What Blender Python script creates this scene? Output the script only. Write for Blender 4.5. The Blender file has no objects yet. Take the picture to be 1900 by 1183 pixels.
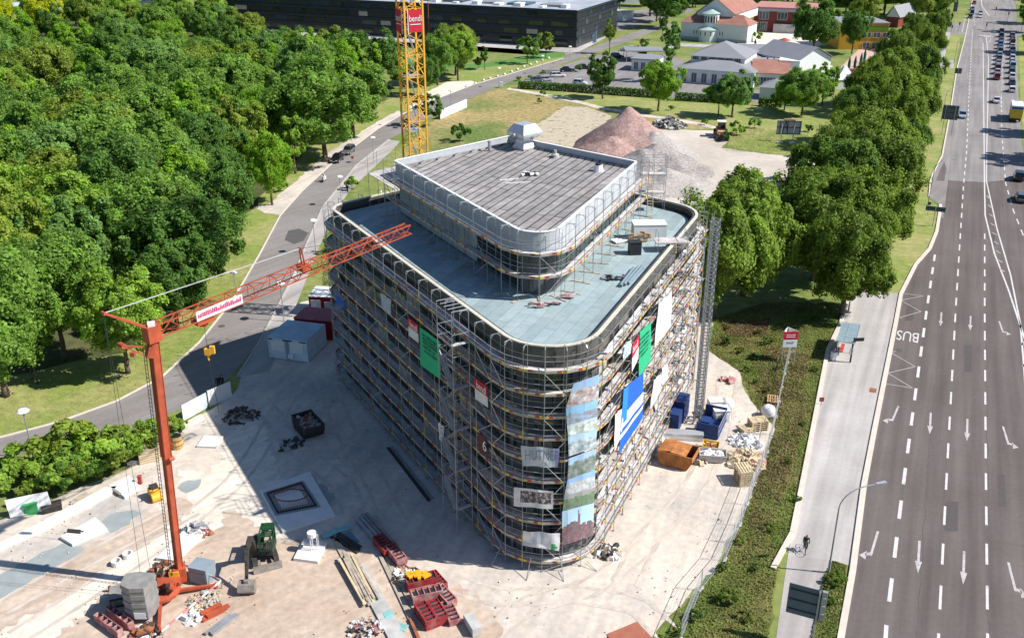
import bpy, bmesh, math, random
import numpy as np
from mathutils import Vector, Matrix
random.seed(7)
SC = bpy.context.scene
COL = SC.collection
# ---------------------------------------------------------------- camera, sky, sun, exposure
PITCH = math.radians(23.9); FPX = 1790.0; CAMH = 50.0
cam = bpy.data.cameras.new('camera'); camo = bpy.data.objects.new('camera', cam); COL.objects.link(camo)
camo.location = (0, 0, CAMH); camo.rotation_euler = (math.pi/2 - PITCH, 0, 0)
cam.sensor_fit = 'HORIZONTAL'; cam.sensor_width = 36; cam.lens = 36*FPX/1900
cam.clip_start = 0.5; cam.clip_end = 6000
SC.camera = camo
SUN_EL = math.radians(44.2); SUN_AZ = math.atan2(0.987, -0.16)
w = bpy.data.worlds.new('World'); SC.world = w; w.use_nodes = True
nt = w.node_tree; nt.nodes.clear()
sky = nt.nodes.new('ShaderNodeTexSky'); sky.sky_type = 'NISHITA'; sky.sun_disc = False
sky.sun_elevation = SUN_EL; sky.sun_rotation = SUN_AZ; sky.altitude = 400; sky.ozone_density = 8; sky.air_density = 1.2
bg = nt.nodes.new('ShaderNodeBackground'); bg.inputs[1].default_value = 0.077
wo = nt.nodes.new('ShaderNodeOutputWorld')
nt.links.new(sky.outputs[0], bg.inputs[0]); nt.links.new(bg.outputs[0], wo.inputs[0])
sl = bpy.data.lights.new('sun', 'SUN'); sl.energy = 4.8; sl.angle = math.radians(0.5); sl.color = (1, 0.955, 0.905)
so = bpy.data.objects.new('sun', sl); COL.objects.link(so)
sd = Vector((math.sin(SUN_AZ)*math.cos(SUN_EL), math.cos(SUN_AZ)*math.cos(SUN_EL), math.sin(SUN_EL)))
so.rotation_euler = sd.to_track_quat('Z', 'Y').to_euler(); so.location = (60, -10, 80)
SC.view_settings.view_transform = 'Standard'; SC.view_settings.look = 'None'
SC.view_settings.exposure = 0.5; SC.view_settings.gamma = 1
SC.cycles.max_bounces = 6; SC.cycles.diffuse_bounces = 3; SC.cycles.glossy_bounces = 3
SC.cycles.transmission_bounces = 3; SC.cycles.transparent_max_bounces = 8

# ---------------------------------------------------------------- geometry of the place: sight lines to world metres
CP, SP = math.cos(PITCH), math.sin(PITCH)
def ray(u, v):
    dx = (u-950)/FPX; dy = -(v-591.5)/FPX
    return Vector((dx, CP+dy*SP, -SP+dy*CP))
def P(u, v, z=0.0):
    r = ray(u, v); t = (z-CAMH)/r.z
    return Vector((r.x*t, r.y*t, z))
def hgt(b, v):
    a = PITCH-math.atan((591.5-v)/FPX); return CAMH-b[1]*math.tan(a)
def plane(u, v, p0, d):           # sight line meets the vertical plane through p0 along d
    r = ray(u, v); n = Vector((-d[1], d[0], 0))
    o = Vector((0, 0, CAMH)); t = (Vector((p0[0], p0[1], 0))-Vector((0, 0, 0))).dot(n)/r.dot(n)
    return o+r*t

# ---------------------------------------------------------------- mesh builder
class MB:
    def __init__(s): s.v = []; s.f = []; s.m = []
    def add(s, vs, fs, m=0):
        n = len(s.v); s.v += [tuple(q) for q in vs]; s.f += [tuple(i+n for i in f) for f in fs]; s.m += [m]*len(fs); return s
    def box(s, x0, x1, y0, y1, z0, z1, m=0):
        return s.add([(x, y, z) for z in (z0, z1) for x, y in ((x0, y0), (x1, y0), (x1, y1), (x0, y1))],
                     [(3, 2, 1, 0), (4, 5, 6, 7), (0, 1, 5, 4), (1, 2, 6, 5), (2, 3, 7, 6), (3, 0, 4, 7)], m)
    def obox(s, c, sz, rz=0, m=0, tilt=(0, 0)):
        M = Matrix.Rotation(rz, 3, 'Z') @ Matrix.Rotation(tilt[0], 3, 'X') @ Matrix.Rotation(tilt[1], 3, 'Y')
        hx, hy, hz = sz[0]/2, sz[1]/2, sz[2]/2
        vs = [Vector(c)+M @ Vector((x, y, z)) for z in (-hz, hz) for x, y in ((-hx, -hy), (hx, -hy), (hx, hy), (-hx, hy))]
        return s.add(vs, [(3, 2, 1, 0), (4, 5, 6, 7), (0, 1, 5, 4), (1, 2, 6, 5), (2, 3, 7, 6), (3, 0, 4, 7)], m)
    def bar(s, a, b, r, n=4, m=0, r2=None, up=None):
        a = Vector(a); b = Vector(b); d = b-a
        if d.length < 1e-6: return s
        d.normalize(); h = Vector((0, 0, 1)) if abs(d.z) < .95 else Vector((1, 0, 0))
        x = d.cross(h).normalized(); y = d.cross(x); r2 = r if r2 is None else r2
        ph = math.pi/4 if n == 4 else 0
        vs = [a+(x*math.cos(t)+y*math.sin(t))*r for t in [ph+2*math.pi*i/n for i in range(n)]]
        vs += [b+(x*math.cos(t)+y*math.sin(t))*r2 for t in [ph+2*math.pi*i/n for i in range(n)]]
        return s.add(vs, [(i, (i+1) % n, n+(i+1) % n, n+i) for i in range(n)]+[tuple(range(n))[::-1], tuple(range(n, 2*n))], m)
    def path(s, pts, r, n=5, m=0):
        for a, b in zip(pts, pts[1:]): s.bar(a, b, r, n, m)
        return s
    def prism(s, poly, z0, z1, m=0, mt=None, cap=True):
        n = len(poly); z0s = z0 if callable(z0) else (lambda p: z0)
        vs = [(p[0], p[1], z0) for p in poly]+[(p[0], p[1], z1) for p in poly]
        s.add(vs, [(i, (i+1) % n, n+(i+1) % n, n+i) for i in range(n)], m)
        if cap:
            s.add([(p[0], p[1], z1) for p in poly], [tuple(range(n))], m if mt is None else mt)
            s.add([(p[0], p[1], z0) for p in poly], [tuple(range(n))[::-1]], m)
        return s
    def ring(s, outer, inner, z0, z1, m=0, mt=None):      # closed band between two outlines of equal count
        n = len(outer); mt = m if mt is None else mt
        vs = [(p[0], p[1], z) for z in (z0, z1) for p in outer]+[(p[0], p[1], z) for z in (z0, z1) for p in inner]
        R = range(n)
        s.add(vs, [(i, (i+1) % n, n+(i+1) % n, n+i) for i in R]+[(2*n+(i+1) % n, 2*n+i, 3*n+i, 3*n+(i+1) % n) for i in R], m)
        s.add(vs, [(n+i, n+(i+1) % n, 3*n+(i+1) % n, 3*n+i) for i in R]+[((i+1) % n, i, 2*n+i, 2*n+(i+1) % n) for i in R], mt)
        return s
    def lathe(s, prof, c=(0, 0, 0), n=10, m=0):
        k = len(prof); vs = [(c[0]+r*math.cos(2*math.pi*i/n), c[1]+r*math.sin(2*math.pi*i/n), c[2]+z) for r, z in prof for i in range(n)]
        fs = [(j*n+i, j*n+(i+1) % n, (j+1)*n+(i+1) % n, (j+1)*n+i) for j in range(k-1) for i in range(n)]
        fs += [tuple(range(n))[::-1], tuple(range((k-1)*n, k*n))]
        return s.add(vs, fs, m)
    def quad(s, a, b, c, d, m=0): return s.add([a, b, c, d], [(0, 1, 2, 3)], m)
    def slab(s, a, b, c, d, t, m=0):      # thin solid from four corners
        a, b, c, d = map(Vector, (a, b, c, d)); n = (b-a).cross(d-a).normalized()*t
        vs = [a, b, c, d, a+n, b+n, c+n, d+n]
        return s.add(vs, [(3, 2, 1, 0), (4, 5, 6, 7), (0, 1, 5, 4), (1, 2, 6, 5), (2, 3, 7, 6), (3, 0, 4, 7)], m)
    def build(s, name, mats, parent=None, smooth=False, loc=None, rz=None):
        me = bpy.data.meshes.new(name); me.from_pydata(s.v, [], s.f)
        for mm in (mats if isinstance(mats, (list, tuple)) else [mats]): me.materials.append(mm)
        me.polygons.foreach_set('material_index', s.m)
        if smooth: me.polygons.foreach_set('use_smooth', [True]*len(me.polygons))
        me.update(); o = bpy.data.objects.new(name, me); COL.objects.link(o)
        if parent: o.parent = parent
        if loc is not None: o.location = loc
        if rz is not None: o.rotation_euler.z = rz
        return o
def tag(o, label=None, cat=None, group=None, kind=None):
    if label: o['label'] = label
    if cat: o['category'] = cat
    if group: o['group'] = group
    if kind: o['kind'] = kind
    return o
def thing(name, label, cat, loc=(0, 0, 0), rz=0, group=None, scale=None):
    o = bpy.data.objects.new(name, None); o.empty_display_size = .3; COL.objects.link(o)
    o.location = loc; o.rotation_euler.z = rz
    if scale: o.scale = scale if isinstance(scale, (tuple, list)) else (scale,)*3
    return tag(o, label, cat, group)
def dup(root, loc, rz=0, label=None, group=None, scale=None, color=None):
    r = root.copy(); COL.objects.link(r); r.location = loc; r.rotation_euler = (0, 0, rz)
    if scale: r.scale = scale if isinstance(scale, (tuple, list)) else (scale,)*3
    if label: r['label'] = label
    if group: r['group'] = group
    if color: r.color = color
    for ch in CH.get(root.name, ()):
        c = ch.copy(); COL.objects.link(c); c.parent = r
        if color: c.color = color
        for g in CH.get(ch.name, ()):
            d = g.copy(); COL.objects.link(d); d.parent = c
    return r
CH = {}
def learn(root):      # remember the parts of a thing before copying it
    for o in list(COL.objects):
        if o.parent is not None and (o.parent == root or o.parent.parent == root):
            CH.setdefault(o.parent.name, []).append(o)
    return root
_O = 'first second third fourth fifth sixth seventh eighth ninth tenth eleventh twelfth thirteenth fourteenth fifteenth sixteenth seventeenth eighteenth nineteenth'.split()
_T = {2: 'twent', 3: 'thirt', 4: 'fort', 5: 'fift', 6: 'sixt', 7: 'sevent', 8: 'eight', 9: 'ninet'}
def ordn(n): return _O[n] if n < 19 else (_T[(n+1)//10]+('ieth' if (n+1) % 10 == 0 else 'y-'+_O[(n+1) % 10-1]))

# ---------------------------------------------------------------- materials
def mat(name, col, rough=.8, var=.12, scale=1.5, bump=0, metal=0, spec=.3, col2=None, scale2=None, thr=(.35, .65), detail=6, grime=0):
    m = bpy.data.materials.new(name); m.use_nodes = True; t = m.node_tree; b = t.nodes['Principled BSDF']
    b.inputs['Roughness'].default_value = rough; b.inputs['Metallic'].default_value = metal
    b.inputs['Specular IOR Level'].default_value = spec
    L = t.links.new; tc = t.nodes.new('ShaderNodeTexCoord')
    gm = t.nodes.new('ShaderNodeNewGeometry')
    n1 = t.nodes.new('ShaderNodeTexNoise'); n1.inputs['Scale'].default_value = scale; n1.inputs['Detail'].default_value = detail
    L(gm.outputs['Position'], n1.inputs['Vector'])
    c = (*col, 1); base = None
    if col2 is not None:
        n2 = t.nodes.new('ShaderNodeTexNoise'); n2.inputs['Scale'].default_value = scale2 or scale*.2; n2.inputs['Detail'].default_value = 5; n2.inputs['Roughness'].default_value = .6
        L(gm.outputs['Position'], n2.inputs['Vector'])
        r2 = t.nodes.new('ShaderNodeMapRange'); r2.inputs[1].default_value = thr[0]; r2.inputs[2].default_value = thr[1]
        L(n2.outputs['Fac'], r2.inputs[0])
        mx = t.nodes.new('ShaderNodeMix'); mx.data_type = 'RGBA'; mx.inputs['A'].default_value = c; mx.inputs['B'].default_value = (*col2, 1)
        L(r2.outputs[0], mx.inputs['Factor']); base = mx.outputs['Result']
    rr = t.nodes.new('ShaderNodeMapRange'); rr.inputs[1].default_value = .25; rr.inputs[2].default_value = .75
    rr.inputs[3].default_value = 1-var; rr.inputs[4].default_value = 1+var
    L(n1.outputs['Fac'], rr.inputs[0])
    vm = t.nodes.new('ShaderNodeVectorMath'); vm.operation = 'SCALE'; L(rr.outputs[0], vm.inputs['Scale'])
    if base: L(base, vm.inputs[0])
    else: vm.inputs[0].default_value = col
    L(vm.outputs[0], b.inputs['Base Color'])
    if bump:
        bp = t.nodes.new('ShaderNodeBump'); bp.inputs['Strength'].default_value = min(1, bump); bp.inputs['Distance'].default_value = .05
        L(n1.outputs['Fac'], bp.inputs['Height']); L(bp.outputs[0], b.inputs['Normal'])
    return m
def streak(m, ang, amt=.12, sc=(.035, .9, 1), lo=.3, hi=.7):
    """worn bands running along a direction, multiplied into the colour"""
    t = m.node_tree; L = t.links.new; b = t.nodes['Principled BSDF']; src = b.inputs['Base Color'].links[0].from_socket
    gm = t.nodes.new('ShaderNodeNewGeometry'); mp = t.nodes.new('ShaderNodeMapping'); mp.inputs['Rotation'].default_value = (0, 0, -ang)
    m2 = t.nodes.new('ShaderNodeMapping'); m2.inputs['Scale'].default_value = sc; L(gm.outputs['Position'], mp.inputs[0]); L(mp.outputs[0], m2.inputs[0])
    n = t.nodes.new('ShaderNodeTexNoise'); n.inputs['Scale'].default_value = 1; n.inputs['Detail'].default_value = 4; L(m2.outputs[0], n.inputs['Vector'])
    r = t.nodes.new('ShaderNodeMapRange'); r.inputs[1].default_value = lo; r.inputs[2].default_value = hi; r.inputs[3].default_value = 1-amt; r.inputs[4].default_value = 1+amt; L(n.outputs['Fac'], r.inputs[0])
    v = t.nodes.new('ShaderNodeVectorMath'); v.operation = 'SCALE'; L(src, v.inputs[0]); L(r.outputs[0], v.inputs['Scale']); L(v.outputs[0], b.inputs['Base Color']); return m
def leafmat(name, a, b2, trans=.3, usecol=True):
    m = bpy.data.materials.new(name); m.use_nodes = True; t = m.node_tree; t.nodes.clear(); L = t.links.new
    out = t.nodes.new('ShaderNodeOutputMaterial'); df = t.nodes.new('ShaderNodeBsdfPrincipled'); tr = t.nodes.new('ShaderNodeBsdfTranslucent')
    df.inputs['Roughness'].default_value = .55; df.inputs['Specular IOR Level'].default_value = .25
    ms = t.nodes.new('ShaderNodeMixShader'); ms.inputs[0].default_value = trans
    gm = t.nodes.new('ShaderNodeNewGeometry'); oi = t.nodes.new('ShaderNodeObjectInfo')
    mx = t.nodes.new('ShaderNodeMix'); mx.data_type = 'RGBA'; mx.inputs['A'].default_value = (*a, 1); mx.inputs['B'].default_value = (*b2, 1)
    L(gm.outputs['Random Per Island'], mx.inputs['Factor'])
    n = t.nodes.new('ShaderNodeTexNoise'); n.inputs['Scale'].default_value = .42; n.inputs['Detail'].default_value = 5; L(gm.outputs['Position'], n.inputs['Vector'])
    r = t.nodes.new('ShaderNodeMapRange'); r.inputs[1].default_value = .3; r.inputs[2].default_value = .7; r.inputs[3].default_value = .66; r.inputs[4].default_value = 1.38
    L(n.outputs['Fac'], r.inputs[0])
    v = t.nodes.new('ShaderNodeVectorMath'); v.operation = 'SCALE'; L(mx.outputs['Result'], v.inputs[0]); L(r.outputs[0], v.inputs['Scale'])
    q = v.outputs[0]
    if usecol:
        v2 = t.nodes.new('ShaderNodeVectorMath'); v2.operation = 'MULTIPLY'; L(q, v2.inputs[0]); L(oi.outputs['Color'], v2.inputs[1]); q = v2.outputs[0]
    L(q, df.inputs['Base Color']); L(q, tr.inputs['Color'])
    L(df.outputs[0], ms.inputs[1]); L(tr.outputs[0], ms.inputs[2]); L(ms.outputs[0], out.inputs['Surface'])
    return m
def objcol(name, rough=.35, metal=.0, coat=.0):
    m = bpy.data.materials.new(name); m.use_nodes = True; t = m.node_tree; b = t.nodes['Principled BSDF']
    oi = t.nodes.new('ShaderNodeObjectInfo'); t.links.new(oi.outputs['Color'], b.inputs['Base Color'])
    b.inputs['Roughness'].default_value = rough; b.inputs['Metallic'].default_value = metal
    b.inputs['Coat Weight'].default_value = coat
    return m
def glassmat(name, col, rough=.08):
    m = mat(name, col, rough, .25, .35, spec=.8); return m
M = {}
M['white'] = mat('white_paint', (.78, .78, .76), .6, .05)
M['whitecloth'] = mat('white_cloth', (.72, .72, .72), .8, .10, 2.2, bump=1, col2=(.60, .61, .62), scale2=.9, thr=(.45, .7))
M['plaster'] = mat('white_render', (.74, .75, .76), .85, .05, .4)
M['steel'] = mat('galvanised_steel', (.36, .37, .38), .5, .25, 1.2, metal=.3)
M['steellight'] = mat('bright_zinc', (.62, .64, .66), .35, .15, 1, metal=.5)
M['deck'] = mat('scaffold_deck', (.60, .56, .53), .8, .3, .9, col2=(.44, .41, .39), scale2=.6)
M['decklight'] = mat('aluminium_deck', (.66, .64, .62), .6, .2, 1.2)
M['plank'] = mat('grey_timber', (.42, .36, .28), .85, .3, 2)
M['wood'] = mat('raw_timber', (.50, .33, .17), .85, .25, 3)
M['woodlight'] = mat('pale_timber', (.62, .50, .32), .85, .2, 3)
M['rust'] = mat('rusty_steel', (.30, .11, .05), .9, .3, 2)
M['frame'] = mat('dark_window_frame', (.10, .105, .11), .5, .2)
M['hoiststeel'] = mat('weathered_lattice_steel', (.30, .31, .32), .5, .3, 2, metal=.3)
M['worn'] = mat('worn_digger_steel', (.24, .21, .185), .7, .3, 3)
M['dark'] = mat('dark_plastic', (.03, .032, .035), .6, .2)
M['black'] = mat('black_membrane', (.028, .027, .028), .75, .3, .6)
M['rubber'] = mat('rubber', (.02, .02, .02), .9, .1)
M['tred'] = mat('toe_board_red', (.42, .07, .06), .6, .2)
M['tyel'] = mat('toe_board_yellow', (.66, .46, .06), .6, .2)
M['conc'] = mat('concrete', (.40, .40, .38), .9, .18, 1.2, bump=.3, col2=(.52, .51, .48), scale2=.4)
M['concwhite'] = mat('clean_concrete_slab', (.72, .70, .66), .9, .08, 1)
M['concwet'] = mat('fresh_grey_concrete', (.30, .335, .33), .8, .12, .8)
M['concdk'] = mat('aged_concrete_ballast', (.25, .245, .23), .9, .25, 1.5)
M['orange'] = mat('orange_red_paint', (.47, .095, .04), .6, .22, 1.6, col2=(.35, .075, .04), scale2=.5)
M['yellow'] = mat('crane_yellow', (.80, .42, .05), .5, .12, 2)
M['formred'] = mat('formwork_red', (.30, .03, .035), .7, .35, 2.5, col2=(.34, .12, .11), scale2=1.2, thr=(.5, .7))
M['formredpale'] = mat('dusty_formwork_red', (.34, .10, .10), .85, .35, 2.5, col2=(.46, .30, .28), scale2=1.6, thr=(.4, .65))
M['green'] = mat('machine_green', (.015, .075, .032), .5, .3, 2)
M['greenlight'] = mat('plastic_green', (.05, .35, .12), .5, .1, 2)
M['grime'] = mat('oily_grime', (.05, .045, .04), .7, .4, 3)
M['blue'] = mat('hoist_blue', (.02, .05, .17), .5, .2, 2)
M['teal'] = mat('teal_net', (.25, .48, .46), .8, .2, 2)
M['glass'] = glassmat('dark_glass', (.02, .035, .03), .06)
M['glassb'] = glassmat('blue_glass', (.03, .05, .08), .1)
M['curtain'] = mat('beige_blind', (.42, .38, .30), .8, .2, 2)
M['spandrel'] = mat('grey_mineral_wool', (.15, .145, .14), .9, .35, .7, col2=(.085, .085, .09), scale2=.35)
M['slate'] = mat('grey_metal_roof', (.27, .275, .29), .6, .06, .3)
M['tile'] = mat('red_roof_tiles', (.37, .185, .14), .85, .15, 2, col2=(.30, .135, .10), scale2=.3)
M['brick'] = mat('dark_brick', (.20, .05, .04), .9, .2, 3)
M['lampw'] = mat('opal_lamp_cover', (.80, .81, .80), .35, .03)
M['lampgreen'] = mat('patina_green_roof', (.35, .48, .42), .7, .15, 1)
M['bark'] = mat('bark', (.12, .09, .065), .9, .3, 4)
M['carpaint'] = objcol('car_paint', .25, .1, .6)
M['carglass'] = glassmat('car_glass', (.012, .014, .018), .05)
M['headlight'] = mat('headlight_glass', (.75, .76, .78), .15, .02)
M['taillight'] = mat('tail_light_red', (.45, .02, .02), .2, .05)
M['skin'] = mat('skin', (.50, .30, .22), .6, .05)
M['redbanner'] = mat('banner_red', (.55, .02, .04), .7, .06)
M['greenbanner'] = mat('banner_green', (.03, .46, .22), .7, .05)
M['bluebanner'] = mat('banner_blue', (.02, .13, .55), .7, .08)
M['ink'] = mat('dark_green_lettering', (.01, .10, .06), .7, .1)
M['inkw'] = mat('white_lettering', (.80, .80, .80), .6, .02)
M['inkr'] = mat('red_lettering', (.55, .03, .06), .6, .05)
M['inkb'] = mat('grey_blue_lettering', (.16, .20, .30), .6, .05)
def textobj(s, name, size, origin, xdir, updir, m, parent, width=None, ext=.004, align='CENTER'):
    cu = bpy.data.curves.new(name, 'FONT'); cu.body = s; cu.size = size; cu.extrude = ext; cu.align_x = align; cu.align_y = 'CENTER'
    cu.materials.append(m); o = bpy.data.objects.new(name, cu); COL.objects.link(o)
    x = Vector(xdir).normalized(); y = Vector(updir).normalized(); z = x.cross(y).normalized(); y = z.cross(x)
    mt = Matrix((x, y, z)).transposed().to_4x4(); mt.translation = Vector(origin)
    if width:
        bpy.context.view_layer.update(); w0 = o.dimensions.x or 1; sx = width/w0
        mt = mt @ Matrix.Diagonal((sx, 1, 1, 1))
    o.matrix_world = mt
    dg = bpy.context.evaluated_depsgraph_get(); me = bpy.data.meshes.new_from_object(o.evaluated_get(dg))
    me.transform(mt); bpy.data.objects.remove(o); o2 = bpy.data.objects.new(name, me); COL.objects.link(o2)
    o2.parent = parent
    if parent is not None:
        pm = Matrix.Translation(parent.location) @ parent.rotation_euler.to_matrix().to_4x4()
        o2.matrix_parent_inverse = pm.inverted()
    return o2
# ================================================================ SETTING: ground, roads, markings
def wobble(pts, step, amp, seed=0, closed=True):
    out = []; n = len(pts); r = random.Random(seed)
    for i in range(n if closed else n-1):
        a, b = Vector(pts[i][:2]), Vector(pts[(i+1) % n][:2]); L = (b-a).length; k = max(1, min(60, int(L/step)))
        nn = Vector((-(b-a).y, (b-a).x)).normalized() if L > 0 else Vector((0, 0))
        for j in range(k):
            t = j/k; e = min(1, min(t, 1-t)*4+.25)
            out.append(a.lerp(b, t)+nn*(r.uniform(-amp, amp)*e))
    return out
def sheet(name, px, z, m, step=0, amp=0, seed=0, world=False, kind='structure'):
    pts = [Vector((q[0], q[1])) for q in px] if world else [P(*q).xy for q in px]
    if amp: pts = wobble(pts, step, amp, seed)
    bm = bmesh.new(); vs = [bm.verts.new((p.x, p.y, z)) for p in pts]
    f = bm.faces.new(vs); bm.normal_update()
    if f.normal.z < 0: f.normal_flip()
    bmesh.ops.triangulate(bm, faces=[f]); me = bpy.data.meshes.new(name); bm.to_mesh(me); bm.free()
    me.materials.append(m); o = bpy.data.objects.new(name, me); COL.objects.link(o); o['kind'] = kind
    return o
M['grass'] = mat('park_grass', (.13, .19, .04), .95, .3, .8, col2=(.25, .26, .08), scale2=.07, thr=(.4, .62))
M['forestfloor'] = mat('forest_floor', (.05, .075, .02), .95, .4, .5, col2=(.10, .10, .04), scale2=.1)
M['verge'] = mat('mown_verge', (.215, .27, .06), .95, .25, 1.0, col2=(.33, .31, .12), scale2=.12, thr=(.42, .62))
M['meadow'] = mat('dry_meadow', (.13, .19, .045), .95, .4, .9, col2=(.36, .28, .12), scale2=.04, thr=(.36, .54))
M['weeds'] = mat('weedy_strip', (.10, .14, .025), .95, .4, 1.3, col2=(.17, .13, .05), scale2=.12, thr=(.42, .6))
M['dirt'] = streak(mat('crushed_limestone', (.61, .53, .445), .95, .14, 1.6, bump=.6, col2=(.44, .41, .37), scale2=.12, thr=(.44, .66)), 1.25, .12, (.09, .8, 1))
M['dirtbrown'] = streak(mat('bare_loam', (.46, .35, .265), .95, .18, 1.6, bump=.6, col2=(.54, .44, .35), scale2=.16, thr=(.35, .7)), .75, .13, (.10, 1.1, 1))
M['dirtpale'] = streak(mat('compacted_white_gravel', (.70, .635, .54), .95, .12, 1.2, bump=.3, col2=(.66, .59, .49), scale2=.25), .7, .10, (.12, 1.2, 1))
M['sand'] = mat('pale_lot', (.48, .41, .30), .95, .12, .9, col2=(.22, .21, .10), scale2=.7, thr=(.57, .62))
M['gravelyard'] = mat('white_gravel_yard', (.60, .54, .46), .95, .09, .9, col2=(.44, .38, .31), scale2=.06)
RANG0 = math.atan2(.914, .405)
def roadmat(name, col, col2, var=.07, ang=RANG0, amt=.19):
    return streak(mat(name, col, .85, var, 2.2, col2=col2, scale2=.09, thr=(.35, .7), spec=.2), ang, amt)
M['asphalt'] = roadmat('asphalt', (.124, .103, .095), (.150, .128, .119))
M['patch'] = mat('repair_asphalt', (.095, .083, .08), .85, .12, 2)
M['asphaltold'] = roadmat('old_asphalt', (.22, .20, .187), (.275, .255, .24), .09, .9, .10)
M['asphaltfar'] = roadmat('pale_far_asphalt', (.23, .21, .20), (.28, .26, .248))
M['pavement'] = roadmat('pale_pavement', (.37, .345, .32), (.49, .465, .44), .06)
M['pathasph'] = roadmat('footpath', (.36, .33, .31), (.42, .39, .365))
M['kerbstone'] = mat('kerb_stone', (.62, .55, .47), .9, .1, 1)
M['kerbgrey'] = mat('grey_kerb_stone', (.42, .40, .37), .9, .15, 1)
M['paint'] = mat('road_paint', (.62, .60, .58), .7, .16, 2.5, col2=(.46, .44, .42), scale2=1.8, thr=(.5, .75))
M['painta'] = mat('worn_arrow_paint', (.48, .455, .44), .7, .2, 2.5, col2=(.30, .28, .27), scale2=1.6, thr=(.5, .72))
M['painty'] = mat('faded_road_paint', (.40, .38, .36), .7, .2, 1.5)
M['seal'] = mat('bitumen_seal', (.10, .095, .09), .8, .2, 2)
M['water'] = glassmat('dark_pond', (.02, .025, .02), .12)
M['reed'] = mat('reed_bed', (.10, .22, .045), .95, .3, 1.2)
g = MB(); g.quad((-1500, -200, 0), (1500, -200, 0), (1500, 3000, 0), (-1500, 3000, 0)); g.build('ground', M['grass'])['kind'] = 'structure'
ZL = .004
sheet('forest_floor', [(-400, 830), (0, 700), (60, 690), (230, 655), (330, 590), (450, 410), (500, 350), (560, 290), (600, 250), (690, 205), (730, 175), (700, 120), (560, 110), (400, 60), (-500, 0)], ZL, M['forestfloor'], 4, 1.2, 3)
sheet('roadside_grass', [(-400, 830), (0, 700), (60, 690), (230, 655), (330, 590), (450, 410), (500, 350), (560, 290), (600, 250), (690, 205), (760, 160), (900, 120), (1100, 75), (1045, 108), (1003, 121), (924, 144), (879, 157), (820, 179), (745, 213), (700, 240), (620, 300), (560, 355), (520, 400), (480, 475), (430, 560), (370, 635), (300, 700), (215, 745), (110, 783), (0, 812), (-300, 900)], 2*ZL, M['verge'], 3, .5, 5)
# site ground
sheet('site_dirt', [(-500, 1500), (-300, 1010), (0, 965), (140, 905), (240, 868), (340, 785), (430, 735), (446, 702), (484, 640), (522, 582), (560, 560), (640, 545), (640, 470), (760, 400), (900, 300), (1060, 270), (1250, 350), (1300, 420), (1330, 560), (1310, 640), (1372, 690), (1392, 740), (1440, 790), (1410, 880), (1375, 960), (1330, 1050), (1268, 1120), (1200, 1200), (1160, 1500)], 3*ZL, M['dirt'], 1.5, .35, 9)
sheet('brown_earth', [(-200, 1400), (-60, 1130), (20, 1060), (200, 1000), (330, 920), (430, 930), (520, 1000), (650, 1010), (760, 1060), (860, 1090), (920, 1140), (1000, 1400)], 4*ZL, M['dirtbrown'], .5, .55, 11)
sheet('dirt_track', [(-60, 1300), (100, 1183), (230, 1075), (380, 1000), (420, 960), (400, 880), (330, 870), (360, 940), (300, 990), (150, 1090), (0, 1170), (-200, 1250)], 5*ZL, M['dirtpale'], .5, .5, 12)
sheet('pale_gravel', [(390, 880), (430, 800), (470, 760), (560, 960), (520, 1000), (450, 960), (400, 940)], 6*ZL, M['dirtpale'], .45, .6, 13)
sheet('gravel_yard', [(1040, 290), (1090, 265), (1130, 238), (1250, 240), (1345, 243), (1350, 262), (1338, 275), (1400, 283), (1500, 292), (1560, 320), (1560, 380), (1440, 375), (1330, 380), (1250, 400), (1180, 420), (1040, 400)], 5*ZL, M['gravelyard'], 2, .5, 15)
sheet('bare_lot', [(975, 243), (1050, 197), (1090, 199), (1135, 215), (1110, 250), (1080, 290), (960, 290)], 4*ZL, M['sand'], 1.5, .5, 16)
sheet('meadow', [(745, 290), (790, 235), (870, 180), (930, 165), (1010, 180), (1125, 200), (1200, 208), (1290, 222), (1350, 240), (1250, 238), (1135, 214), (1050, 196), (975, 240), (950, 290), (700, 340)], 2*ZL, M['meadow'], 2, .5, 17)
sheet('park_lawn', [(930, 165), (960, 160), (1250, 184), (1400, 193), (1560, 215), (1560, 300), (1500, 290), (1400, 282), (1350, 272), (1350, 240), (1290, 222), (1125, 198)], 1.5*ZL, M['verge'], 3, .4, 18)
sheet('trodden_path', [(945, 163), (1000, 172), (1060, 183), (1125, 200), (1200, 212), (1290, 226), (1350, 240), (1348, 243), (1280, 230), (1190, 216), (1110, 201), (1050, 187), (990, 175), (940, 166)], 4.5*ZL, M['dirt'], 2, .3, 19)
sheet('weed_strip', [(1330, 590), (1420, 560), (1555, 560), (1560, 580), (1536, 650), (1500, 800), (1470, 960), (1440, 1080), (1425, 1183), (1400, 1400), (1100, 1400), (1240, 1160), (1280, 1110), (1340, 1040), (1385, 940), (1410, 880), (1440, 795), (1395, 745), (1375, 690), (1315, 650)], 4*ZL, M['weeds'], .8, .3, 20)
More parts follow.
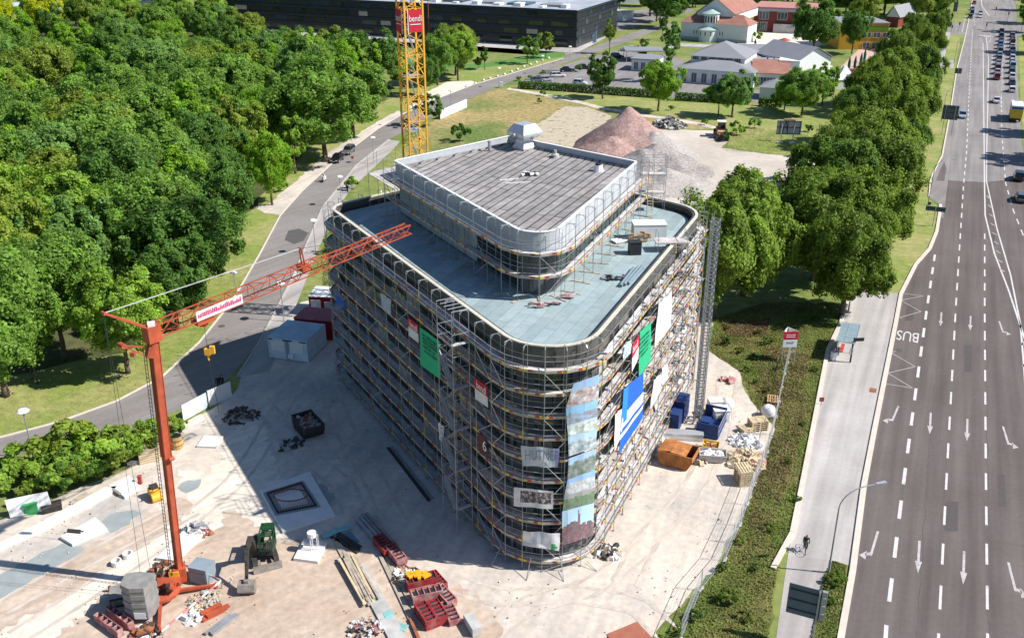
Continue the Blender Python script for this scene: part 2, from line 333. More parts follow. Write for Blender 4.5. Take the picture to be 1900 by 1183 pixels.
# roads
def edges(name, L_, R_, z, m): return sheet(name, L_+R_[::-1], z, m)
kerbL = [(1540, 1300), (1560, 1183), (1582, 1060), (1603, 900), (1622, 800), (1642, 700), (1662, 600), (1672, 545), (1700, 490), (1725, 462), (1738, 430), (1743, 400), (1745, 380), (1724, 366), (1727, 330), (1748, 290), (1763, 210), (1775, 130), (1788, 80), (1797, 40), (1804, 0), (1812, -60)]
kerbR = [(2600, 1300), (2500, 1183), (2400, 900), (2200, 600), (2060, 440), (1990, 380), (1903, 310), (1898, 279), (1890, 180), (1886, 71), (1888, 60), (1886, 30), (1884, 0), (1880, -60)]
sheet('main_road', kerbL+kerbR[::-1], 3*ZL, M['asphalt'])
sheet('resurfaced_road_grazing_pale', [(1744, 334), (1748, 290), (1763, 210), (1775, 130), (1788, 80), (1797, 40), (1804, 0), (1812, -60), (1880, -60), (1884, 0), (1886, 30), (1886, 71), (1890, 180), (1898, 279), (1903, 310), (1912, 330), (1826, 338)], 3.25*ZL, M['asphaltfar'])  # new surface past the seam; grazing-light paleness also put into its colour
sheet('cross_road', [(1738, 65), (1745, 42), (2400, 50), (2400, 68)], 3.4*ZL, M['asphaltfar'])
sheet('road_junction', [(1779, 108), (1790, 75), (1797, 42), (1886, 42), (1887, 110)], 3.8*ZL, M['asphaltfar'])
sheet('bus_stop_pavement', [(1550, 1040), (1578, 1050), (1600, 900), (1618, 800), (1638, 700), (1657, 600), (1668, 545), (1590, 535), (1560, 580), (1536, 650), (1515, 760), (1492, 880), (1470, 990), (1462, 1030)], 5*ZL, M['pavement'])
sheet('footpath', [(1420, 1300), (1440, 1183), (1462, 1030), (1552, 1040), (1530, 1065), (1520, 1120), (1505, 1183), (1490, 1300)], 4.4*ZL, M['pathasph'])
sheet('lamp_verge', [(1490, 1300), (1505, 1183), (1520, 1110), (1528, 1070), (1545, 1040), (1572, 1048), (1563, 1110), (1550, 1183), (1530, 1300)], 4.8*ZL, M['weeds'], .6, .1, 31)
sheet('lay_by', [(1743, 400), (1745, 380), (1724, 366), (1730, 320), (1752, 292), (1760, 330), (1750, 405)], 3.6*ZL, M['asphaltold'])
sheet('tree_path', [(1590, 537), (1640, 400), (1690, 260), (1725, 160), (1755, 60), (1765, 60), (1738, 160), (1707, 260), (1662, 400), (1618, 537)], 5*ZL, M['pathasph'])
sheet('mown_roadside_strip', [(1618, 537), (1662, 400), (1707, 260), (1738, 160), (1765, 64), (1783, 64), (1772, 130), (1760, 210), (1745, 290), (1724, 330), (1721, 366), (1742, 384), (1740, 405), (1733, 432), (1720, 462), (1695, 490), (1667, 545)], 3.6*ZL, M['verge'], 3, .15, 33)
sheet('junction_footway', [(1738, 63), (1758, 63), (1748, 110), (1772, 112), (1768, 128), (1735, 120)], 5.3*ZL, M['pathasph'])
sheet('median_grass', [(1890, 71), (1893, 180), (1900, 279), (1906, 310), (2100, 330), (2100, 74)], 3.6*ZL, M['verge'])
RL = [(-300, 900), (0, 812), (110, 783), (215, 745), (300, 700), (370, 635), (430, 560), (480, 475), (520, 400), (560, 355), (620, 300), (700, 240), (745, 213), (820, 180), (880, 157), (924, 144), (1003, 121), (1045, 108.7), (1094, 88.8), (1150, 70), (1200, 52), (1240, 44)]
RR = [(-300, 960), (0, 848), (150, 812), (260, 785), (340, 757), (420, 705), (478, 640), (515, 570), (545, 510), (570, 450), (598, 385), (661, 307), (722, 259), (800, 216), (864, 186), (915, 165), (961, 146), (1003, 134), (1054, 115), (1110, 96), (1170, 76), (1215, 58), (1260, 50)]
sheet('curved_road', RL+RR[::-1], 4*ZL, M['asphaltold'])
SR = [(500, 690), (530, 615), (560, 540), (588, 468), (618, 400), (650, 352), (700, 305), (735, 272), (742, 262), (722, 259), (661, 307), (598, 385), (570, 450), (545, 510), (515, 570), (478, 640), (440, 700)]
sheet('roadside_footway', SR, 5*ZL, M['pathasph'])
sheet('bare_verge', [(380, 640), (450, 560), (497, 475), (535, 400), (490, 395), (470, 385), (500, 378), (545, 340), (600, 290), (690, 232), (740, 205), (745, 213), (700, 240), (620, 300), (560, 355), (520, 400), (480, 475), (430, 560), (370, 640)], 3*ZL, M['dirt'], 1.5, .35, 21)
sheet('shoulder', [(750, 205), (790, 172), (830, 152), (875, 150), (885, 157), (820, 181)], 3.2*ZL, M['dirtpale'], 1.5, .3, 22)
sheet('forecourt', [(1054, 106), (1115, 66), (1290, 20), (1260, 10), (1160, 22), (1118, 60), (1068, 90), (1040, 100)], 2.6*ZL, M['asphaltfar'])
sheet('car_park', [(965, 150), (1003, 134), (1075, 112), (1160, 90), (1235, 105), (1270, 110), (1262, 150), (1345, 157), (1450, 175), (1400, 190), (1000, 166)], 4.6*ZL, M['asphaltfar'])
sheet('rear_path', [(1240, 80), (1265, 80), (1400, 88), (1400, 92), (1260, 86), (1235, 92)], 3*ZL, M['pavement'])
sheet('courtyard', [(1385, 82), (1400, 55), (1500, 62), (1540, 80), (1480, 95), (1400, 92)], 3*ZL, M['dirtpale'])
sheet('beer_garden', [(1560, 125), (1600, 85), (1640, 90), (1640, 150), (1570, 155)], 3*ZL, mat('pink_paving', (.55, .38, .32), .9, .1, 1))
sheet('pond', [(420, 60), (480, 66), (1062, 96), (1040, 106), (930, 88), (700, 90), (600, 75), (430, 70)], 2.2*ZL, M['water'])
sheet('quay', [(400, 47), (480, 50), (1066, 86), (1120, 66), (1125, 70), (1075, 96), (1062, 98), (480, 60), (400, 56)], 3*ZL, M['pavement'])
sheet('reed_bed_near', [(625, 80), (640, 76), (700, 92), (760, 110), (880, 120), (1000, 100), (1045, 96), (1050, 105), (960, 118), (880, 128), (760, 122), (640, 92)], 2.8*ZL, M['reed'], 2, .5, 30)
# kerbs: real steps
def kerb(name, px, wdt, h, m, z0=0.02):
    pts = [P(*q).xy for q in px]; b = MB()
    for a, c in zip(pts, pts[1:]):
        d = (c-a); n = Vector((-d.y, d.x)).normalized()*wdt/2
        b.prism([a-n, c-n, c+n, a+n], z0, h, 0)
    o = b.build(name, m); o['kind'] = 'structure'; return o
kerb('kerb', kerbL[0:13], .5, .16, M['kerbstone'])
kerb('kerb', kerbL[13:], .3, .15, M['kerbstone'])
kerb('kerb', RL[:18], .22, .13, M['kerbstone'])
kerb('kerb', SR[9:], .2, .14, M['kerbgrey'])
kerb('pavement_edging', [(1572, 560), (1560, 600), (1536, 650), (1515, 760), (1492, 880), (1470, 990), (1434, 1056)], .45, .22, M['kerbstone'])
# tactile strip beside the bus stop
sheet('drainage_channel', [(1585, 1045), (1592, 1000), (1603, 930), (1612, 870), (1622, 820), (1627, 780), (1621, 779), (1614, 820), (1604, 870), (1596, 930), (1584, 1000), (1577, 1045)], 6.2*ZL, M['kerbgrey'])
sheet('drainage_channel', [(1630, 765), (1640, 720), (1650, 680), (1644, 679), (1634, 718), (1624, 764)], 6.2*ZL, M['kerbgrey'])
sheet('drainage_channel', [(1650, 665), (1656, 620), (1662, 578), (1658, 577), (1650, 620), (1644, 664)], 6.2*ZL, M['kerbgrey'])
# ---- painted markings
ZM = 4.6*ZL
def strip(b, a, c, wd, z=ZM, m=0):
    a = Vector(a[:2]); c = Vector(c[:2]); d = (c-a).normalized(); n = Vector((-d.y, d.x))*wd/2
    b.quad((*(a-n), z), (*(c-n), z), (*(c+n), z), (*(a+n), z), m)
def dashes(px, wd, on, off, start=0, m='paint', minlen=0):
    pts = [P(*q).xy for q in px]; b = MB(); pos = -start; s = 0
    for a, c in zip(pts, pts[1:]):
        L = (c-a).length; k = 0.0
        while True:
            ph = (s+k-start) % (on+off); rem = max(.01, on-ph if ph < on else on+off-ph)
            e = min(L, k+rem)
            if ph < on and e-k > .05: strip(b, a.lerp(c, k/L), a.lerp(c, e/L), wd)
            k = e
            if k >= L-1e-6: break
        s += L
    o = b.build('lane_marking', M[m]); o['kind'] = 'structure'; return o
Apx = [(1640, 1230), (1645, 1155), (1672, 930), (1689, 800), (1719, 578), (1735, 470)]
Bpx = [(1739, 1230), (1742, 1166), (1757, 872), (1773, 578), (1779, 480), (1788, 340), (1793.7, 279), (1797, 200), (1802, 100), (1805, 54)]
Cpx = [(1833, 1230), (1832, 1139), (1829, 858), (1827, 578), (1827, 430)]
dashes(Apx, .3, 3, 2.85, 1.2); dashes(Bpx, .2, 3, 2.85, .3); dashes(Cpx, .2, 3, 2.85, .3)
dashes([(1824, 80), (1825, 180), (1826, 270), (1826.5, 335), (1828, 400), (1845, 470), (1872, 540), (1905, 640), (1950, 760)], .22, 900, 1)
dashes([(1830, 70), (1834, 110), (1833, 180), (1831, 270), (1830, 335), (1850, 425), (1875, 510), (1893, 600), (1900, 680), (1908, 800)], .2, 900, 1)
dashes([(1858, 180), (1859, 250), (1862, 290), (1866, 340), (1880, 390), (1900, 440), (1960, 560)], .2, 3, 3, 0)
dashes([(1867, 70), (1861, 110), (1858, 180)], .25, 6, 5, 0, 'painty')
dashes([(1819, -20), (1822, 12), (1836, 30)], .3, 900, 1); dashes([(1738, 38), (1800, 39), (1850, 39)], .35, 900, 1); dashes([(1826, 66), (1862, 70)], .5, 900, 1)
dashes([(1808, 47), (1807, 12), (1808, -20)], .25, 3, 6, 0)
dashes([(1785, 60), (1792, 30)], .5, 900, 1, 0, 'painty')
hb = MB()
for t in range(9):
    y = 365+t*17; x0 = 1826.5+(y-340)*.12+(max(0, y-430)*.12); x1 = 1831+(y-335)*.21
    strip(hb, P(x0+2, y-2), P(x1-2, y+3), .22)
for (u, v) in [(1896, 640), (1899, 680), (1903, 720)]: strip(hb, P(u, v), P(u+14, v-16), .35)
hb.build('hatched_marking', M['painty'])['kind'] = 'structure'
zz = MB()
for c in ([(1675, 544), (1713, 549), (1671, 557), (1709, 578), (1665, 590)], [(1653, 654), (1698, 680), (1647, 692), (1694, 720), (1645, 712)]):
    for a, b_ in zip(c, c[1:]): strip(zz, P(*a), P(*b_), .12)
strip(zz, P(1663, 585), P(1673, 591), .12); strip(zz, P(1653, 654), P(1663, 651), .12)
zz.build('bus_bay_zigzag', M['painty'])['kind'] = 'structure'
def marktext(s, c, xd, yd, w_, h_, name):
    t = textobj(s, name, 1, (0, 0, 0), (1, 0, 0), (0, 1, 0), M['paint'], None, ext=.001)
    me = t.data; xs = [v.co.x for v in me.vertices]; ys = [v.co.y for v in me.vertices]
    cx, cy = (min(xs)+max(xs))/2, (min(ys)+max(ys))/2; sx, sy = w_/(max(xs)-min(xs)), h_/(max(ys)-min(ys))
    for v in me.vertices:
        p = Vector(xd)*((v.co.x-cx)*sx)+Vector(yd)*((v.co.y-cy)*sy)+Vector(c); v.co = (p.x, p.y, ZM+v.co.z*.5)
    me.update(); t['kind'] = 'structure'; return t
RD = (P(1719, 578)-P(1645, 1155)).xy.normalized(); RD = Vector((RD.x, RD.y, 0)); RX = Vector((RD.y, -RD.x, 0))
def _v3(p): return Vector((p.x, p.y, 0))
marktext('BUS', _v3(P(1684, 624)), -RX, -RD, 2.5, 3.0, 'bus_lettering')
def arrow(u, v0, v1, turn=0, sh=.1):
    """painted arrow pointing to the near side; v0 tail, v1 tip"""
    a = _v3(P(u[0], v0)); t = _v3(P(u[1], v1)); d = (t-a).normalized(); n = Vector((-d.y, d.x, 0)); L = (t-a).length; b = MB(); z = ZM
    def q(pts): b.add([(p.x, p.y, z) for p in pts], [tuple(range(len(pts)))])
    if turn == 0:
        h = L*.36; q([a-n*sh, a+n*sh, t-d*h+n*sh, t-d*h-n*sh]); q([t-d*h-n*.27, t-d*h+n*.27, t])
    else:
        s = -n*turn; e = a+d*L*.80; q([a-n*sh, a+n*sh, e+n*sh, e-n*sh])
        q([e-d*.4+s*.1, e+s*.1, e+s*.42+d*.2, e+s*.42-d*.25]); q([e+s*.38-d*.5, e+s*.85+d*.35, e+s*.3+d*.75])
    bmx = b.build('lane_arrow', M['painta']); bmx['kind'] = 'structure'
    for p in bmx.data.polygons: pass
    bmx.data.flip_normals() if bmx.data.polygons[0].normal.z < 0 else None
arrow((1747, 1745), 579, 605); arrow((1801, 1800), 586, 613); arrow((1854, 1863), 596, 622, -1)
arrow((1727, 1725), 765, 805); arrow((1795, 1794), 777, 818); arrow((1861, 1874), 791, 833, -1); arrow((1667, 1652), 753, 788, 1)
arrow((1706, 1703), 1003, 1063); arrow((1789, 1787), 1022, 1084); arrow((1871, 1888), 1043, 1110, -1); arrow((1629, 1612), 985, 1042, 1)
arrow((1842, 1840), 100, 118); arrow((1838, 1836), 72, 80)
cr = MB()
def crack(px, seed, wd=.07):
    r = random.Random(seed); pts = wobble([P(*q) for q in px], 1.2, .12, seed, False)+[P(*px[-1]).xy]
    for a, c in zip(pts, pts[1:]): strip(cr, a, c, wd, ZM-.003)
crack([(1753, 577), (1737, 700), (1722, 860), (1700, 1183)], 1); crack([(1830, 560), (1832, 760), (1833, 1000), (1834, 1240)], 2)
crack([(1833, 1000), (1880, 1010), (1920, 1016)], 3, .05); crack([(1832, 1155), (1900, 1183)], 4, .05); crack([(1860, 340), (1862, 420), (1872, 500), (1880, 560)], 5); crack([(1780, 318), (1860, 325)], 6, .04)
cr.build('crack_sealing', M['seal'])['kind'] = 'structure'
pm = MB()
def disc(b, c, r, z, n=14, m=0): b.add([(c.x+r*math.cos(i*2*math.pi/n), c.y+r*math.sin(i*2*math.pi/n), z) for i in range(n)], [tuple(range(n))], m)
pm.add([(*(P(u, v).xy), 4.4*ZL) for u, v in [(535, 428), (555, 424), (572, 432), (563, 447), (545, 453), (528, 445)]], [(5, 4, 3, 2, 1, 0)])
for u, v in [(411, 605), (925, 144), (985, 122), (1040, 113), (705, 232), (1668, 650)]: disc(pm, P(u, v), .45, 5.4*ZL)
pm.build('manhole_cover', M['seal'])['kind'] = 'structure'
for px in [[(1683, 566), (1697, 566), (1694, 595), (1679, 595)], [(1790, 640), (1803, 640), (1803, 690), (1789, 690)], [(1755, 930), (1778, 930), (1777, 985), (1752, 985)], [(1850, 880), (1864, 880), (1867, 940), (1852, 940)], [(1838, 430), (1846, 432), (1846, 455), (1837, 455)]]: sheet('asphalt_patch', px, 3.3*ZL, M['patch'])
sheet('asphalt_patch', [(1737, 335), (1743, 318), (1752, 300), (1756, 312), (1752, 336)], 4.2*ZL, M['asphalt'])
sheet('pavement_plate', [(1614, 719), (1627, 721), (1625, 729), (1612, 727)], 6*ZL, M['rust'])

# wheel tracks pressed into the site surface, stones and clods
tm = MB(); tmi = 0; rt_ = random.Random(77)
for px in [[(1250, 1183), (1180, 1120), (1060, 1100), (930, 1110), (820, 1075)], [(560, 690), (520, 760), (470, 850), (430, 900), (330, 980)], [(600, 700), (640, 800), (700, 900), (740, 980)], [(480, 740), (560, 840), (640, 900), (660, 960)], [(1350, 700), (1340, 800), (1280, 920), (1200, 1000), (1150, 1100)], [(900, 1183), (980, 1120), (1100, 1090), (1200, 1010)], [(0, 1130), (120, 1060), (260, 985), (360, 930)], [(30, 1183), (160, 1100), (290, 1010), (400, 950)]]:
    for sd_ in (-.95, .95):
        P_ = [P(*q).xy for q in px]; pts = []
        for i, (a, c) in enumerate(zip(P_, P_[1:])):
            for k in range(12): pts.append(a.lerp(c, k/12))
        for _ in range(6): pts = [pts[0]]+[(pts[i-1]+pts[i]*2+pts[i+1])/4 for i in range(1, len(pts)-1)]+[pts[-1]]
        rb = []
        for i in range(len(pts)-1):
            d = (pts[i+1]-pts[i]); n = Vector((-d.y, d.x)).normalized(); wv = .17+.05*math.sin(i*1.7+sd_); rb.append((pts[i]+n*(sd_-wv), pts[i]+n*(sd_+wv)))
        zt_ = 6.1*ZL+.0012*tmi; tmi += 1
        for (a, b2), (c2, d2) in zip(rb, rb[1:]): tm.quad((*a, zt_), (*c2, zt_), (*d2, zt_), (*b2, zt_))
tm.build('wheel_tracks', streak(mat('pressed_track', (.585, .51, .44), .95, .14, 2, bump=.6, col2=(.47, .41, .34), scale2=.5), .9, .12, (.3, 2, 1)))['kind'] = 'structure'
st_ = MB(); sp_ = [P(*q).xy[:] for q in [(-100, 1190), (0, 1010), (250, 870), (430, 745), (480, 700), (620, 690), (900, 1050), (1150, 1050), (1300, 700), (1370, 700), (1420, 830), (1370, 960), (1240, 1190)]]
def _inp(x, y, poly):
    c = False
    for i in range(len(poly)):
        (x1, y1), (x2, y2) = poly[i], poly[i-1]
        if (y1 > y) != (y2 > y) and x < (x2-x1)*(y-y1)/(y2-y1)+x1: c = not c
    return c
k = 0
while k < 800:
    x, y = rt_.uniform(-45, 25), rt_.uniform(54, 105)
    if math.sin(x*.55+1)*math.cos(y*.42) < .1: continue
    if not _inp(x, y, sp_) or (-17 < x < 17 and 62 < y < 105 and abs(x-2) < (y-58)*.45): continue
    s_ = rt_.uniform(.04, .13)*rt_.uniform(.5, 1.2); st_.obox((x, y, .06+s_*.25), (s_, s_*.8, s_*.6), rt_.uniform(0, 3), rt_.choice([0, 0, 0, 1]), (rt_.uniform(-.5, .5), .3)); k += 1
tag(st_.build('stones', [mat('light_stone', (.62, .56, .47), .95, .1), mat('brown_clod', (.36, .27, .19), .95, .2), M['concdk']]), 'loose stones and clods scattered over the site ground', 'stones', kind='stuff')
# ================================================================ THE BUILDING UNDER CONSTRUCTION
class Outline:
    """rounded polygon, counter-clockwise; at(s, off) gives point and outward normal"""
    def __init__(s, V, R, na=10):
        s.P = []; s.N = []; n = len(V); V = [Vector(v[:2]) for v in V]
        for i in range(n):
            a, b, c = V[i-1], V[i], V[(i+1) % n]; d1 = (b-a).normalized(); d2 = (c-b).normalized()
            n1 = Vector((d1.y, -d1.x)); n2 = Vector((d2.y, -d2.x)); r = R[i]
            ang = d1.angle(d2); t = r*math.tan(ang/2); p1 = b-d1*t; cen = p1-n1*r
            a1 = math.atan2(n1.y, n1.x); da = (math.atan2(n2.y, n2.x)-a1) % (2*math.pi)
            for k in range(na+1):
                q = a1+da*k/na; nn = Vector((math.cos(q), math.sin(q))); s.P.append(cen+nn*r); s.N.append(nn)
        s.S = [0]
        for i in range(len(s.P)): s.S.append(s.S[-1]+(s.P[(i+1) % len(s.P)]-s.P[i]).length)
        s.L = s.S[-1]; s.na = na
    def off(s, d): return [p+n*d for p, n in zip(s.P, s.N)]
    def at(s, t, d=0):
        t %= s.L; k = 0
        while s.S[k+1] < t: k += 1
        f = (t-s.S[k])/max(1e-6, s.S[k+1]-s.S[k]); j = (k+1) % len(s.P)
        p = s.P[k].lerp(s.P[j], f); n = s.N[k].lerp(s.N[j], f).normalized(); return p+n*d, n
    def stations(s, step, stepc, skip=None):
        out = []; m = len(s.P); na1 = s.na+1
        for i in range(0, m, na1):
            a0, a1 = s.S[i], s.S[i+s.na]; k = max(1, round((a1-a0)/stepc)); out += [a0+(a1-a0)*j/k for j in range(k)]
            b1 = s.S[i+na1]; k = max(1, round((b1-a1)/step)); out += [a1+(b1-a1)*j/k for j in range(k)]
        return out
    def surf(s, u, v, d):
        r = ray(u, v); O = s.off(d); best = None; n = len(O)
        for i in range(n):
            a, b = O[i], O[(i+1) % n]; e = b-a
            if e.length < 1e-5: continue
            nn = Vector((e.y, -e.x)); den = r.x*nn.x+r.y*nn.y
            if den >= 0: continue
            t = (a.x*nn.x+a.y*nn.y)/den
            q = Vector((r.x*t, r.y*t)); f = (q-a).dot(e)/e.length_squared
            if -.02 <= f <= 1.02 and t > 0 and (best is None or t < best[0]): best = (t, q, nn.normalized())
        t, q, nn = best; return Vector((q.x, q.y, CAMH+r.z*t)), nn
OL = Outline([(3.43, 58.9), (19.95, 97), (0, 115.6), (-19.4, 98.1)], [4.05, 4.2, 4, 2.4])
PZ = 24.5
OP = Outline([P(1005.5, 450, PZ), P(1183, 299, PZ), P(945, 251, PZ), P(731, 297, PZ)], [2.1, .5, .5, .5])
def sheetmat(name, col, seam, rowh, bw, ang, seamw=.03, var=.14, col2=None):
    m = mat(name, col, .85, var, 1.2, col2=col2, scale2=.25, spec=.2); t = m.node_tree; L = t.links.new
    b = t.nodes['Principled BSDF']; src = b.inputs['Base Color'].links[0].from_socket
    gm = t.nodes.new('ShaderNodeNewGeometry'); mp = t.nodes.new('ShaderNodeMapping'); mp.inputs['Rotation'].default_value = (0, 0, -ang)
    wn = t.nodes.new('ShaderNodeTexNoise'); wn.inputs['Scale'].default_value = .5; L(gm.outputs['Position'], wn.inputs['Vector'])
    ad = t.nodes.new('ShaderNodeVectorMath'); ad.operation = 'MULTIPLY_ADD'; ad.inputs[1].default_value = (.12, .12, 0)
    L(wn.outputs['Color'], ad.inputs[0]); L(gm.outputs['Position'], ad.inputs[2]); L(ad.outputs[0], mp.inputs[0])
    br = t.nodes.new('ShaderNodeTexBrick'); br.inputs['Scale'].default_value = 1; br.inputs['Brick Width'].default_value = bw; br.inputs['Row Height'].default_value = rowh
    br.inputs['Mortar Size'].default_value = seamw; br.inputs['Mortar Smooth'].default_value = .2; br.offset = .37
    br.inputs['Color1'].default_value = (.86, .86, .86, 1); br.inputs['Color2'].default_value = (1.12, 1.1, 1.1, 1); br.inputs['Mortar'].default_value = (*seam, 1)
    L(mp.outputs[0], br.inputs['Vector'])
    v = t.nodes.new('ShaderNodeVectorMath'); v.operation = 'MULTIPLY'; L(src, v.inputs[0]); L(br.outputs['Color'], v.inputs[1]); L(v.outputs[0], b.inputs['Base Color'])
    return m
ANG = math.atan2(18.9, 8.2)
M['roofsage'] = sheetmat('sage_roofing_felt', (.29, .385, .40), (.6, .64, .64), 1.0, 5.5, ANG, .022, .12, (.32, .395, .395))
M['roofgrey'] = sheetmat('grey_roofing_felt', (.265, .25, .235), (.16, .16, .18), .9, 9.5, ANG-.02, .075, .28, (.34, .325, .31))
M['cream'] = mat('parapet_timber_cap', (.58, .55, .46), .8, .12, 2)
M['parapet'] = mat('parapet_membrane', (.10, .095, .085), .85, .4, .9)
bld = thing('office_building', 'round cornered six storey building shell inside scaffolding with sage green roof terrace', 'building')
OFF = lambda d: OL.off(d)
b = MB(); b.ring(OFF(0), OFF(-.4), .42, 18.3, 0); b.build('wall', M['spandrel'], bld)
b = MB(); b.prism(OFF(-.9), .02, .25, 0); b.build('plinth', M['conc'], bld)
b = MB(); b.prism(OFF(.12), .25, .42, 0); b.build('floor_slab', M['black'], bld)
b = MB(); b.ring(OFF(.10), OFF(-.40), 18.3, 19.5, 0); b.build('parapet', M['parapet'], bld)
b = MB(); b.ring(OFF(.13), OFF(-.17), 19.5, 19.6, 0); b.build('parapet_cap', M['cream'], bld)
b = MB(); b.prism(OFF(-.41), 18.3, 18.8, 0); b.build('roof_terrace', M['roofsage'], bld)
b = MB(); b.ring(OFF(-.405), OFF(-.8), 18.6, 18.92, 0); b.build('terrace_upstand', M['black'], bld)
ws = OL.stations(2.6, 2.1); wins = []
for i, s0 in enumerate(ws):
    s1 = ws[(i+1) % len(ws)] if i+1 < len(ws) else OL.L
    pm_, nm_ = OL.at((s0+s1)/2)
    if nm_.y > .55: continue          # the rear faces away from everything
    for f in range(6):
        z0 = .9+f*2.93; wins.append((pm_.length, f, i, s0, s1, z0))
wins.sort(key=lambda t: -t[1]*3+t[0])
rest = MB()
for k, (dd, f, i, s0, s1, z0) in enumerate(wins):
    wb = MB() if k < 99 else rest; n = 2
    open_ = (i*7+f*3) % 11 == 0; gl = 3 if ((i*5+f*2) % 9) == 0 else (2 if (i+f*2) % 7 == 0 else 0)
    for j in range(n):
        a, na_ = OL.at(s0+(s1-s0)*j/n, .03); c, nc = OL.at(s0+(s1-s0)*(j+1)/n, .03)
        wb.quad((*a, z0), (*c, z0), (*c, z0+1.75), (*a, z0+1.75), gl)
        wb.bar((*a, z0), (*a, z0+1.75), .05, 4, 1)
    a, na_ = OL.at(s0, .03); c, nc = OL.at(s1, .03)
    wb.bar((*a, z0), (*c, z0), .05, 4, 1); wb.bar((*a, z0+1.75), (*c, z0+1.75), .05, 4, 1)
    if k < 99: wb.build('window', [M['glass'], M['frame'], M['curtain'], M['glassb']], bld)
tag(rest.build('window', [M['glass'], M['frame'], M['curtain'], M['glassb']], bld), kind='stuff')
INS = [M['black'], mat('grey_insulation', (.20, .19, .18), .9, .3, 1), mat('brown_board', (.17, .145, .12), .9, .3, 1)]; r = random.Random(4)      # strips of insulation and membrane between the window rows
for f in range(6):
    b = MB()
    for i, s0 in enumerate(ws[:-1]):
        q = r.random()
        a, _ = OL.at(s0, .02); c, _ = OL.at(ws[i+1], .02); 
        z0 = 2.69+f*2.93
        if z0 > 17.6: z0 = 17.3
        b.slab((*c, z0), (*a, z0), (*a, z0+1.02), (*c, z0+1.02), .03, 0 if q < .45 else (1 if q < .7 else 2))
    b.build('insulation_band', INS, bld)
# penthouse
pent = thing('penthouse', 'grey sheeted flat roof storey with white parapet standing on the sage terrace', 'rooftop storey')
PF = lambda d: OP.off(d)
M['fascia'] = mat('pale_insulation_render', (.44, .465, .49), .85, .12, .7)
b = MB(); b.prism(PF(-.35), 18.81, 22.3, 0); b.build('wall', M['spandrel'], pent)
b = MB(); b.ring(PF(0), PF(-.15), 22.3, PZ-.06, 0); b.build('fascia', M['fascia'], pent)
b = MB(); b.ring(PF(.05), PF(-.2), PZ-.06, PZ, 0); b.build('parapet_cap', M['white'], pent)
b = MB(); b.prism(PF(-.155), 22.35, 23.66, 0); b.build('roof', M['roofgrey'], pent)
b = MB(); b.ring(PF(-.158), PF(-.5), 23.6, 23.82, 0); b.build('roof_upstand', M['roofgrey'], pent)
ps = OP.stations(2.4, 1.5); cnt = 0
for i, s0 in enumerate(ps):
    s1 = ps[i+1] if i+1 < len(ps) else OP.L
    m_, nm_ = OP.at((s0+s1)/2)
    if nm_.y > .3: continue
    wb = MB(); a, _ = OP.at(s0+.06, -.31); c, _ = OP.at(s1-.06, -.31); left = nm_.x < -.5
    far = left and m_.y > 82
    if far:
        wb.slab((*c, 19.0), (*a, 19.0), (*a, 22.0), (*c, 22.0), .04, 0); wb.build('wall_panel', M['conc'], pent); continue
    wb.quad((*a, 19.15), (*c, 19.15), (*c, 22.1), (*a, 22.1), 0)
    for t in (0, .5, 1): q = a.lerp(c, t); wb.bar((*q, 19.15), (*q, 22.1), .05, 4, 1)
    for z in (19.15, 20.6, 22.1): wb.bar((*a, z), (*c, z), .045, 4, 1)
    wb.build('window', [M['glass'], M['frame']], pent)
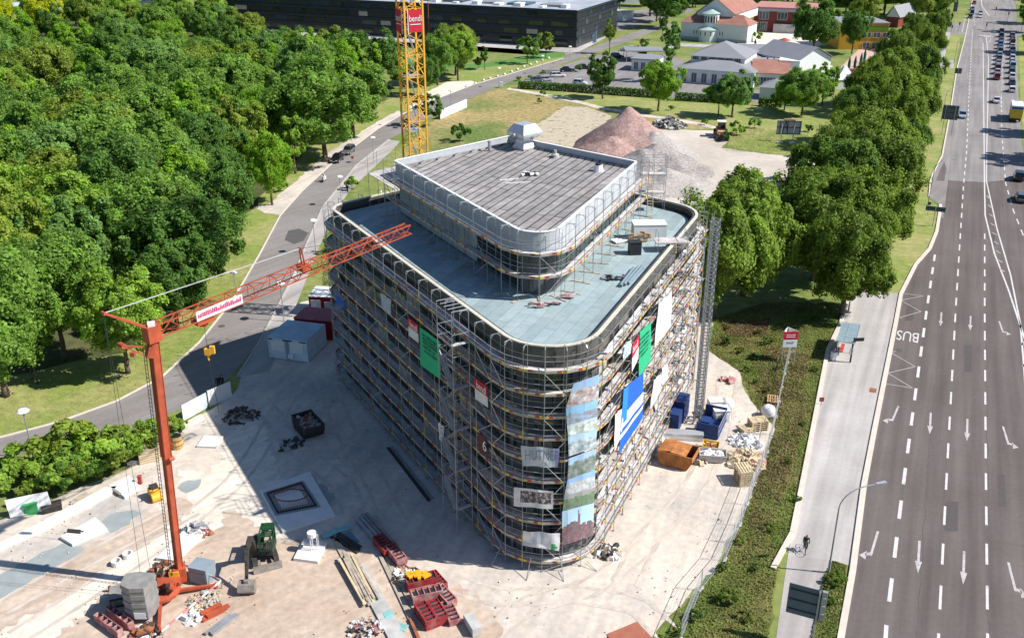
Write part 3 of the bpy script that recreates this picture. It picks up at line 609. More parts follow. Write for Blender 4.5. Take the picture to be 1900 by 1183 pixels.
# ---------------------------------------------------------------- scaffolds
SCM = [M['steel'], M['steellight']]
def scaffold(o, OLN, st, zl, zbase, ztop, di, do, closed=True, braces=4, topframe=True, yel=True, seed=1):
    r = random.Random(seed); n = len(st); segs = [(i, i+1) for i in range(n-1)]
    SS = [OLN.at(s) for s in st]
    for i, (p, nn) in enumerate(SS):
        f = MB(); a = p+nn*di; c = p+nn*do; zt = zl[-1]
        f.bar((*a, zbase), (*a, ztop), .027, 4, 0); f.bar((*c, zbase), (*c, ztop), .031, 4, 0)
        for z in zl: f.bar((*a, z-.04), (*c, z-.04), .028, 4, 0)
        if topframe:
            f.bar((*a, ztop), (*c, ztop), .032, 4, 1); f.bar((*c, ztop-.28), (*(c.lerp(a, .3)), ztop), .025, 4, 1); f.bar((*a, ztop-.28), (*(a.lerp(c, .3)), ztop), .025, 4, 1)
        f.box(c.x-.09, c.x+.09, c.y-.09, c.y+.09, zbase, zbase+.03, 0)
        if yel:
            for k, z in enumerate(zl):
                if r.random() < .22: f.bar((*c, z+.1), (*c, z+.9), .045, 4, 2 if r.random() < .6 else 3)
        f.build('frame', [M['steel'], M['steellight'], M['tyel'], M['tred']], o)
    for z in zl:
        dk = MB(); rl = MB(); tb = MB()
        for i, j in segs:
            (p, np_), (q, nq) = SS[i], SS[j]; e = q-p; L = e.length; g = e.normalized()*.03
            A = p+np_*(di-.1)+g; B = q+nq*(di-.1)-g; C_ = q+nq*(do-.04)-g; D = p+np_*(do-.04)+g; mid0, mid1 = A.lerp(D, .5), B.lerp(C_, .5)
            k = r.random(); m_ = 0 if k < .6 else 1
            h1 = A.lerp(D, .485); h2 = B.lerp(C_, .485)
            dk.slab((*A, z), (*h1, z), (*h2, z), (*B, z), .045, m_); h1 = A.lerp(D, .515); h2 = B.lerp(C_, .515)
            dk.slab((*h1, z), (*D, z), (*C_, z), (*h2, z), .045, 0 if r.random() < .7 else 1)
            P0 = p+np_*do; Q0 = q+nq*do
            for h in (.5, 1.0): rl.bar((*P0, z+h), (*Q0, z+h), .024, 4, 0)
            I0 = p+np_*di; J0_ = q+nq*di; rl.bar((*I0, z+1.0), (*J0_, z+1.0), .02, 4, 0)
            t0, t1, t2 = .0, .48, .74
            P1 = p+np_*(do-.05); Q1 = q+nq*(do-.05); w_ = np_.normalized()*.03
            flip = r.random() < .2
            for (u0, u1, mm) in ((0, .56, 2), (.56, .78, 0), (.78, 1, 1)):
                if flip: u0, u1 = 1-u1, 1-u0
                X = P1.lerp(Q1, u0); Y = P1.lerp(Q1, u1)
                tb.slab((*X, z+.05), (*Y, z+.05), (*Y, z+.23), (*X, z+.23), .03, mm)
        dk.build('walkway', [M['deck'], M['decklight']], o); rl.build('guardrail', M['steel'], o); tb.build('toe_board', [M['tred'], M['tyel'], M['plank']], o)
    for i in range(0, n-1, braces):
        bb = MB(); (p, np_), (q, nq) = SS[i], SS[i+1]; a = p+np_*(do+.04); c = q+nq*(do+.04); lo = zbase
        for k, z in enumerate(zl):
            x, y = (a, c) if k % 2 == 0 else (c, a)
            bb.bar((*x, lo+.05), (*y, z), .026, 4, 0); lo = z
        bb.build('brace', M['steellight'], o)
scf = thing('facade_scaffold', 'tall steel tube scaffold wrapped round the building facades with red and yellow toe boards', 'scaffolding')
zl = [.7+1.9*k for k in range(10)]
st = OL.stations(2.57, 1.3)
scaffold(scf, OL, st+[OL.L-.001], zl, .05, 19.8, .32, 1.15, braces=3)
rcl = MB(); r = random.Random(12)       # builders' clutter lying on the sunny walkways
for k in range(300):
    s = r.uniform(5, 46); z = zl[r.randrange(1, 10)]; p, nn = OL.at(s, r.uniform(.45, .95)); a = math.atan2(nn.y, nn.x)+math.pi/2
    rcl.obox((p.x, p.y, z+.12), (r.uniform(.2, 1.6), r.uniform(.12, .5), r.uniform(.06, .25)), a+r.uniform(-.4, .4), r.choice([0, 1, 2, 2]))
tag(rcl.build('insulation_offcuts', [M['whitecloth'], M['decklight'], M['plank']]), 'white and grey offcuts and bags littering the sunlit scaffold walkways', 'building waste', kind='stuff')
# base jacks and raking props at the round corner
pr = MB()
for u, v, du in [(985, 1068, -25), (1040, 1086, 20), (1090, 1060, 45), (930, 1060, -20)]:
    q = P(u, v)
    b0, nn = OL.surf(u, v-30, 1.2); pr.bar((b0.x, b0.y, 1.4), (b0.x+nn.x*1.3, b0.y+nn.y*1.3, .03), .03, 4); pr.bar((b0.x, b0.y, .2), (b0.x+nn.x*1.3, b0.y+nn.y*1.3, .05), .025, 4)
pr.build('raking_prop', M['steel'], scf)
psc = thing('rooftop_scaffold', 'low scaffold standing on the roof terrace round the penthouse walls', 'scaffolding')
# run from the rear left corner round the front to the rear right
sL = OP.S[3*(OP.na+1)+OP.na]; seq = [s for s in OP.stations(2.4, 1.3)]; seq = sorted([(s-sL) % OP.L for s in seq]); seq = [s for s in seq if s < (OP.S[OP.na+1]-sL) % OP.L+.1]
scaffold(psc, OP, [(s+sL) for s in seq], [20.8, 22.8], 18.86, 24.9, .5, 1.35, closed=False, braces=4, seed=5)
for s in seq:
    fp = MB(); p, nn = OP.at(s+sL, 1.1); a = math.atan2(nn.y, nn.x)
    fp.obox((p.x, p.y, 18.83), (1.9, .28, .05), a+random.uniform(-.2, .2))
    fp.build('foot_plank', M['plank'], psc)
# wide loading platform at the rear left of the penthouse
lp = MB(); q = P(700, 318, 22.8); 
lp.slab(P(683, 322, 22.8), P(733, 352, 22.8), P(745, 346, 22.8), P(740, 306, 22.8), .05, 0)
for u, v in [(683, 322), (712, 340), (735, 306), (700, 316), (733, 352)]:
    e = P(u, v, 22.8); lp.bar((e.x, e.y, 18.9), (e.x, e.y, 24.9), .03, 4, 1)
    lp.bar((e.x-.4, e.y-.3, 23.9), (e.x+.4, e.y+.3, 23.9), .025, 4, 1)
lp.bar(P(683, 322, 23.8), P(733, 352, 23.8), .025, 4, 1)
lp.bar(P(683, 322, 23.8), P(740, 306, 23.8), .025, 4, 1)
lp.build('loading_platform', [M['deck'], M['steel']], psc)
# lattice stair of scaffold behind the right rear corner of the penthouse
rt = thing('access_tower', 'slim scaffold access tower at the right rear corner of the penthouse', 'scaffolding')
c0 = P(1190, 330, 22.5); f = MB()
for dx in (0, 1.3, 2.6):
    for dy in (0, 1.1): f.bar((c0.x+dx, c0.y+dy*1.0, 18.9), (c0.x+dx, c0.y+dy, 24.8), .032, 4)
for z in (20.8, 22.8, 24.7):
    for dy in (0, 1.1): f.bar((c0.x, c0.y+dy, z), (c0.x+2.6, c0.y+dy, z), .028, 4); f.bar((c0.x, c0.y+dy, z-.9), (c0.x+2.6, c0.y+dy, z-.9), .024, 4)
    for dx in (0, 1.3, 2.6): f.bar((c0.x+dx, c0.y, z), (c0.x+dx, c0.y+1.1, z), .028, 4)
f.build('frame', M['steel'], rt)
for z in (20.8, 22.8): f = MB(); f.box(c0.x+.05, c0.x+2.55, c0.y+.05, c0.y+1.05, z, z+.05); f.build('walkway', M['deck'], rt)
f = MB()
for k in range(14): f.obox((c0.x+.9+k*.0, c0.y-.25-.12*k, 22.6-.28*k), (.55, .06, .04))
f.bar((c0.x+.62, c0.y-.2, 22.8), (c0.x+.62, c0.y-1.95, 18.9), .03, 4); f.bar((c0.x+1.18, c0.y-.2, 22.8), (c0.x+1.18, c0.y-1.95, 18.9), .03, 4)
f.build('ladder', M['woodlight'], rt)
# stair tower on the shaded long facade
dL = (Vector((-2.8, 69.6))-Vector((-17.4, 94.7))).normalized(); nL = Vector((dL.y, -dL.x)); nL = -nL if nL.x > 0 else nL
stt = thing('stair_tower', 'steel scaffold stair tower with zigzag flights on the shaded facade', 'scaffolding')
tp = plane(848, 606, (Vector((-2.8, 69.6))+nL*1.7).to_tuple()+(0,), dL); t0 = Vector((tp.x, tp.y))-dL*1.5
f = MB()
for k in (0, 1):
    for w_ in (-.45, 1.0):
        q = t0+dL*2.6*k+nL*w_; f.bar((*q, .05), (*q, 20.7), .036, 4, 0)
for z in zl:
    for w_ in (-.45, 1.0):
        a = t0+nL*w_; c = t0+dL*2.6+nL*w_
        for h in (0, .5, 1.0): f.bar((*a, z+h), (*c, z+h), .024, 4, 1)
    for k in (0, 1):
        a = t0+dL*2.6*k-nL*.45; c = t0+dL*2.6*k+nL*1.0
        for h in (0, .95): f.bar((*a, z+h), (*c, z+h), .026, 4, 1)
f.build('frame', [M['steel'], M['steel']], stt)
for k in range(9):
    f = MB(); z = zl[k]; z2 = zl[k+1]; s0, s1 = (.35, 2.25) if k % 2 == 0 else (2.25, .35); w0 = .1 if k % 2 == 0 else .6
    a = t0+dL*s0+nL*w0; c = t0+dL*s1+nL*w0; a2 = a+nL*.5; c2 = c+nL*.5
    f.slab((*a, z), (*a2, z), (*c2, z2), (*c, z2), .06, 0)
    f.bar((*a2, z+.9), (*c2, z2+.9), .03, 4, 1); f.build('stair_flight', [M['steel'], M['steel']], stt)
    f = MB(); q = t0+dL*(2.25 if k % 2 == 0 else .0); q2 = q+dL*.35
    f.slab((*(q-nL*.4), z2), (*(q+nL*.95), z2), (*(q2+nL*.95), z2), (*(q2-nL*.4), z2), .05); f.build('landing', M['deck'], stt)
f = MB(); q = t0+dL*1.3+nL*.3
for a_ in range(5): f.bar((*(t0+dL*.65*a_-nL*.45), 20.7), (*(t0+dL*.65*a_+nL*1.0), 20.7), .03, 4)
f.build('top_rail', M['steellight'], stt)
# material hoist
hb0 = P(1286, 786); hm = thing('material_hoist', 'silver goods hoist mast beside the sunny facade with blue platform at its foot', 'hoist', hb0)
dR = Vector((.398, .917)); nR = Vector((.917, -.398)); aR = math.atan2(dR.y, dR.x)
for k in (0, 1):
    f = MB(); o_ = dR*(k*.95)
    cs = [o_+dR*x+nR*y for x, y in ((0, 0), (.62, 0), (.62, .62), (0, .62))]
    for c in cs: f.bar((*c, 0), (*c, 21.8), .05, 4)
    z = 0
    while z < 21.6:
        for i in range(4):
            a, c = cs[i], cs[(i+1) % 4]; f.bar((*a, z), (*c, z), .05, 4)
            if i == 0: f.bar((*a, z), (*c, z+.72), .03, 4)
        z += .72
    f.build('mast', M['hoiststeel'], hm)
for z in (5, 11, 16, 20): f = MB(); f.bar((-2.6*nR.x, -2.6*nR.y, z), (0, 0, z), .05, 4); f.build('wall_tie', M['steellight'], hm)
f = MB(); A_ = lambda x, y, z: (dR.x*x+nR.x*y, dR.y*x+nR.y*y, z)
f.obox(A_(-.2, 1.9, .3), (4.2, 2.3, .35), aR, 0); f.obox(A_(-2.2, 1.9, .95), (.12, 2.2, 1.3), aR, 0); f.obox(A_(1.8, 1.9, .95), (.12, 2.2, 1.3), aR, 0); f.obox(A_(-.2, 3.0, .8), (4.0, .1, 1.0), aR, 0)
f.build('platform', M['blue'], hm)
f = MB(); f.obox(A_(-1.2, 1.5, 1.0), (1.2, .9, 1.1), aR, 0); f.obox(A_(.8, -1.6, 1.2), (2.2, 1.3, 2.3), aR, 0); f.obox(A_(-1.6, -1.5, 1.0), (1.4, 1.0, 1.9), aR, 0)
f.build('motor_housing', M['blue'], hm)
f = MB()
for x in (-2.2, -.2, 1.8): f.bar(A_(x, .8, .1), A_(x, .8, 1.6), .04, 4); f.bar(A_(x, 3, .1), A_(x, 3, 1.5), .04, 4)
for z in (.9, 1.5): f.bar(A_(-2.2, 3.05, z), A_(1.8, 3.05, z), .035, 4); f.bar(A_(-2.2, .8, z), A_(-2.2, 3, z), .035, 4)
f.build('railing', M['steellight'], hm)
# ---------------------------------------------------------------- banners on the scaffold
def banner(name, label, cat, quadpx, off, mats, nx=8, ny=6, paint=None, flutter=.05, seed=0, OLN=None, group=None):
    """cloth hung on the outer scaffold plane; quadpx = top-left, top-right, bottom-right, bottom-left sight lines"""
    OLN = OLN or OL; r = random.Random(seed); b = MB(); A, B, C_, D = [Vector(q) for q in quadpx]; G = []; N_ = []
    for j in range(ny+1):
        for i in range(nx+1):
            u, v = i/nx, j/ny; q = A.lerp(B, u).lerp(D.lerp(C_, u), v); p, n = OLN.surf(q.x, q.y, off)
            p = p+Vector((n.x, n.y, 0))*(math.sin(u*11+v*2+seed)*math.cos(v*5+seed*2)*flutter+.02); G.append(p); N_.append(n)
    def f(i, j): return j*(nx+1)+i
    back = [(p.x-n.x*.02, p.y-n.y*.02, p.z) for p, n in zip(G, N_)]
    m_ = lambda i, j: paint((i+.5)/nx, (j+.5)/ny) if paint else 0
    K = len(G); vs = [tuple(p) for p in G]+back
    for j in range(ny):
        for i in range(nx): b.add([vs[k] for k in (f(i, j+1), f(i+1, j+1), f(i+1, j), f(i, j))], [(0, 1, 2, 3)], m_(i, j)); b.add([vs[K+k] for k in (f(i, j), f(i+1, j), f(i+1, j+1), f(i, j+1))], [(0, 1, 2, 3)], m_(i, j))
    o = b.build(name, mats); tag(o, label, cat, group); return o
def wordbars(o, quadpx, off, rows, m, OLN=None, h=.5, seed=3):
    """lines of lettering too small to read, as short raised strokes"""
    OLN = OLN or OL; r = random.Random(seed); b = MB(); A, B, C_, D = [Vector(q) for q in quadpx]
    for (v, u0, u1) in rows:
        u = u0
        while u < u1:
            wd = r.uniform(.02, .05); hh = h*r.uniform(.6, 1)
            c = []
            for (uu, vv) in ((u, v+hh), (u+wd, v+hh), (u+wd, v-hh), (u, v-hh)):
                q = A.lerp(B, uu).lerp(D.lerp(C_, uu), vv); p, n = OLN.surf(q.x, q.y, off+.09); c.append(p)
            b.add(c, [(0, 1, 2, 3)], 0); u += wd+r.choice([.012, .015, .04])
    b.build('lettering', m, o)
def word(o, s, quadpx, off, at, size, m, wid):
    A, B, C_, D = [Vector(q) for q in quadpx]
    def pt(u, v): q = A.lerp(B, u).lerp(D.lerp(C_, u), v); return OL.surf(q.x, q.y, off+.1)
    p, n = pt(*at); p2, _ = pt(at[0]+.1, at[1]); x = (p2-p); x.z = 0
    return textobj(s, 'lettering', size, p, x, (0, 0, 1), m, o, wid)
RW = [M['redbanner'], M['whitecloth']]
redpaint = lambda u, v: 0 if v < .5 else 1
q1 = [(757, 588), (776, 603), (777, 636), (759, 622)]; o = banner('banner', 'red and white company banner left of the green sheet on the shaded facade', 'banner', q1, 1.25, RW, paint=redpaint, flutter=.01); word(o, 'bendl', q1, 1.25, (.5, .3), .9, M['inkw'], 1.5)
q2 = [(880, 699), (904, 717), (906, 756), (882, 739)]; o = banner('banner', 'red and white company banner low on the shaded facade right of the stair tower', 'banner', q2, 1.25, RW, paint=redpaint, flutter=.01); word(o, 'bendl', q2, 1.25, (.5, .3), .9, M['inkw'], 1.5)
q3 = [(779, 606), (817, 634), (818, 704), (780, 676)]; o = banner('banner', 'green banner with dark lettering on the shaded long facade', 'banner', q3, 1.28, [M['greenbanner']], flutter=.02)
wordbars(o, q3, 1.28, [(.16, .1, .75), (.25, .1, .9), (.34, .1, .85), (.45, .1, .7), (.56, .2, .8)], M['ink'], h=.032)
q4 = [(1187, 615), (1208, 597), (1207, 668), (1185, 700)]; o = banner('banner', 'green banner with dark lettering on the sunlit right facade', 'banner', q4, 1.28, [M['greenbanner']], flutter=.02)
wordbars(o, q4, 1.28, [(.2, .1, .9), (.3, .1, .9), (.4, .15, .85), (.5, .1, .9), (.6, .15, .8)], M['ink'], h=.03)
q5 = [(1173, 640), (1186, 620), (1184, 665), (1172, 690)]; o = banner('banner', 'red and white company banner beside the green sheet on the sunlit facade', 'banner', q5, 1.28, RW, paint=redpaint, flutter=.01); word(o, 'bendl', q5, 1.28, (.5, .28), .9, M['inkw'], 1.4)
q6 = [(1157, 722), (1194, 690), (1192, 775), (1148, 842)]
banner('banner', 'large blue banner with a white stripe on the sunlit facade', 'banner', q6, 1.3, [M['bluebanner'], M['whitecloth'], mat('banner_light_blue', (.03, .25, .75), .7, .05)], nx=12, ny=14, paint=lambda u, v: (2 if (u < .25 and v < .55) else 1 if .46 < v < .62 else (1 if .74 < v < .78 else 0)), flutter=.02)
q7 = [(1141, 768), (1156, 755), (1155, 800), (1140, 838)]; banner('banner', 'white cloth panel left of the blue banner', 'banner', q7, 1.27, [M['whitecloth']])
q8 = [(1222, 562), (1247, 541), (1244, 606), (1214, 645)]; banner('banner', 'long white sheet high on the sunlit facade right of the green banner', 'banner', q8, 1.27, [M['whitecloth']])
q9 = [(1213, 705), (1228, 690), (1226, 725), (1206, 760)]; banner('banner', 'white sheet hanging on the sunlit facade right of the blue banner', 'banner', q9, 1.27, [M['whitecloth']])
q10 = [(1228, 682), (1240, 672), (1238, 700), (1229, 716)]; banner('banner', 'small white sheet at the far end of the sunlit facade', 'banner', q10, 1.27, [M['whitecloth']])
q11 = [(1158, 640), (1172, 628), (1170, 655), (1156, 668)]; banner('banner', 'small crumpled pale blue and white sheet near the top of the sunlit facade', 'banner', q11, 1.27, [M['whitecloth'], mat('pale_blue_cloth', (.3, .42, .62), .8, .1)], paint=lambda u, v: int(u*7+v*5) % 2)
q12 = [(706, 541), (725, 556), (726, 585), (708, 570)]; banner('banner', 'pale blue white sheet near the left end of the shaded facade', 'banner', q12, 1.27, [mat('faded_sheet', (.40, .45, .52), .8, .15)])
q13 = [(622, 545), (639, 562), (640, 575), (624, 560)]; banner('banner', 'small dark blue sheet at the far left edge of the shaded facade', 'banner', q13, 1.27, [M['bluebanner']])
q14 = [(813, 782), (823, 790), (825, 822), (815, 814)]; banner('banner', 'narrow white strip left of the stair tower on the shaded facade', 'banner', q14, 1.27, [M['whitecloth']])
q15 = [(886, 800), (902, 812), (905, 850), (890, 840)]; o = banner('banner', 'dark banner with a white round emblem under the lower red banner', 'banner', q15, 1.27, [mat('banner_brown', (.12, .05, .045), .8, .2)], flutter=.01); word(o, '6', q15, 1.27, (.7, .5), 1.3, M['inkw'], .6)
PHO = mat('group_photo_print', (.10, .08, .09), .7, .5, 6, col2=(.48, .42, .40), scale2=4, thr=(.5, .6))
G3 = [mat('banner_film_grey', (.50, .54, .58), .5, .08, 1), M['whitecloth'], M['inkb'], mat('banner_film_violet', (.22, .22, .45), .5, .05, 1), M['grime'], M['greenlight']]
q16 = [(966, 826), (1038, 832), (1035, 867), (970, 863)]; o = banner('banner', 'uppermost of the three white banners low on the round corner with grey lettering', 'banner', q16, 1.3, G3, nx=12, ny=5, paint=lambda u, v: 3 if u > .92 else 0, flutter=.07, seed=2, group='banners on the round corner'); word(o, 'HUTNER', q16, 1.33, (.55, .45), 1.3, M['inkb'], 2.6)
q17 = [(954, 903), (1027, 911), (1026, 944), (953, 938)]; banner('banner', 'middle of the three white banners on the round corner with a dark group photo', 'banner', q17, 1.3, G3[:4]+[PHO]+G3[5:], nx=18, ny=8, paint=lambda u, v: 1 if (v > .78 or v < .15 or u < .15 or u > .93) else 4, flutter=.04, seed=4, group='banners on the round corner')
q18 = [(971, 984), (1040, 989), (1037, 1021), (969, 1011)]; banner('banner', 'lowest of the three white banners on the round corner with a green dot', 'banner', q18, 1.3, G3, nx=18, ny=8, paint=lambda u, v: 5 if ((u-.85)**2*4+(v-.8)**2 < .03) else (0 if .3 < u < .55 and v < .8 or (v > .75 and u < .4) else 1), flutter=.08, seed=6, group='banners on the round corner')
# printed photographs hanging as one column on the corner
def printmat(name, sky, land, land2):
    sky, land, land2 = [tuple(.84*x+.12*(sum(q)/3)+.04 for x in q) for q in (sky, land, land2)]
    return [mat(name+'_sky', sky, .6, .1, .5), mat(name+'_land', land, .7, .35, 3.5, col2=land2, scale2=2.0, thr=(.35, .65)), M['whitecloth']]
prints = [([(1064, 712), (1112, 694), (1110, 742), (1050, 756)], 'topmost printed photo of the column, red roofed houses under blue sky', (.28, .48, .75), (.30, .14, .12), (.62, .62, .64), .35),
 ([(1050, 756), (1109, 741), (1108, 772), (1052, 789)], 'second printed photo of the column, blue sky over a brown town roofscape', (.22, .50, .78), (.30, .22, .18), (.25, .45, .72), .45),
 ([(1052, 789), (1108, 772), (1107, 796), (1054, 808)], 'third printed photo of the column, pale facades above green', (.55, .70, .72), (.35, .42, .38), (.70, .74, .72), .3),
 ([(1054, 808), (1107, 796), (1106, 829), (1055, 846)], 'fourth printed photo of the column, light sky over grey blocks', (.45, .66, .88), (.22, .30, .36), (.58, .64, .66), .4),
 ([(1055, 850), (1106, 832), (1104, 870), (1053, 889)], 'fifth printed photo of the column, hill and tree line', (.35, .55, .85), (.30, .34, .34), (.10, .16, .08), .35),
 ([(1053, 889), (1104, 870), (1104, 903), (1047, 920)], 'sixth printed photo of the column, town under blue sky', (.25, .45, .80), (.42, .44, .46), (.60, .62, .64), .4),
 ([(1047, 920), (1103, 903), (1102, 932), (1044, 947)], 'seventh printed photo of the column, old street with a green patch', (.34, .34, .33), (.16, .18, .15), (.12, .26, .10), .2),
 ([(1043, 948), (1102, 932), (1100, 992), (1043, 1012)], 'lowest printed photo of the column, church spire over a red roofed city', (.42, .66, .88), (.28, .10, .11), (.12, .12, .14), .48)]
for k, (q, lab, s1, l1, l2, hz) in enumerate(prints):
    rr = random.Random(k+40); hl = [hz]
    for _ in range(30): hl.append(min(hz+.14, max(hz-.12, hl[-1]+rr.uniform(-.07, .07))))
    if k == 7: hl[14] = .1; hl[15] = .22
    o = banner('photo_banner', lab, 'banner', q, 1.3, printmat('print_%d' % k, s1, l1, l2), nx=28, ny=24, paint=lambda u, v: 0 if v < hl[int(u*28)] else 1, flutter=.02, seed=k, group='printed photographs on the round corner')
# ---------------------------------------------------------------- things standing on the roofs
def ventilator():
    t = thing('roof_ventilator', 'big zinc ventilation hood at the rear corner of the penthouse roof', 'ventilation hood', P(973, 275, 23.68), math.radians(42), None, .9)
    f = MB(); f.lathe([(1.5, 0), (1.5, .25), (1.05, .7), (1.05, 1.25)], n=4, m=0); f.build('base', M['steellight'], t, rz=math.pi/4)
    f = MB()
    def fr(a, b_, z0, z1): return f.add([(x*a, y*a, z0) for x, y in ((-1, -1), (1, -1), (1, 1), (-1, 1))]+[(x*b_, y*b_, z1) for x, y in ((-1, -1), (1, -1), (1, 1), (-1, 1))], [(0, 1, 5, 4), (1, 2, 6, 5), (2, 3, 7, 6), (3, 0, 4, 7), (3, 2, 1, 0), (4, 5, 6, 7)])
    fr(.85, 1.55, 1.15, 1.75); fr(1.55, 1.55, 1.75, 2.1); fr(1.55, .95, 2.1, 3.1); f.build('hood', M['steellight'], t)
    f = MB()
    for s in (-1, 1): f.bar((s*1.5, 0, 1.9), (s*1.95, 0, 1.9), .22, 10)
    f.build('outlet', M['steel'], t)
ventilator()
t = thing('roof_drain', 'small concrete collar with pipe near the rear edge of the penthouse roof', 'roof outlet', P(1030, 291, 23.67)); f = MB(); f.lathe([(.42, 0), (.42, .32), (.15, .36), (.15, .75)], n=10); f.build('collar', M['conc'], t); f = MB(); f.box(-.6, -.2, -.7, .2, 0, .06); f.build('mat', M['dark'], t)
t = thing('air_valve', 'white round vent with black caps on the right part of the penthouse roof', 'roof vent', P(1110, 317, 23.67)); f = MB(); f.lathe([(.55, 0), (.45, .4), (.42, .6)], n=12); f.build('collar', M['white'], t)
f = MB()
for x, y in ((-.2, 0), (.2, .1), (0, -.2)): f.lathe([(.12, .6), (.14, .8)], (x, y, 0), 8)
f.build('cap', M['dark'], t)
t = thing('tool_bundle', 'heap of black hoses and white tools lying mid roof', 'tool heap', P(980, 325, 23.68)); f = MB(); r = random.Random(2)
for k in range(14): f.obox((r.uniform(-1.1, 1.1), r.uniform(-.35, .35), .1+r.uniform(0, .12)), (r.uniform(.2, .7), r.uniform(.1, .35), .18), r.uniform(0, 3), k % 2)
f.build('tools', [M['dark'], M['white']], t)
for k, (a, c) in enumerate([((927, 334), (962, 331)), ((938, 340), (985, 337))]):
    f = MB(); f.bar(P(*a, 23.70), P(*c, 23.70), .06, 4); tag(f.build('white_batten', M['white']), ['shorter upper', 'longer lower'][k]+' white batten lying on the grey penthouse roof', 'batten')
f = MB(); f.lathe([(.16, 0), (.16, 1.0), (.22, 1.0), (.22, 1.15)], n=10); tag(f.build('flue_pipe', M['steel'], loc=P(908, 280, 23.68)), 'short steel flue pipe by the rear left parapet', 'pipe')
def roofbox(name, lab, cat, u, v, sz, m, z=18.82, rz=ANG, legs=None):
    t = thing(name, lab, cat, P(u, v, z), rz); f = MB(); f.box(-sz[0]/2, sz[0]/2, -sz[1]/2, sz[1]/2, 0, sz[2]); f.build('body', m, t)
    f = MB(); f.box(-sz[0]/2-.04, sz[0]/2+.04, -sz[1]/2-.04, sz[1]/2+.04, sz[2], sz[2]+.05); f.build('lid', legs or m, t); return t
roofbox('cabin_box', 'large white box on the terrace at the far right corner', 'site box', 1203, 442, (3.2, 1.6, 1.6), M['white'], rz=.05)
t = roofbox('tool_bin', 'black bin with a white side on the right terrace', 'bin', 1177, 470, (1.1, 1.0, 1.2), M['dark'], rz=.1)
f = MB(); f.box(.56, .6, -.45, .45, .1, 1.1); f.build('side_panel', M['white'], t)
f = MB(); r = random.Random(8)
for k in range(16): f.obox((r.uniform(-.8, .8), r.uniform(-.5, .5), .12+.16*(k//3)), (r.uniform(.7, 1.2), .14, .14), r.uniform(-.3, .3))
tag(f.build('timber_pile', M['wood'], loc=P(1188, 448, 18.83)), 'brown timber offcuts piled beside the white box on the terrace', 'timber pile')
f = MB(); f.obox((0, 0, .12), (2.6, 1.0, .14), .5); tag(f.build('insulation_board', M['white'], loc=P(1158, 446, 18.83)), 'white boards leaning flat behind the black bin', 'board')
for k in range(3):
    a, c = P(1151+k*7, 530-k*2, 18.95), P(1176+k*8, 497-k*1, 18.95); f = MB(); f.bar(a, c, .17, 8); tag(f.build('membrane_roll', mat('roll_blue_grey', (.20, .27, .31), .6, .1)), ordn(k)+' of the blue grey rolls from the left on the right terrace', 'roofing roll', 'roofing rolls on the terrace')
f = MB(); r = random.Random(5)
for k in range(14): f.obox((r.uniform(-1.2, 1.2), r.uniform(-.5, .5), .08), (r.uniform(.4, .9), .2, .1), r.uniform(0, 3), k % 2)
tag(f.build('metal_offcuts', [M['steel'], M['dark']], loc=P(1145, 516, 18.83)), 'scattered grey metal pieces left of the blue grey rolls', 'metal scrap')
for k, (u, v) in enumerate([(1052, 553), (1000, 568), (1026, 565)]):
    f = MB(); r = random.Random(k)
    for j in range(6): f.obox((r.uniform(-.4, .4), r.uniform(-.3, .3), .06+j*.04), (r.uniform(.5, 1.0), .18, .08), r.uniform(-.5, .5), j % 2)
    tag(f.build('plank_scraps', [M['deck'], M['formredpale']], loc=P(u, v, 18.83)), ['reddish plank scraps right of the penthouse scaffold corner', 'plank scraps nearest the round parapet', 'small plank scraps between the two other heaps'][k], 'plank scraps')
t = thing('terrace_bridge', 'pale wooden platform on legs bridging the right parapet', 'work platform', P(1246, 447, 19.7), .05); f = MB(); f.box(-1.6, 1.6, -.8, .8, 0, .1); f.build('deck', M['deck'], t)
for x in (-1.4, 1.4): f = MB(); f.bar((x, -.7, -.9), (x, -.7, 1.0), .03, 4); f.bar((x, .7, -.9), (x, .7, 1.0), .03, 4); f.bar((x, -.7, 1), (x, .7, 1), .03, 4); f.build('leg', M['steel'], t)
f = MB()
for s in (-.28, .28): f.bar((s, -1.1, -.85), (s, -.82, 0.05), .035, 4)
for k in range(4): f.bar((-.28, -1.05+.06*k, -.7+.2*k), (.28, -1.05+.06*k, -.7+.2*k), .03, 4)
f.build('ladder', M['woodlight'], t)
# ================================================================ VEGETATION
M['leaf'] = leafmat('broad_leaves', (.17, .31, .042), (.31, .47, .088), .5)
M['grassblade'] = leafmat('grass_blades', (.20, .28, .055), (.42, .38, .15), .3, False)
M['weedblade'] = leafmat('weed_blades', (.12, .20, .03), (.27, .26, .075), .3, False)
def quads_mesh(name, cen, nor, size, mats, rng, aspect=1.0):
    n = len(cen); a = rng.normal(size=(n, 3)); t = np.cross(nor, a); t /= np.linalg.norm(t, axis=1)[:, None]+1e-9
    b = np.cross(nor, t); s = size[:, None]
    k = np.array([(-1, -.55), (.15, -1), (1, .5), (-.2, 1)]); V = np.empty((n, 4, 3))
    for i, (x, y) in enumerate(k): V[:, i] = cen+t*s*x*aspect+b*s*y+nor*s*(.18 if i % 2 else -.1)
    me = bpy.data.meshes.new(name); me.vertices.add(n*4); me.vertices.foreach_set('co', V.reshape(-1))
    me.loops.add(n*4); me.loops.foreach_set('vertex_index', np.arange(n*4, dtype=np.int32))
    me.polygons.add(n); me.polygons.foreach_set('loop_start', np.arange(0, n*4, 4, dtype=np.int32))
    try: me.polygons.foreach_set('loop_total', np.full(n, 4, dtype=np.int32))
    except Exception: pass
    me.materials.append(mats); me.update(); me.validate(); return me
def unit(rng, n): v = rng.normal(size=(n, 3)); return v/np.linalg.norm(v, axis=1)[:, None]
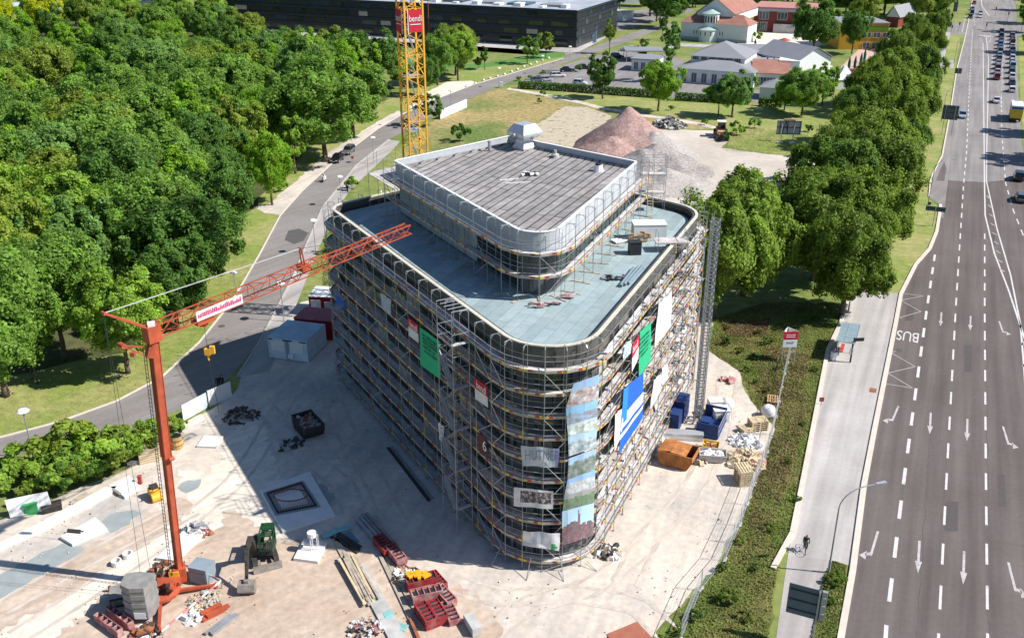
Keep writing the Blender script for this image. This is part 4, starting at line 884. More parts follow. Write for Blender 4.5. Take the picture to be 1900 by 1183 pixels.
def crown(name, seed, rx, rz, nl, nleaf, leaf, zc, shape='round'):
    """leaf clumps gathered on sub-lobes of uneven lobes"""
    rng = np.random.default_rng(seed); d = unit(rng, nl); d[:, 2] = d[:, 2]*.9+.12
    ph = np.arctan2(d[:, 1], d[:, 0]); env = 1+.13*np.sin(2*ph+seed)+.10*np.sin(5*ph+seed*2+d[:, 2]*4)
    rad = rng.uniform(.48, .88, nl)*env; L = d*rad[:, None]*np.array([rx, rx, rz]); lr = rng.uniform(.15, .33, nl)*rx
    if shape == 'cone': L[:, 0:2] *= (1-.55*(L[:, 2:3]/rz*.5+.5)); lr *= (1.05-.5*(L[:, 2]/rz*.5+.5))
    ns = nl*9; ii = np.repeat(np.arange(nl), 9); sd = unit(rng, ns); sd += L[ii]/np.array([rx, rx, rz])*.9; sd /= np.linalg.norm(sd, axis=1)[:, None]
    SL = L[ii]+sd*lr[ii][:, None]*rng.uniform(.55, 1.05, ns)[:, None]; sr = lr[ii]*rng.uniform(.3, .65, ns)
    n = nleaf; jj = rng.integers(0, ns, n); ld = unit(rng, n); ld[:, 2] += .25; ld += (SL[jj]-0)/np.linalg.norm(SL[jj], axis=1)[:, None]*.55; ld /= np.linalg.norm(ld, axis=1)[:, None]
    c = SL[jj]+ld*sr[jj][:, None]*rng.uniform(.35, 1.2, n)[:, None]
    nor = ld*.8+unit(rng, n)*.75+(L[ii][jj]/np.array([rx, rx, rz]))*.5; nor[:, 2] += .1; nor /= np.linalg.norm(nor, axis=1)[:, None]
    c[:, 2] = np.maximum(c[:, 2], -rz*.86+rng.uniform(0, .7, n)); c[:, 2] += zc
    return quads_mesh(name, c, nor, rng.uniform(.6, 1.25, n)*leaf, M['leaf'], rng)
def trunkmesh(seed, h, r, spread, rz):
    b = MB(); rn = random.Random(seed); x = y = 0; pts = [(0, 0, 0)]
    for k in range(1, 5): x += rn.uniform(-.12, .12); y += rn.uniform(-.12, .12); pts.append((x, y, h*k/4))
    for k in range(4): b.bar(pts[k], pts[k+1], r*(1.15-.14*k), 7, 0, r*(1.15-.14*(k+1)))
    top = Vector(pts[-1])
    for k in range(7):
        a = 2*math.pi*k/7+rn.uniform(-.4, .4); e = top+Vector((math.cos(a)*spread*rn.uniform(.4, .75), math.sin(a)*spread*rn.uniform(.4, .75), rz*rn.uniform(.1, .75)))
        s0 = top-Vector((0, 0, h*rn.uniform(0, .25))); mid = s0.lerp(e, .5)+Vector((0, 0, .4)); b.bar(s0, mid, r*.45, 5, 0, r*.3); b.bar(mid, e, r*.3, 5, 0, r*.12)
    return b
def tree_proto(name, seed, H, R, trunkh, nl=20, nleaf=9000, leaf=.3, tr=.3, shape='round'):
    """a tree of height H, crown radius R; returns (trunk mesh, crown mesh)"""
    rz = (H-trunkh)/2*1.02; zc = trunkh+rz*.98
    cm = crown('crown', seed, R, rz, nl, nleaf, leaf, zc, shape)
    b = trunkmesh(seed, trunkh+rz*.35, tr, R, rz); o = b.build('trunk', M['bark'], smooth=True); me = o.data; bpy.data.objects.remove(o); return me, cm
PR = {}
for k in range(5): PR['park%d' % k] = tree_proto('park', 10+k, 15, 5.6+.3*k, 2.6, 46+4*k, 44000, .165, .34)
for k in range(3): PR['small%d' % k] = tree_proto('small', 30+k, 9, 3.1, 1.9, 28, 16000, .135, .14)
for k in range(2): PR['cone%d' % k] = tree_proto('cone', 40+k, 16, 3.9, 2.2, 22, 22000, .18, .25, 'cone')
for k in range(2): PR['birch%d' % k] = tree_proto('birch', 50+k, 18, 4.2, 3.5, 26, 15000, .15, .22, 'cone')
for k in range(3): PR['bush%d' % k] = tree_proto('bush', 60+k, 2.6, 1.9, .35, 12, 7000, .10, .06)
for k in range(3): PR['alley%d' % k] = tree_proto('alley', 70+k, 12.5, 7.2, 2.2, 64, 64000, .17, .42)
def plant(kind, x, y, sc, colr, label, name='tree', cat='tree', group=None, rz=0, sz=None):
    tm, cm = PR[kind]; t = thing(name, label, cat, (x, y, 0), rz, group, (sc, sc, sz or sc))
    for nm, me in (('trunk', tm), ('crown', cm)):
        o = bpy.data.objects.new(nm, me); COL.objects.link(o); o.parent = t; o.color = (*colr, 1)
    return t
DKG, MDG, LTG, YLG, OLV, BLG = (.55, .66, .7), (.9, .95, .9), (1.25, 1.2, .9), (2.1, 1.45, .3), (1.15, .95, .8), (.9, .98, 1.35)
VIV = (1.02, 1.12, .5)
CN = {DKG: 'dark green', MDG: 'mid green', LTG: 'light green', YLG: 'yellow leaved', OLV: 'olive green', BLG: 'grey green', VIV: 'bright green'}
def inpoly(x, y, poly):
    c = False; n = len(poly)
    for i in range(n):
        (x1, y1), (x2, y2) = poly[i], poly[i-1]
        if (y1 > y) != (y2 > y) and x < (x2-x1)*(y-y1)/(y2-y1)+x1: c = not c
    return c
# --- park wood left of the curved road, in jittered rows
fp = [P(*q).xy[:] for q in [(-330, 700), (0, 650), (40, 640), (200, 600), (300, 560), (400, 470), (432, 395), (470, 350), (520, 300), (560, 262), (620, 215), (690, 178), (640, 150), (520, 130), (470, 85), (380, 40), (200, 12), (-500, 12)]]
rf = random.Random(21); rows = 0; placed = []
y = 96.0; row = 0
while y < 420:
    sp = 9.8 if y < 200 else (12 if y < 290 else 17); xx = -260+(row % 2)*sp/2; k = 0
    while xx < 20:
        x = xx+rf.uniform(-1.8, 1.8); yy = y+rf.uniform(-1.8, 1.8); xx += sp
        if not inpoly(x, yy, fp): continue
        u = 950+FPX*x/(yy*CP+42*SP)
        if u < -90: continue
        placed.append((row, x, yy))
    y += sp*.9; row += 1
byrow = {}
for q in placed: byrow.setdefault(q[0], []).append(q)
for ri, (rw, lst) in enumerate(sorted(byrow.items())):
    for k, (_, x, yy) in enumerate(sorted(lst, key=lambda q: q[1])):
        c = rf.choice([DKG, MDG, MDG, OLV, BLG, MDG, VIV, LTG]); far = yy > 250
        kd = rf.choice(['park0', 'park1', 'park2', 'park3', 'park4', 'park0', 'cone0' if far or rf.random() < .3 else 'park3'])
        s = rf.uniform(.82, 1.22)*(1 if yy < 250 else .85)
        if 90 < 950+FPX*x/(yy*CP+42*SP) < 150 and 195 < yy < 235: s *= .6
        if x < -165 and 320 < yy < 400 and rf.random() < .8: c = YLG
        size = 'tall' if s > 1 else ('low' if s < .88 else 'medium')
        plant(kd, x, yy, s, c, '%s %s tree of the wood, %s from left in its %s row' % (size, CN[c], ordn(k), ordn(ri)), group='trees of the park wood', rz=rf.uniform(0, 6.28))
def at(u, v, kind, h0, topv, colr, label, rs=1.0, name='tree', cat='tree', group=None):
    """tree with its foot at (u, v) reaching up to sight line topv"""
    p = P(u, v); h = hgt(p, topv); s = h/h0
    if p.y > 170 and name == 'tree': rs *= 1.22
    return plant(kind, p.x, p.y, s*rs, colr, label, name, cat, group, random.uniform(0, 6), s)
at(238, 692, 'park1', 15, 505, LTG, 'light green young tree alone on the grass behind the red crane mast', 1.0)
at(12, 735, 'park2', 15, 470, MDG, 'tall tree at the left frame edge above the hedge bushes', .95)
at(70, 712, 'cone1', 16, 560, DKG, 'dark narrow tree right of the left frame edge tree', .8)
at(120, 668, 'park4', 15, 440, MDG, 'mid green tree at the wood edge over the red rope arm', .95)
at(330, 612, 'park0', 15, 430, DKG, 'dark tree directly above the crane jib sign', .95)
at(420, 470, 'park3', 15, 300, DKG, 'broad dark green tree at the wood edge above the crane jib', .95)
at(355, 560, 'park4', 15, 365, DKG, 'very broad dark tree with layered crown at the bend of the wood', 1.1)
at(548, 322, 'cone1', 16, 195, LTG, 'upright light green roadside tree right of the wood edge', .9)
at(604, 300, 'park2', 15, 120, MDG, 'big round roadside tree nearest the two dark cars', 1.0)
at(655, 255, 'park0', 15, 110, MDG, 'big roadside tree behind the two dark cars', 1.0)
at(505, 380, 'park2', 15, 250, VIV, 'bright green edge tree above the pale verge', .75)
at(690, 175, 'park1', 15, 60, DKG, 'dark roadside tree left of the yellow crane', .9)
at(745, 165, 'park0', 15, 90, LTG, 'round green tree seen through the yellow crane', .8)
for k, (u, v, tv, kd) in enumerate([(812, 158, 62, 'park2'), (850, 150, 58, 'park3'), (845, 140, 45, 'park4'), (790, 178, 105, 'park1')]):
    at(u, v, kd, 15, tv, [MDG, LTG, OLV, DKG][k], ['rounded tree just right of the yellow crane', 'light green tree of the clump right of the yellow crane', 'highest tree of the clump right of the yellow crane', 'low dark tree at the foot of the clump right of the yellow crane'][k], .75)
at(792, 235, 'small0', 9, 175, DKG, 'dark bushy tree beside the yellow crane foot')
at(899, 130, 'cone0', 16, 78, DKG, 'slim dark tree on the verge of the far road', .7)
at(887, 128, 'small1', 9, 106, MDG, 'little tree beside the slim dark one on the far verge')
at(978, 119, 'small0', 9, 68, MDG, 'round young tree in front of the reed bed', .9)
at(1012, 108, 'small2', 9, 60, OLV, 'second young tree right of the round one by the black building', .9)
at(1118, 183, 'park0', 15, 98, DKG, 'dark green tree before the hedge of the car park', .75)
at(1221, 206, 'park3', 15, 112, VIV, 'bright yellow green tree in the middle of the lawn', .75)
at(1333, 214, 'small1', 9, 145, MDG, 'mid green tree left of the paired trees on the lawn', .95)
at(1358, 218, 'park1', 15, 136, BLG, 'grey green tree right of the paired trees on the lawn', .9)
at(1242, 152, 'birch0', 18, 22, BLG, 'tall loose birch in front of the grey roofed hall', .8)
at(1131, 100, 'birch1', 18, 25, OLV, 'tall olive tree right of the black building corner', .8)
at(1228, 75, 'birch1', 18, 14, DKG, 'dark loose tree left of the white church', .8)
at(1195, 95, 'small2', 9, 72, DKG, 'low rounded tree beside the forecourt')
at(1455, 205, 'park2', 15, 150, VIV, 'bright green tree left of the path beside the white shed', .9)
at(1487, 215, 'park4', 15, 128, MDG, 'mid green tree right of the white shed', .85)
at(1525, 195, 'park0', 15, 118, VIV, 'bright tree below the white tent', .7)
at(1507, 110, 'park1', 15, 2, DKG, 'dark tree in front of the brick building', .8)
at(1580, 100, 'park3', 15, 18, DKG, 'dark tree left of the yellow building', .65)
at(1425, 38, 'park4', 15, -14, MDG, 'tree behind the red church roof', .7)
at(1600, 48, 'park2', 15, -16, OLV, 'olive tree behind the yellow building', .8)
at(1290, 14, 'park2', 15, -25, DKG, 'left tree of the dark row behind the church', .9)
at(1252, 24, 'park0', 15, -14, OLV, 'wide tree between the forecourt and the church', .8)
for k, (u, v) in enumerate([(1150, 20), (1200, 12), (1250, 2), (1340, -12), (1470, 5), (1545, 20), (1560, 6), (1640, 18), (1660, 5), (1700, 30), (1725, 15), (1755, 22), (1700, 0), (1650, -14), (1600, -12), (1540, -10), (1740, -14), (1760, 5)]):
    at(u, v, 'park%d' % (k % 5), 15, v-55, [DKG, MDG, OLV][k % 3], '%s tree from the left in the belt along the top edge' % ordn(k), .9, group='trees along the top edge')
for k, (u, v) in enumerate([(1905, 60), (1915, 20), (1930, 100), (1940, 0), (1912, -8), (1960, 250), (1985, 300), (1900, -20), (1925, 45)]):
    p = P(u, v); plant('park%d' % (k % 5), p.x, p.y, .95, DKG, '%s dark tree along the right side of the far road' % ordn(k), group='trees right of the far road', rz=k)
# --- avenue of broad trees left of the main road
AV = [(1560, 585, 400, .9), (1325, 590, 330, .85), (1378, 548, 322, .85), (1508, 520, 335, 1.0), (1590, 500, 330, 1.0), (1530, 440, 270, 1.0), (1620, 420, 260, .95), (1600, 350, 205, 1.0), (1660, 340, 225, .8), (1560, 372, 240, .9), (1650, 270, 140, .95), (1590, 275, 165, 1.0), (1690, 255, 150, .8), (1640, 200, 95, .95), (1700, 185, 90, .85), (1660, 145, 62, .9), (1712, 128, 48, .85), (1690, 95, 30, .8), (1728, 88, 28, .75), (1610, 215, 120, .9), (1745, 70, 22, .6)]
for k, (u, v, tv, rs) in enumerate(AV):
    p = P(u, v); h = hgt(p, tv); s = h/12.5
    plant('alley%d' % (k % 3), p.x, p.y, max(.8, min(1.25, s))*rs*.86, [(.74, .69, .54), (.88, .80, .58), (.6, .64, .52)][k % 3] if k not in (1, 2) else (1.05, .95, .8), ('broad dark crowned avenue tree, %s from the near end of the avenue' % ordn(k)) if k not in (1, 2) else ['airy light green tree touching the scaffold corner', 'light green tree behind the goods hoist mast'][k-1], group='avenue trees beside the main road' if k not in (1, 2) else None, rz=k*1.3, sz=max(.75, min(1.25, s)))
# --- shrubs
HB = [(18, 905, 862), (60, 885, 835), (20, 880, 850), (105, 880, 818), (90, 905, 850), (150, 880, 800), (140, 900, 840), (195, 865, 800), (235, 850, 800), (185, 890, 850), (265, 838, 795), (322, 800, 775), (300, 830, 800), (-10, 925, 870), (45, 920, 872), (335, 805, 785)]
for k, (u, v, tv) in enumerate(HB):
    at(u, v, 'bush%d' % (k % 3), 2.6, tv, [MDG, LTG, OLV][k % 3], 'leafy %s hedge bush between road and site, %s planted' % (CN[[MDG, LTG, OLV][k % 3]], ordn(k)), 1.0+.15*(k % 3), 'hedge_bush', 'bush', 'bushes between the road and the site')
SB = [(852, 262, 232, 'dark bush in the meadow beside the yellow crane'), (1008, 178, 168, 'grey green bush by the trodden path'), (1000, 192, 183, 'second bush on the trodden path edge'), (1245, 205, 196, 'dark bush left of the lawn trees'), (1240, 188, 183, 'small bush on the lawn under the bright tree'), (1365, 250, 228, 'bright bush right of the wheel loader'), (1350, 262, 244, 'low shrub behind the wheel loader'), (1400, 238, 222, 'spindly grey green shrub near the billboard'), (1490, 292, 268, 'shrub at the right end of the gravel yard'), (1500, 245, 232, 'dark shrub behind the billboard'), (1307, 232, 222, 'dry shrub left of the wheel loader'), (1186, 107, 88, 'round clipped bush by the pavilion'), (963, 150, 142, 'clipped ball bush, left one at the hedge end'), (984, 148, 140, 'clipped ball bush, middle one at the hedge end'), (1008, 141, 131, 'clipped ball bush nearest the far road'), (1432, 97, 82, 'bright green bush in the courtyard'), (1400, 78, 60, 'shrub at the church corner'), (655, 352, 330, 'low shrub by the penthouse platform corner'), (615, 470, 445, 'tall grass bush left of the scaffold'), (1075, 133, 121, 'small spruce in the car park'), (60, 705, 560, 'cypress like tall shrub at the left edge'), (520, 355, 335, 'small leafy roadside shrub')]
for k, (u, v, tv, lb) in enumerate(SB):
    at(u, v, 'bush%d' % (k % 3) if k != 20 else 'cone0', 2.6 if k != 20 else 16, tv, [DKG, BLG, OLV, DKG, MDG, VIV][k % 6], lb, .95 if k != 20 else .5, 'bush', 'bush')
for k, (u, v, c) in enumerate([(1345, 640, DKG), (1372, 655, OLV), (1398, 668, DKG), (1350, 612, OLV), (1425, 640, MDG), (1440, 688, DKG), (1400, 712, DKG), (1420, 728, OLV), (1385, 690, MDG), (1408, 620, OLV), (1512, 690, OLV), (1490, 790, MDG), (1460, 860, OLV), (1478, 930, MDG), (1425, 985, OLV), (1400, 1060, MDG), (1350, 1120, LTG), (1290, 1150, DKG), (1255, 1175, MDG), (1232, 1195, OLV), (1380, 1150, OLV), (1340, 1060, DKG), (1372, 1010, MDG), (1515, 600, DKG), (1550, 1085, LTG), (1532, 1120, MDG)]):
    p = P(u, v); plant('bush%d' % (k % 3), p.x, p.y, random.uniform(.2, .42), (c[0]*.6, c[1]*.6, c[2]*.6), 'low %s weed clump on the strip beside the pavement, %s of its kind' % (CN[c], ordn(k)), 'weed_bush', 'bush', 'weed bushes on the strip', k)
TB = random.Random(8)
for k in range(86):
    u = TB.uniform(1110, 1780); v = TB.uniform(-24, 14) if u > 1250 else TB.uniform(-24, 6)
    if k > 66: u, v = [(1235, 52), (1218, 40), (1206, 30), (1262, 26), (1285, 14), (1300, 4), (1405, -4), (1440, 0), (1475, -2), (1510, 8), (1532, 22), (1610, 34), (1640, 26), (1680, 34), (1702, 42), (1722, 30), (1595, 12), (1568, 30), (1740, 38)][k-67]
    p = P(u, v); plant('park%d' % (k % 5), p.x, p.y, TB.uniform(.85, 1.25), TB.choice([DKG, MDG, OLV]), 'distant tree of the upper belt, %s planted among many alike' % ordn(k), group='distant trees of the upper belt', rz=k)
# weeds and high grass: too many to count
def meadow(name, polys, n, h, label, m, seed, ground=0, sz=.1):
    rng = np.random.default_rng(seed); out = []
    for poly in polys:
        w_ = [P(*q).xy[:] for q in poly]; xs = [p[0] for p in w_]; ys = [p[1] for p in w_]; c = 0; k = 0
        while c < n//len(polys) and k < n*12:
            k += 1; x = rng.uniform(min(xs), max(xs)); y = rng.uniform(min(ys), max(ys))
            if inpoly(x, y, w_) and (math.sin(x*.9+seed)*math.cos(y*.7)+rng.normal()*.6 > -.6): out.append((x, y, 0)); c += 1
    c = np.array(out); N = len(c); hh = rng.uniform(.4, 1, N)*h; c[:, 2] = hh*.5
    nor = unit(rng, N)*.75; nor[:, 2] = np.abs(nor[:, 2])+.45; nor /= np.linalg.norm(nor, axis=1)[:, None]
    me = quads_mesh(name, c, nor, hh*.42, M[m], rng, .55); o = bpy.data.objects.new(name, me); COL.objects.link(o); return tag(o, label, 'grass', kind='stuff')
meadow('weeds', [[(1330, 592), (1420, 562), (1550, 562), (1536, 650), (1500, 800), (1470, 960), (1440, 1080), (1425, 1190), (1240, 1190), (1290, 1110), (1340, 1040), (1385, 940), (1410, 880), (1440, 795), (1395, 745), (1375, 690), (1315, 650)]], 46000, .26, 'high mixed weeds on the strip between site fence and pavement', 'weedblade', 3)
M['brownblade'] = leafmat('dry_weed_blades', (.16, .11, .05), (.29, .21, .10), .3, False)
meadow('dry_weeds', [[(1420, 640), (1500, 660), (1490, 800), (1462, 900), (1420, 1000), (1380, 1040), (1400, 900), (1440, 790), (1400, 720)], [(1340, 600), (1430, 590), (1420, 625), (1350, 625)]], 16000, .32, 'dry brown seed heads among the weeds beside the fence', 'brownblade', 9)
meadow('weeds', [[(1506, 1183), (1521, 1110), (1529, 1070), (1545, 1042), (1570, 1050), (1563, 1110), (1548, 1190)]], 9000, .28, 'weeds round the foot of the near street lamp', 'weedblade', 4)
meadow('meadow_grass', [[(745, 290), (790, 235), (870, 180), (930, 165), (1010, 180), (1120, 200), (1050, 196), (975, 240), (950, 290)], [(1340, 280), (1350, 262), (1345, 243), (1400, 238), (1500, 250), (1500, 290)], [(600, 540), (640, 540), (640, 440), (600, 460)]], 16000, .32, 'long dry meadow grass around the gravel yard', 'grassblade', 5)
meadow('meadow_grass', [[(0, 812), (110, 783), (215, 745), (300, 700), (370, 635), (430, 560), (480, 475), (440, 440), (400, 500), (330, 600), (230, 660), (0, 720)]], 14000, .14, 'rough grass between the wood and the curved road', 'grassblade', 6)
# clipped hedge of the car park: one body
def hedge(px, h, wd, label, seed):
    rng = np.random.default_rng(seed); out = []; no = []; pts = [P(*q) for q in px]
    for a, c in zip(pts, pts[1:]):
        L = (c-a).length; n = int(L*170); d = (c-a).normalized(); s = Vector((-d.y, d.x, 0))
        for _ in range(n):
            t = rng.uniform(0, 1); k = rng.integers(0, 3); w_ = rng.uniform(-wd/2, wd/2)
            if k == 0: q = a.lerp(c, t)+s*w_; z = h*(1+.05*math.sin(t*L*5)); nn = (0, 0, 1)
            else: sg = 1 if k == 1 else -1; q = a.lerp(c, t)+s*sg*wd/2; z = rng.uniform(0, h); nn = (s.x*sg, s.y*sg, .2)
            out.append((q.x, q.y, z)); no.append(nn)
    c = np.array(out)+rng.normal(size=(len(out), 3))*.06; nn = np.array(no)+unit(rng, len(out))*.7; nn /= np.linalg.norm(nn, axis=1)[:, None]
    me = quads_mesh('hedge', c, nn, np.full(len(c), .16), M['leaf'], rng); o = bpy.data.objects.new('hedge', me); COL.objects.link(o); o.color = (.45, .55, .5, 1)
    return tag(o, label, 'hedge')
hedge([(962, 164), (1060, 170), (1150, 177), (1240, 183)], 1.9, 1.3, 'long dark clipped hedge along the near side of the car park', 1)
hedge([(1252, 186), (1320, 190), (1390, 194)], 1.9, 1.3, 'shorter clipped hedge continuing right below the hall', 2)
hedge([(1408, 196), (1450, 200)], 1.9, 1.2, 'short dark hedge in front of the white shed', 3)
# ================================================================ CRANES
def lattice(b, A, B, wv, hv, step, rc, rd, tri=False, mc=0, md=0):
    """lattice beam from A to B; wv, hv are half-width and height vectors"""
    A = Vector(A); B = Vector(B); wv = Vector(wv); hv = Vector(hv); L = (B-A).length; n = max(1, round(L/step))
    ch = [lambda t, s=s, q=q: A.lerp(B, t)+wv*s+hv*q for s, q in (((-1, 0), (1, 0), (0, 1)) if tri else ((-1, 0), (1, 0), (1, 1), (-1, 1)))]
    for c in ch: b.bar(c(0), c(1), rc, 4, mc)
    m = len(ch)
    for k in range(n):
        for i in range(m):
            p, q = ch[i], ch[(i+1) % m]; t0, t1 = k/n, (k+1)/n
            if (k+i) % 2: p, q = q, p
            b.bar(p(t0), q(t1), rd, 4, md)
            if k % 2 == 0: b.bar(p(t0), q(t0), rd, 4, md)
    return b
# red self-erecting crane
cb = P(338, 1087); r_ = ray(284, 632); hin = Vector((0, 0, CAMH))+r_*(61.2/r_.y)
jt = P(757, 432, 22.6); jd = Vector((jt.x-hin.x, jt.y-hin.y, 0)).normalized(); js = Vector((-jd.y, jd.x, 0))
cr_ = thing('self_erecting_crane', 'orange red site crane with folding mast and lattice jib reaching over the roof', 'crane', cb)
L0 = lambda p: Vector(p)-cb
f = MB(); top = L0(hin); lo = Vector((0, 0, 1.6)); mid = lo.lerp(top, .52); ax = (top-lo).normalized(); sx = jd.cross(ax).normalized(); sy = ax.cross(sx)
def boxbeam(f, a, c, w_, m=0):
    vs = [p+sx*x*w_+sy*y*w_ for p in (a, c) for x, y in ((-1, -1), (1, -1), (1, 1), (-1, 1))]
    f.add(vs, [(3, 2, 1, 0), (4, 5, 6, 7), (0, 1, 5, 4), (1, 2, 6, 5), (2, 3, 7, 6), (3, 0, 4, 7)], m)
boxbeam(f, lo, mid, .2)
for s in (-1, 1):
    for t in (-1, 1): f.bar(lo+sx*.21*s+sy*.21*t, mid+sx*.21*s+sy*.21*t, .045, 4)
f.build('lower_mast', M['orange'], cr_)
f = MB(); boxbeam(f, mid, top, .26)
for s in (-1, 0, 1):
    for t in (-1, 1): f.bar(mid+sx*.27*s+sy*.27*t, top+sx*.27*s+sy*.27*t, .045, 4)
for s in (-.5, .5): f.bar(mid+sx*s-sy*.1, mid+sx*s+sy*.3, .16, 6)
f.build('upper_mast', M['orange'], cr_)
f = MB(); off = -jd*.72
for s in (-.16, .16): f.bar(lo+off+js*s, top+off+js*s, .025, 4)
k = 0
while k < 60: p = lo.lerp(top, k/60)+off; f.bar(p-js*.16, p+js*.16, .018, 4); k += 1
f.build('ladder', M['dark'], cr_)
f = MB(); J0 = top+jd*.2+Vector((0, 0, .25)); J1 = L0(jt)
Jm = J0.lerp(J1, .62); lattice(f, J0, Jm, js*.42, Vector((0, 0, .95)), 1.0, .055, .032)
f.build('inner_jib', M['orange'], cr_)
f = MB(); lattice(f, Jm, J1, js*.36, Vector((0, 0, .8)), .9, .05, .03); f.bar(J1-js*.4, J1+js*.4, .08, 4); f.build('outer_jib', M['orange'], cr_)
f = MB(); a = J0.lerp(J1, .535)+Vector((0, 0, .9)); up = plane(557, 461, (hin.x, hin.y), jd); upl = L0(up)
f.bar(a+js*.2, upl+js*.12, .07, 4); f.bar(a-js*.2, upl-js*.12, .07, 4); f.bar(upl-js*.2, upl+js*.2, .1, 5); f.obox(a-Vector((0, 0, .2)), (.8, .8, .5), math.atan2(jd.y, jd.x)); f.build('jib_strut', M['orange'], cr_)
bk = L0(plane(192, 581, (hin.x, hin.y), jd)); f = MB(); f.bar(top+Vector((0, 0, .9)), bk, .14, 5, 0, .09); f.bar(bk-js*.22, bk+js*.22, .12, 6); f.build('back_strut', M['orange'], cr_)
ar = L0(plane(226, 641, (hin.x, hin.y), jd)); f = MB(); f.bar(top-Vector((0, 0, .5)), ar, .08, 4); f.bar(top-Vector((0, 0, 1.6)), ar, .07, 4); f.bar(ar-js*.3, ar+js*.3, .2, 8); f.obox(ar+Vector((.5, .3, -.8)), (.3, .3, .3)); f.build('rope_arm', M['orange'], cr_)
f = MB(); f.bar(top-jd*.45-Vector((0, 0, 1.1)), top+jd*.5+Vector((0, 0, 1.2)), .36, 6); f.obox(top+Vector((0, 0, .6)), (1.0, .9, 1.2), math.atan2(jd.y, jd.x)); f.build('mast_head', M['orange'], cr_)
f = MB(); f.obox(top+Vector((.1, -.1, 1.25)), (.5, .4, .45), .4); f.build('head_box', M['white'], cr_)
f = MB(); f.bar(bk, upl, .04, 4); f.build('pendant_rope', M['conc'], cr_)
f = MB(); f.bar(bk, L0(P(262, 1075, 1.5)), .018, 3); f.bar(bk, L0(P(285, 1090, 1.2)), .018, 3); f.bar(upl, J1, .02, 3); f.build('guy_rope', M['dark'], cr_)
# jib sign with red lettering too small to read
sg0, sg1 = J0.lerp(J1, .125), J0.lerp(J1, .285); ofs = -js*.46 if (-js).y < 0 else js*.46
f = MB(); f.slab(sg0+ofs+Vector((0, 0, .05)), sg1+ofs+Vector((0, 0, .05)), sg1+ofs+Vector((0, 0, .8)), sg0+ofs+Vector((0, 0, .8)), .03); f.build('jib_sign', M['whitecloth'], cr_)
f = MB(); r = random.Random(3); t = .03; o2 = ofs*1.09
while t < .97:
    d = r.uniform(.015, .035); a, c = sg0.lerp(sg1, t)+o2, sg0.lerp(sg1, min(.98, t+d))+o2
    f.slab(a+Vector((0, 0, .28)), c+Vector((0, 0, .28)), c+Vector((0, 0, .45+r.uniform(0, .25))), a+Vector((0, 0, .45+r.uniform(0, .25))), .01); t += d+.012
f.build('lettering', mat('sign_magenta_red', (.62, .04, .16), .6, .05), cr_)
# trolley and hook
tj = None
for k in range(1000):
    p = J0.lerp(J1, k/1000)+cb
    d_ = p.y*CP-(p.z-CAMH)*SP; uu = 950+FPX*p.x/d_
    if uu >= 376: tj = p; break
f = MB(); tl = tj-cb; f.obox(tl-Vector((0, 0, .25)), (1.5, .9, .25), math.atan2(jd.y, jd.x)); f.obox(tl+Vector((0, 0, -.5)), (.5, .6, .3), 0); f.build('trolley', M['orange'], cr_)
r_ = ray(380, 652); hk = Vector((0, 0, CAMH))+r_*(tj.y/r_.y); hk.x = tj.x; hl = hk-cb
f = MB(); f.bar(tl, hl, .02, 3); f.build('hoist_rope', M['dark'], cr_)
f = MB(); f.obox(hl, (.45, .3, .5)); f.obox(hl+Vector((.35, 0, .15)), (.35, .25, .6)); f.bar(hl, hl-Vector((0, 0, .7)), .08, 5); f.build('hook_block', M['yellow'], cr_)
r_ = ray(395, 765); e_ = (Vector((0, 0, CAMH))+r_*(tj.y/r_.y)).z; f = MB(); f.bar(hl-Vector((0, 0, .6)), Vector((hl.x+.2, hl.y, max(.3, e_))), .025, 4); f.build('sling_chain', M['grime'], cr_)
f = MB(); C0 = Vector((0, 0, 0))
ctr = L0(P(300, 1108))
f.lathe([(1.5, .55), (1.5, .8), (1.1, .95)], ctr, 14); f.obox(ctr+Vector((.3, .5, 1.15)), (2.2, 1.3, .5), .5); f.obox(lo+Vector((0, 0, -.3)), (.9, .9, 1.2), .3); f.build('slewing_platform', M['orange'], cr_)
feet = [(205, 1098), (297, 1170), (402, 1092), (335, 1052)]
for u, v in feet:
    f = MB(); e = L0(P(u, v)); f.bar(ctr+Vector((0, 0, .45)), e+Vector((0, 0, .4)), .2, 4, 0, .13); f.bar(e+Vector((0, 0, .02)), e+Vector((0, 0, .6)), .12, 6); f.box(e.x-.4, e.x+.4, e.y-.4, e.y+.4, .02, .08, 1); f.build('outrigger', [M['orange'], M['plank']], cr_)
f = MB(); c = L0(P(268, 1142)); hx = [(-1.15, -.5), (-.3, -1.0), (.75, -.95), (1.05, -.4), (1.05, .8), (-.2, 1.0), (-1.15, .75)]
for k in range(8): f.prism([(c.x+x*(1 if k % 2 else .955), c.y+y*(1 if k % 2 else .955)) for x, y in hx], .5+.36*k, .5+.36*k+.345)
f.build('counterweight', M['concdk'], cr_)
f = MB(); c = L0(P(264, 1142)); f.slab((c.x-.1, c.y-1.0, .6), (c.x+.75, c.y-.99, .6), (c.x+.75, c.y-.99, 1.15), (c.x-.1, c.y-1.0, 1.15), .03); f.build('white_plate', M['white'], cr_)
f = MB(); c = L0(P(331, 1088)); f.obox(c+Vector((0, -.3, 1.25)), (.75, .5, 1.15), .15); f.build('control_cabinet', M['yellow'], cr_)
f = MB(); r = random.Random(5)
for k in range(16): f.obox(ctr+Vector((r.uniform(-.7, 1.7), r.uniform(-.9, 1.6), 1.0+r.uniform(0, .6))), (r.uniform(.2, .7), r.uniform(.2, .5), r.uniform(.2, .6)), r.uniform(0, 3), k % 2)
f.build('winch_gear', [M['grime'], M['orange']], cr_)
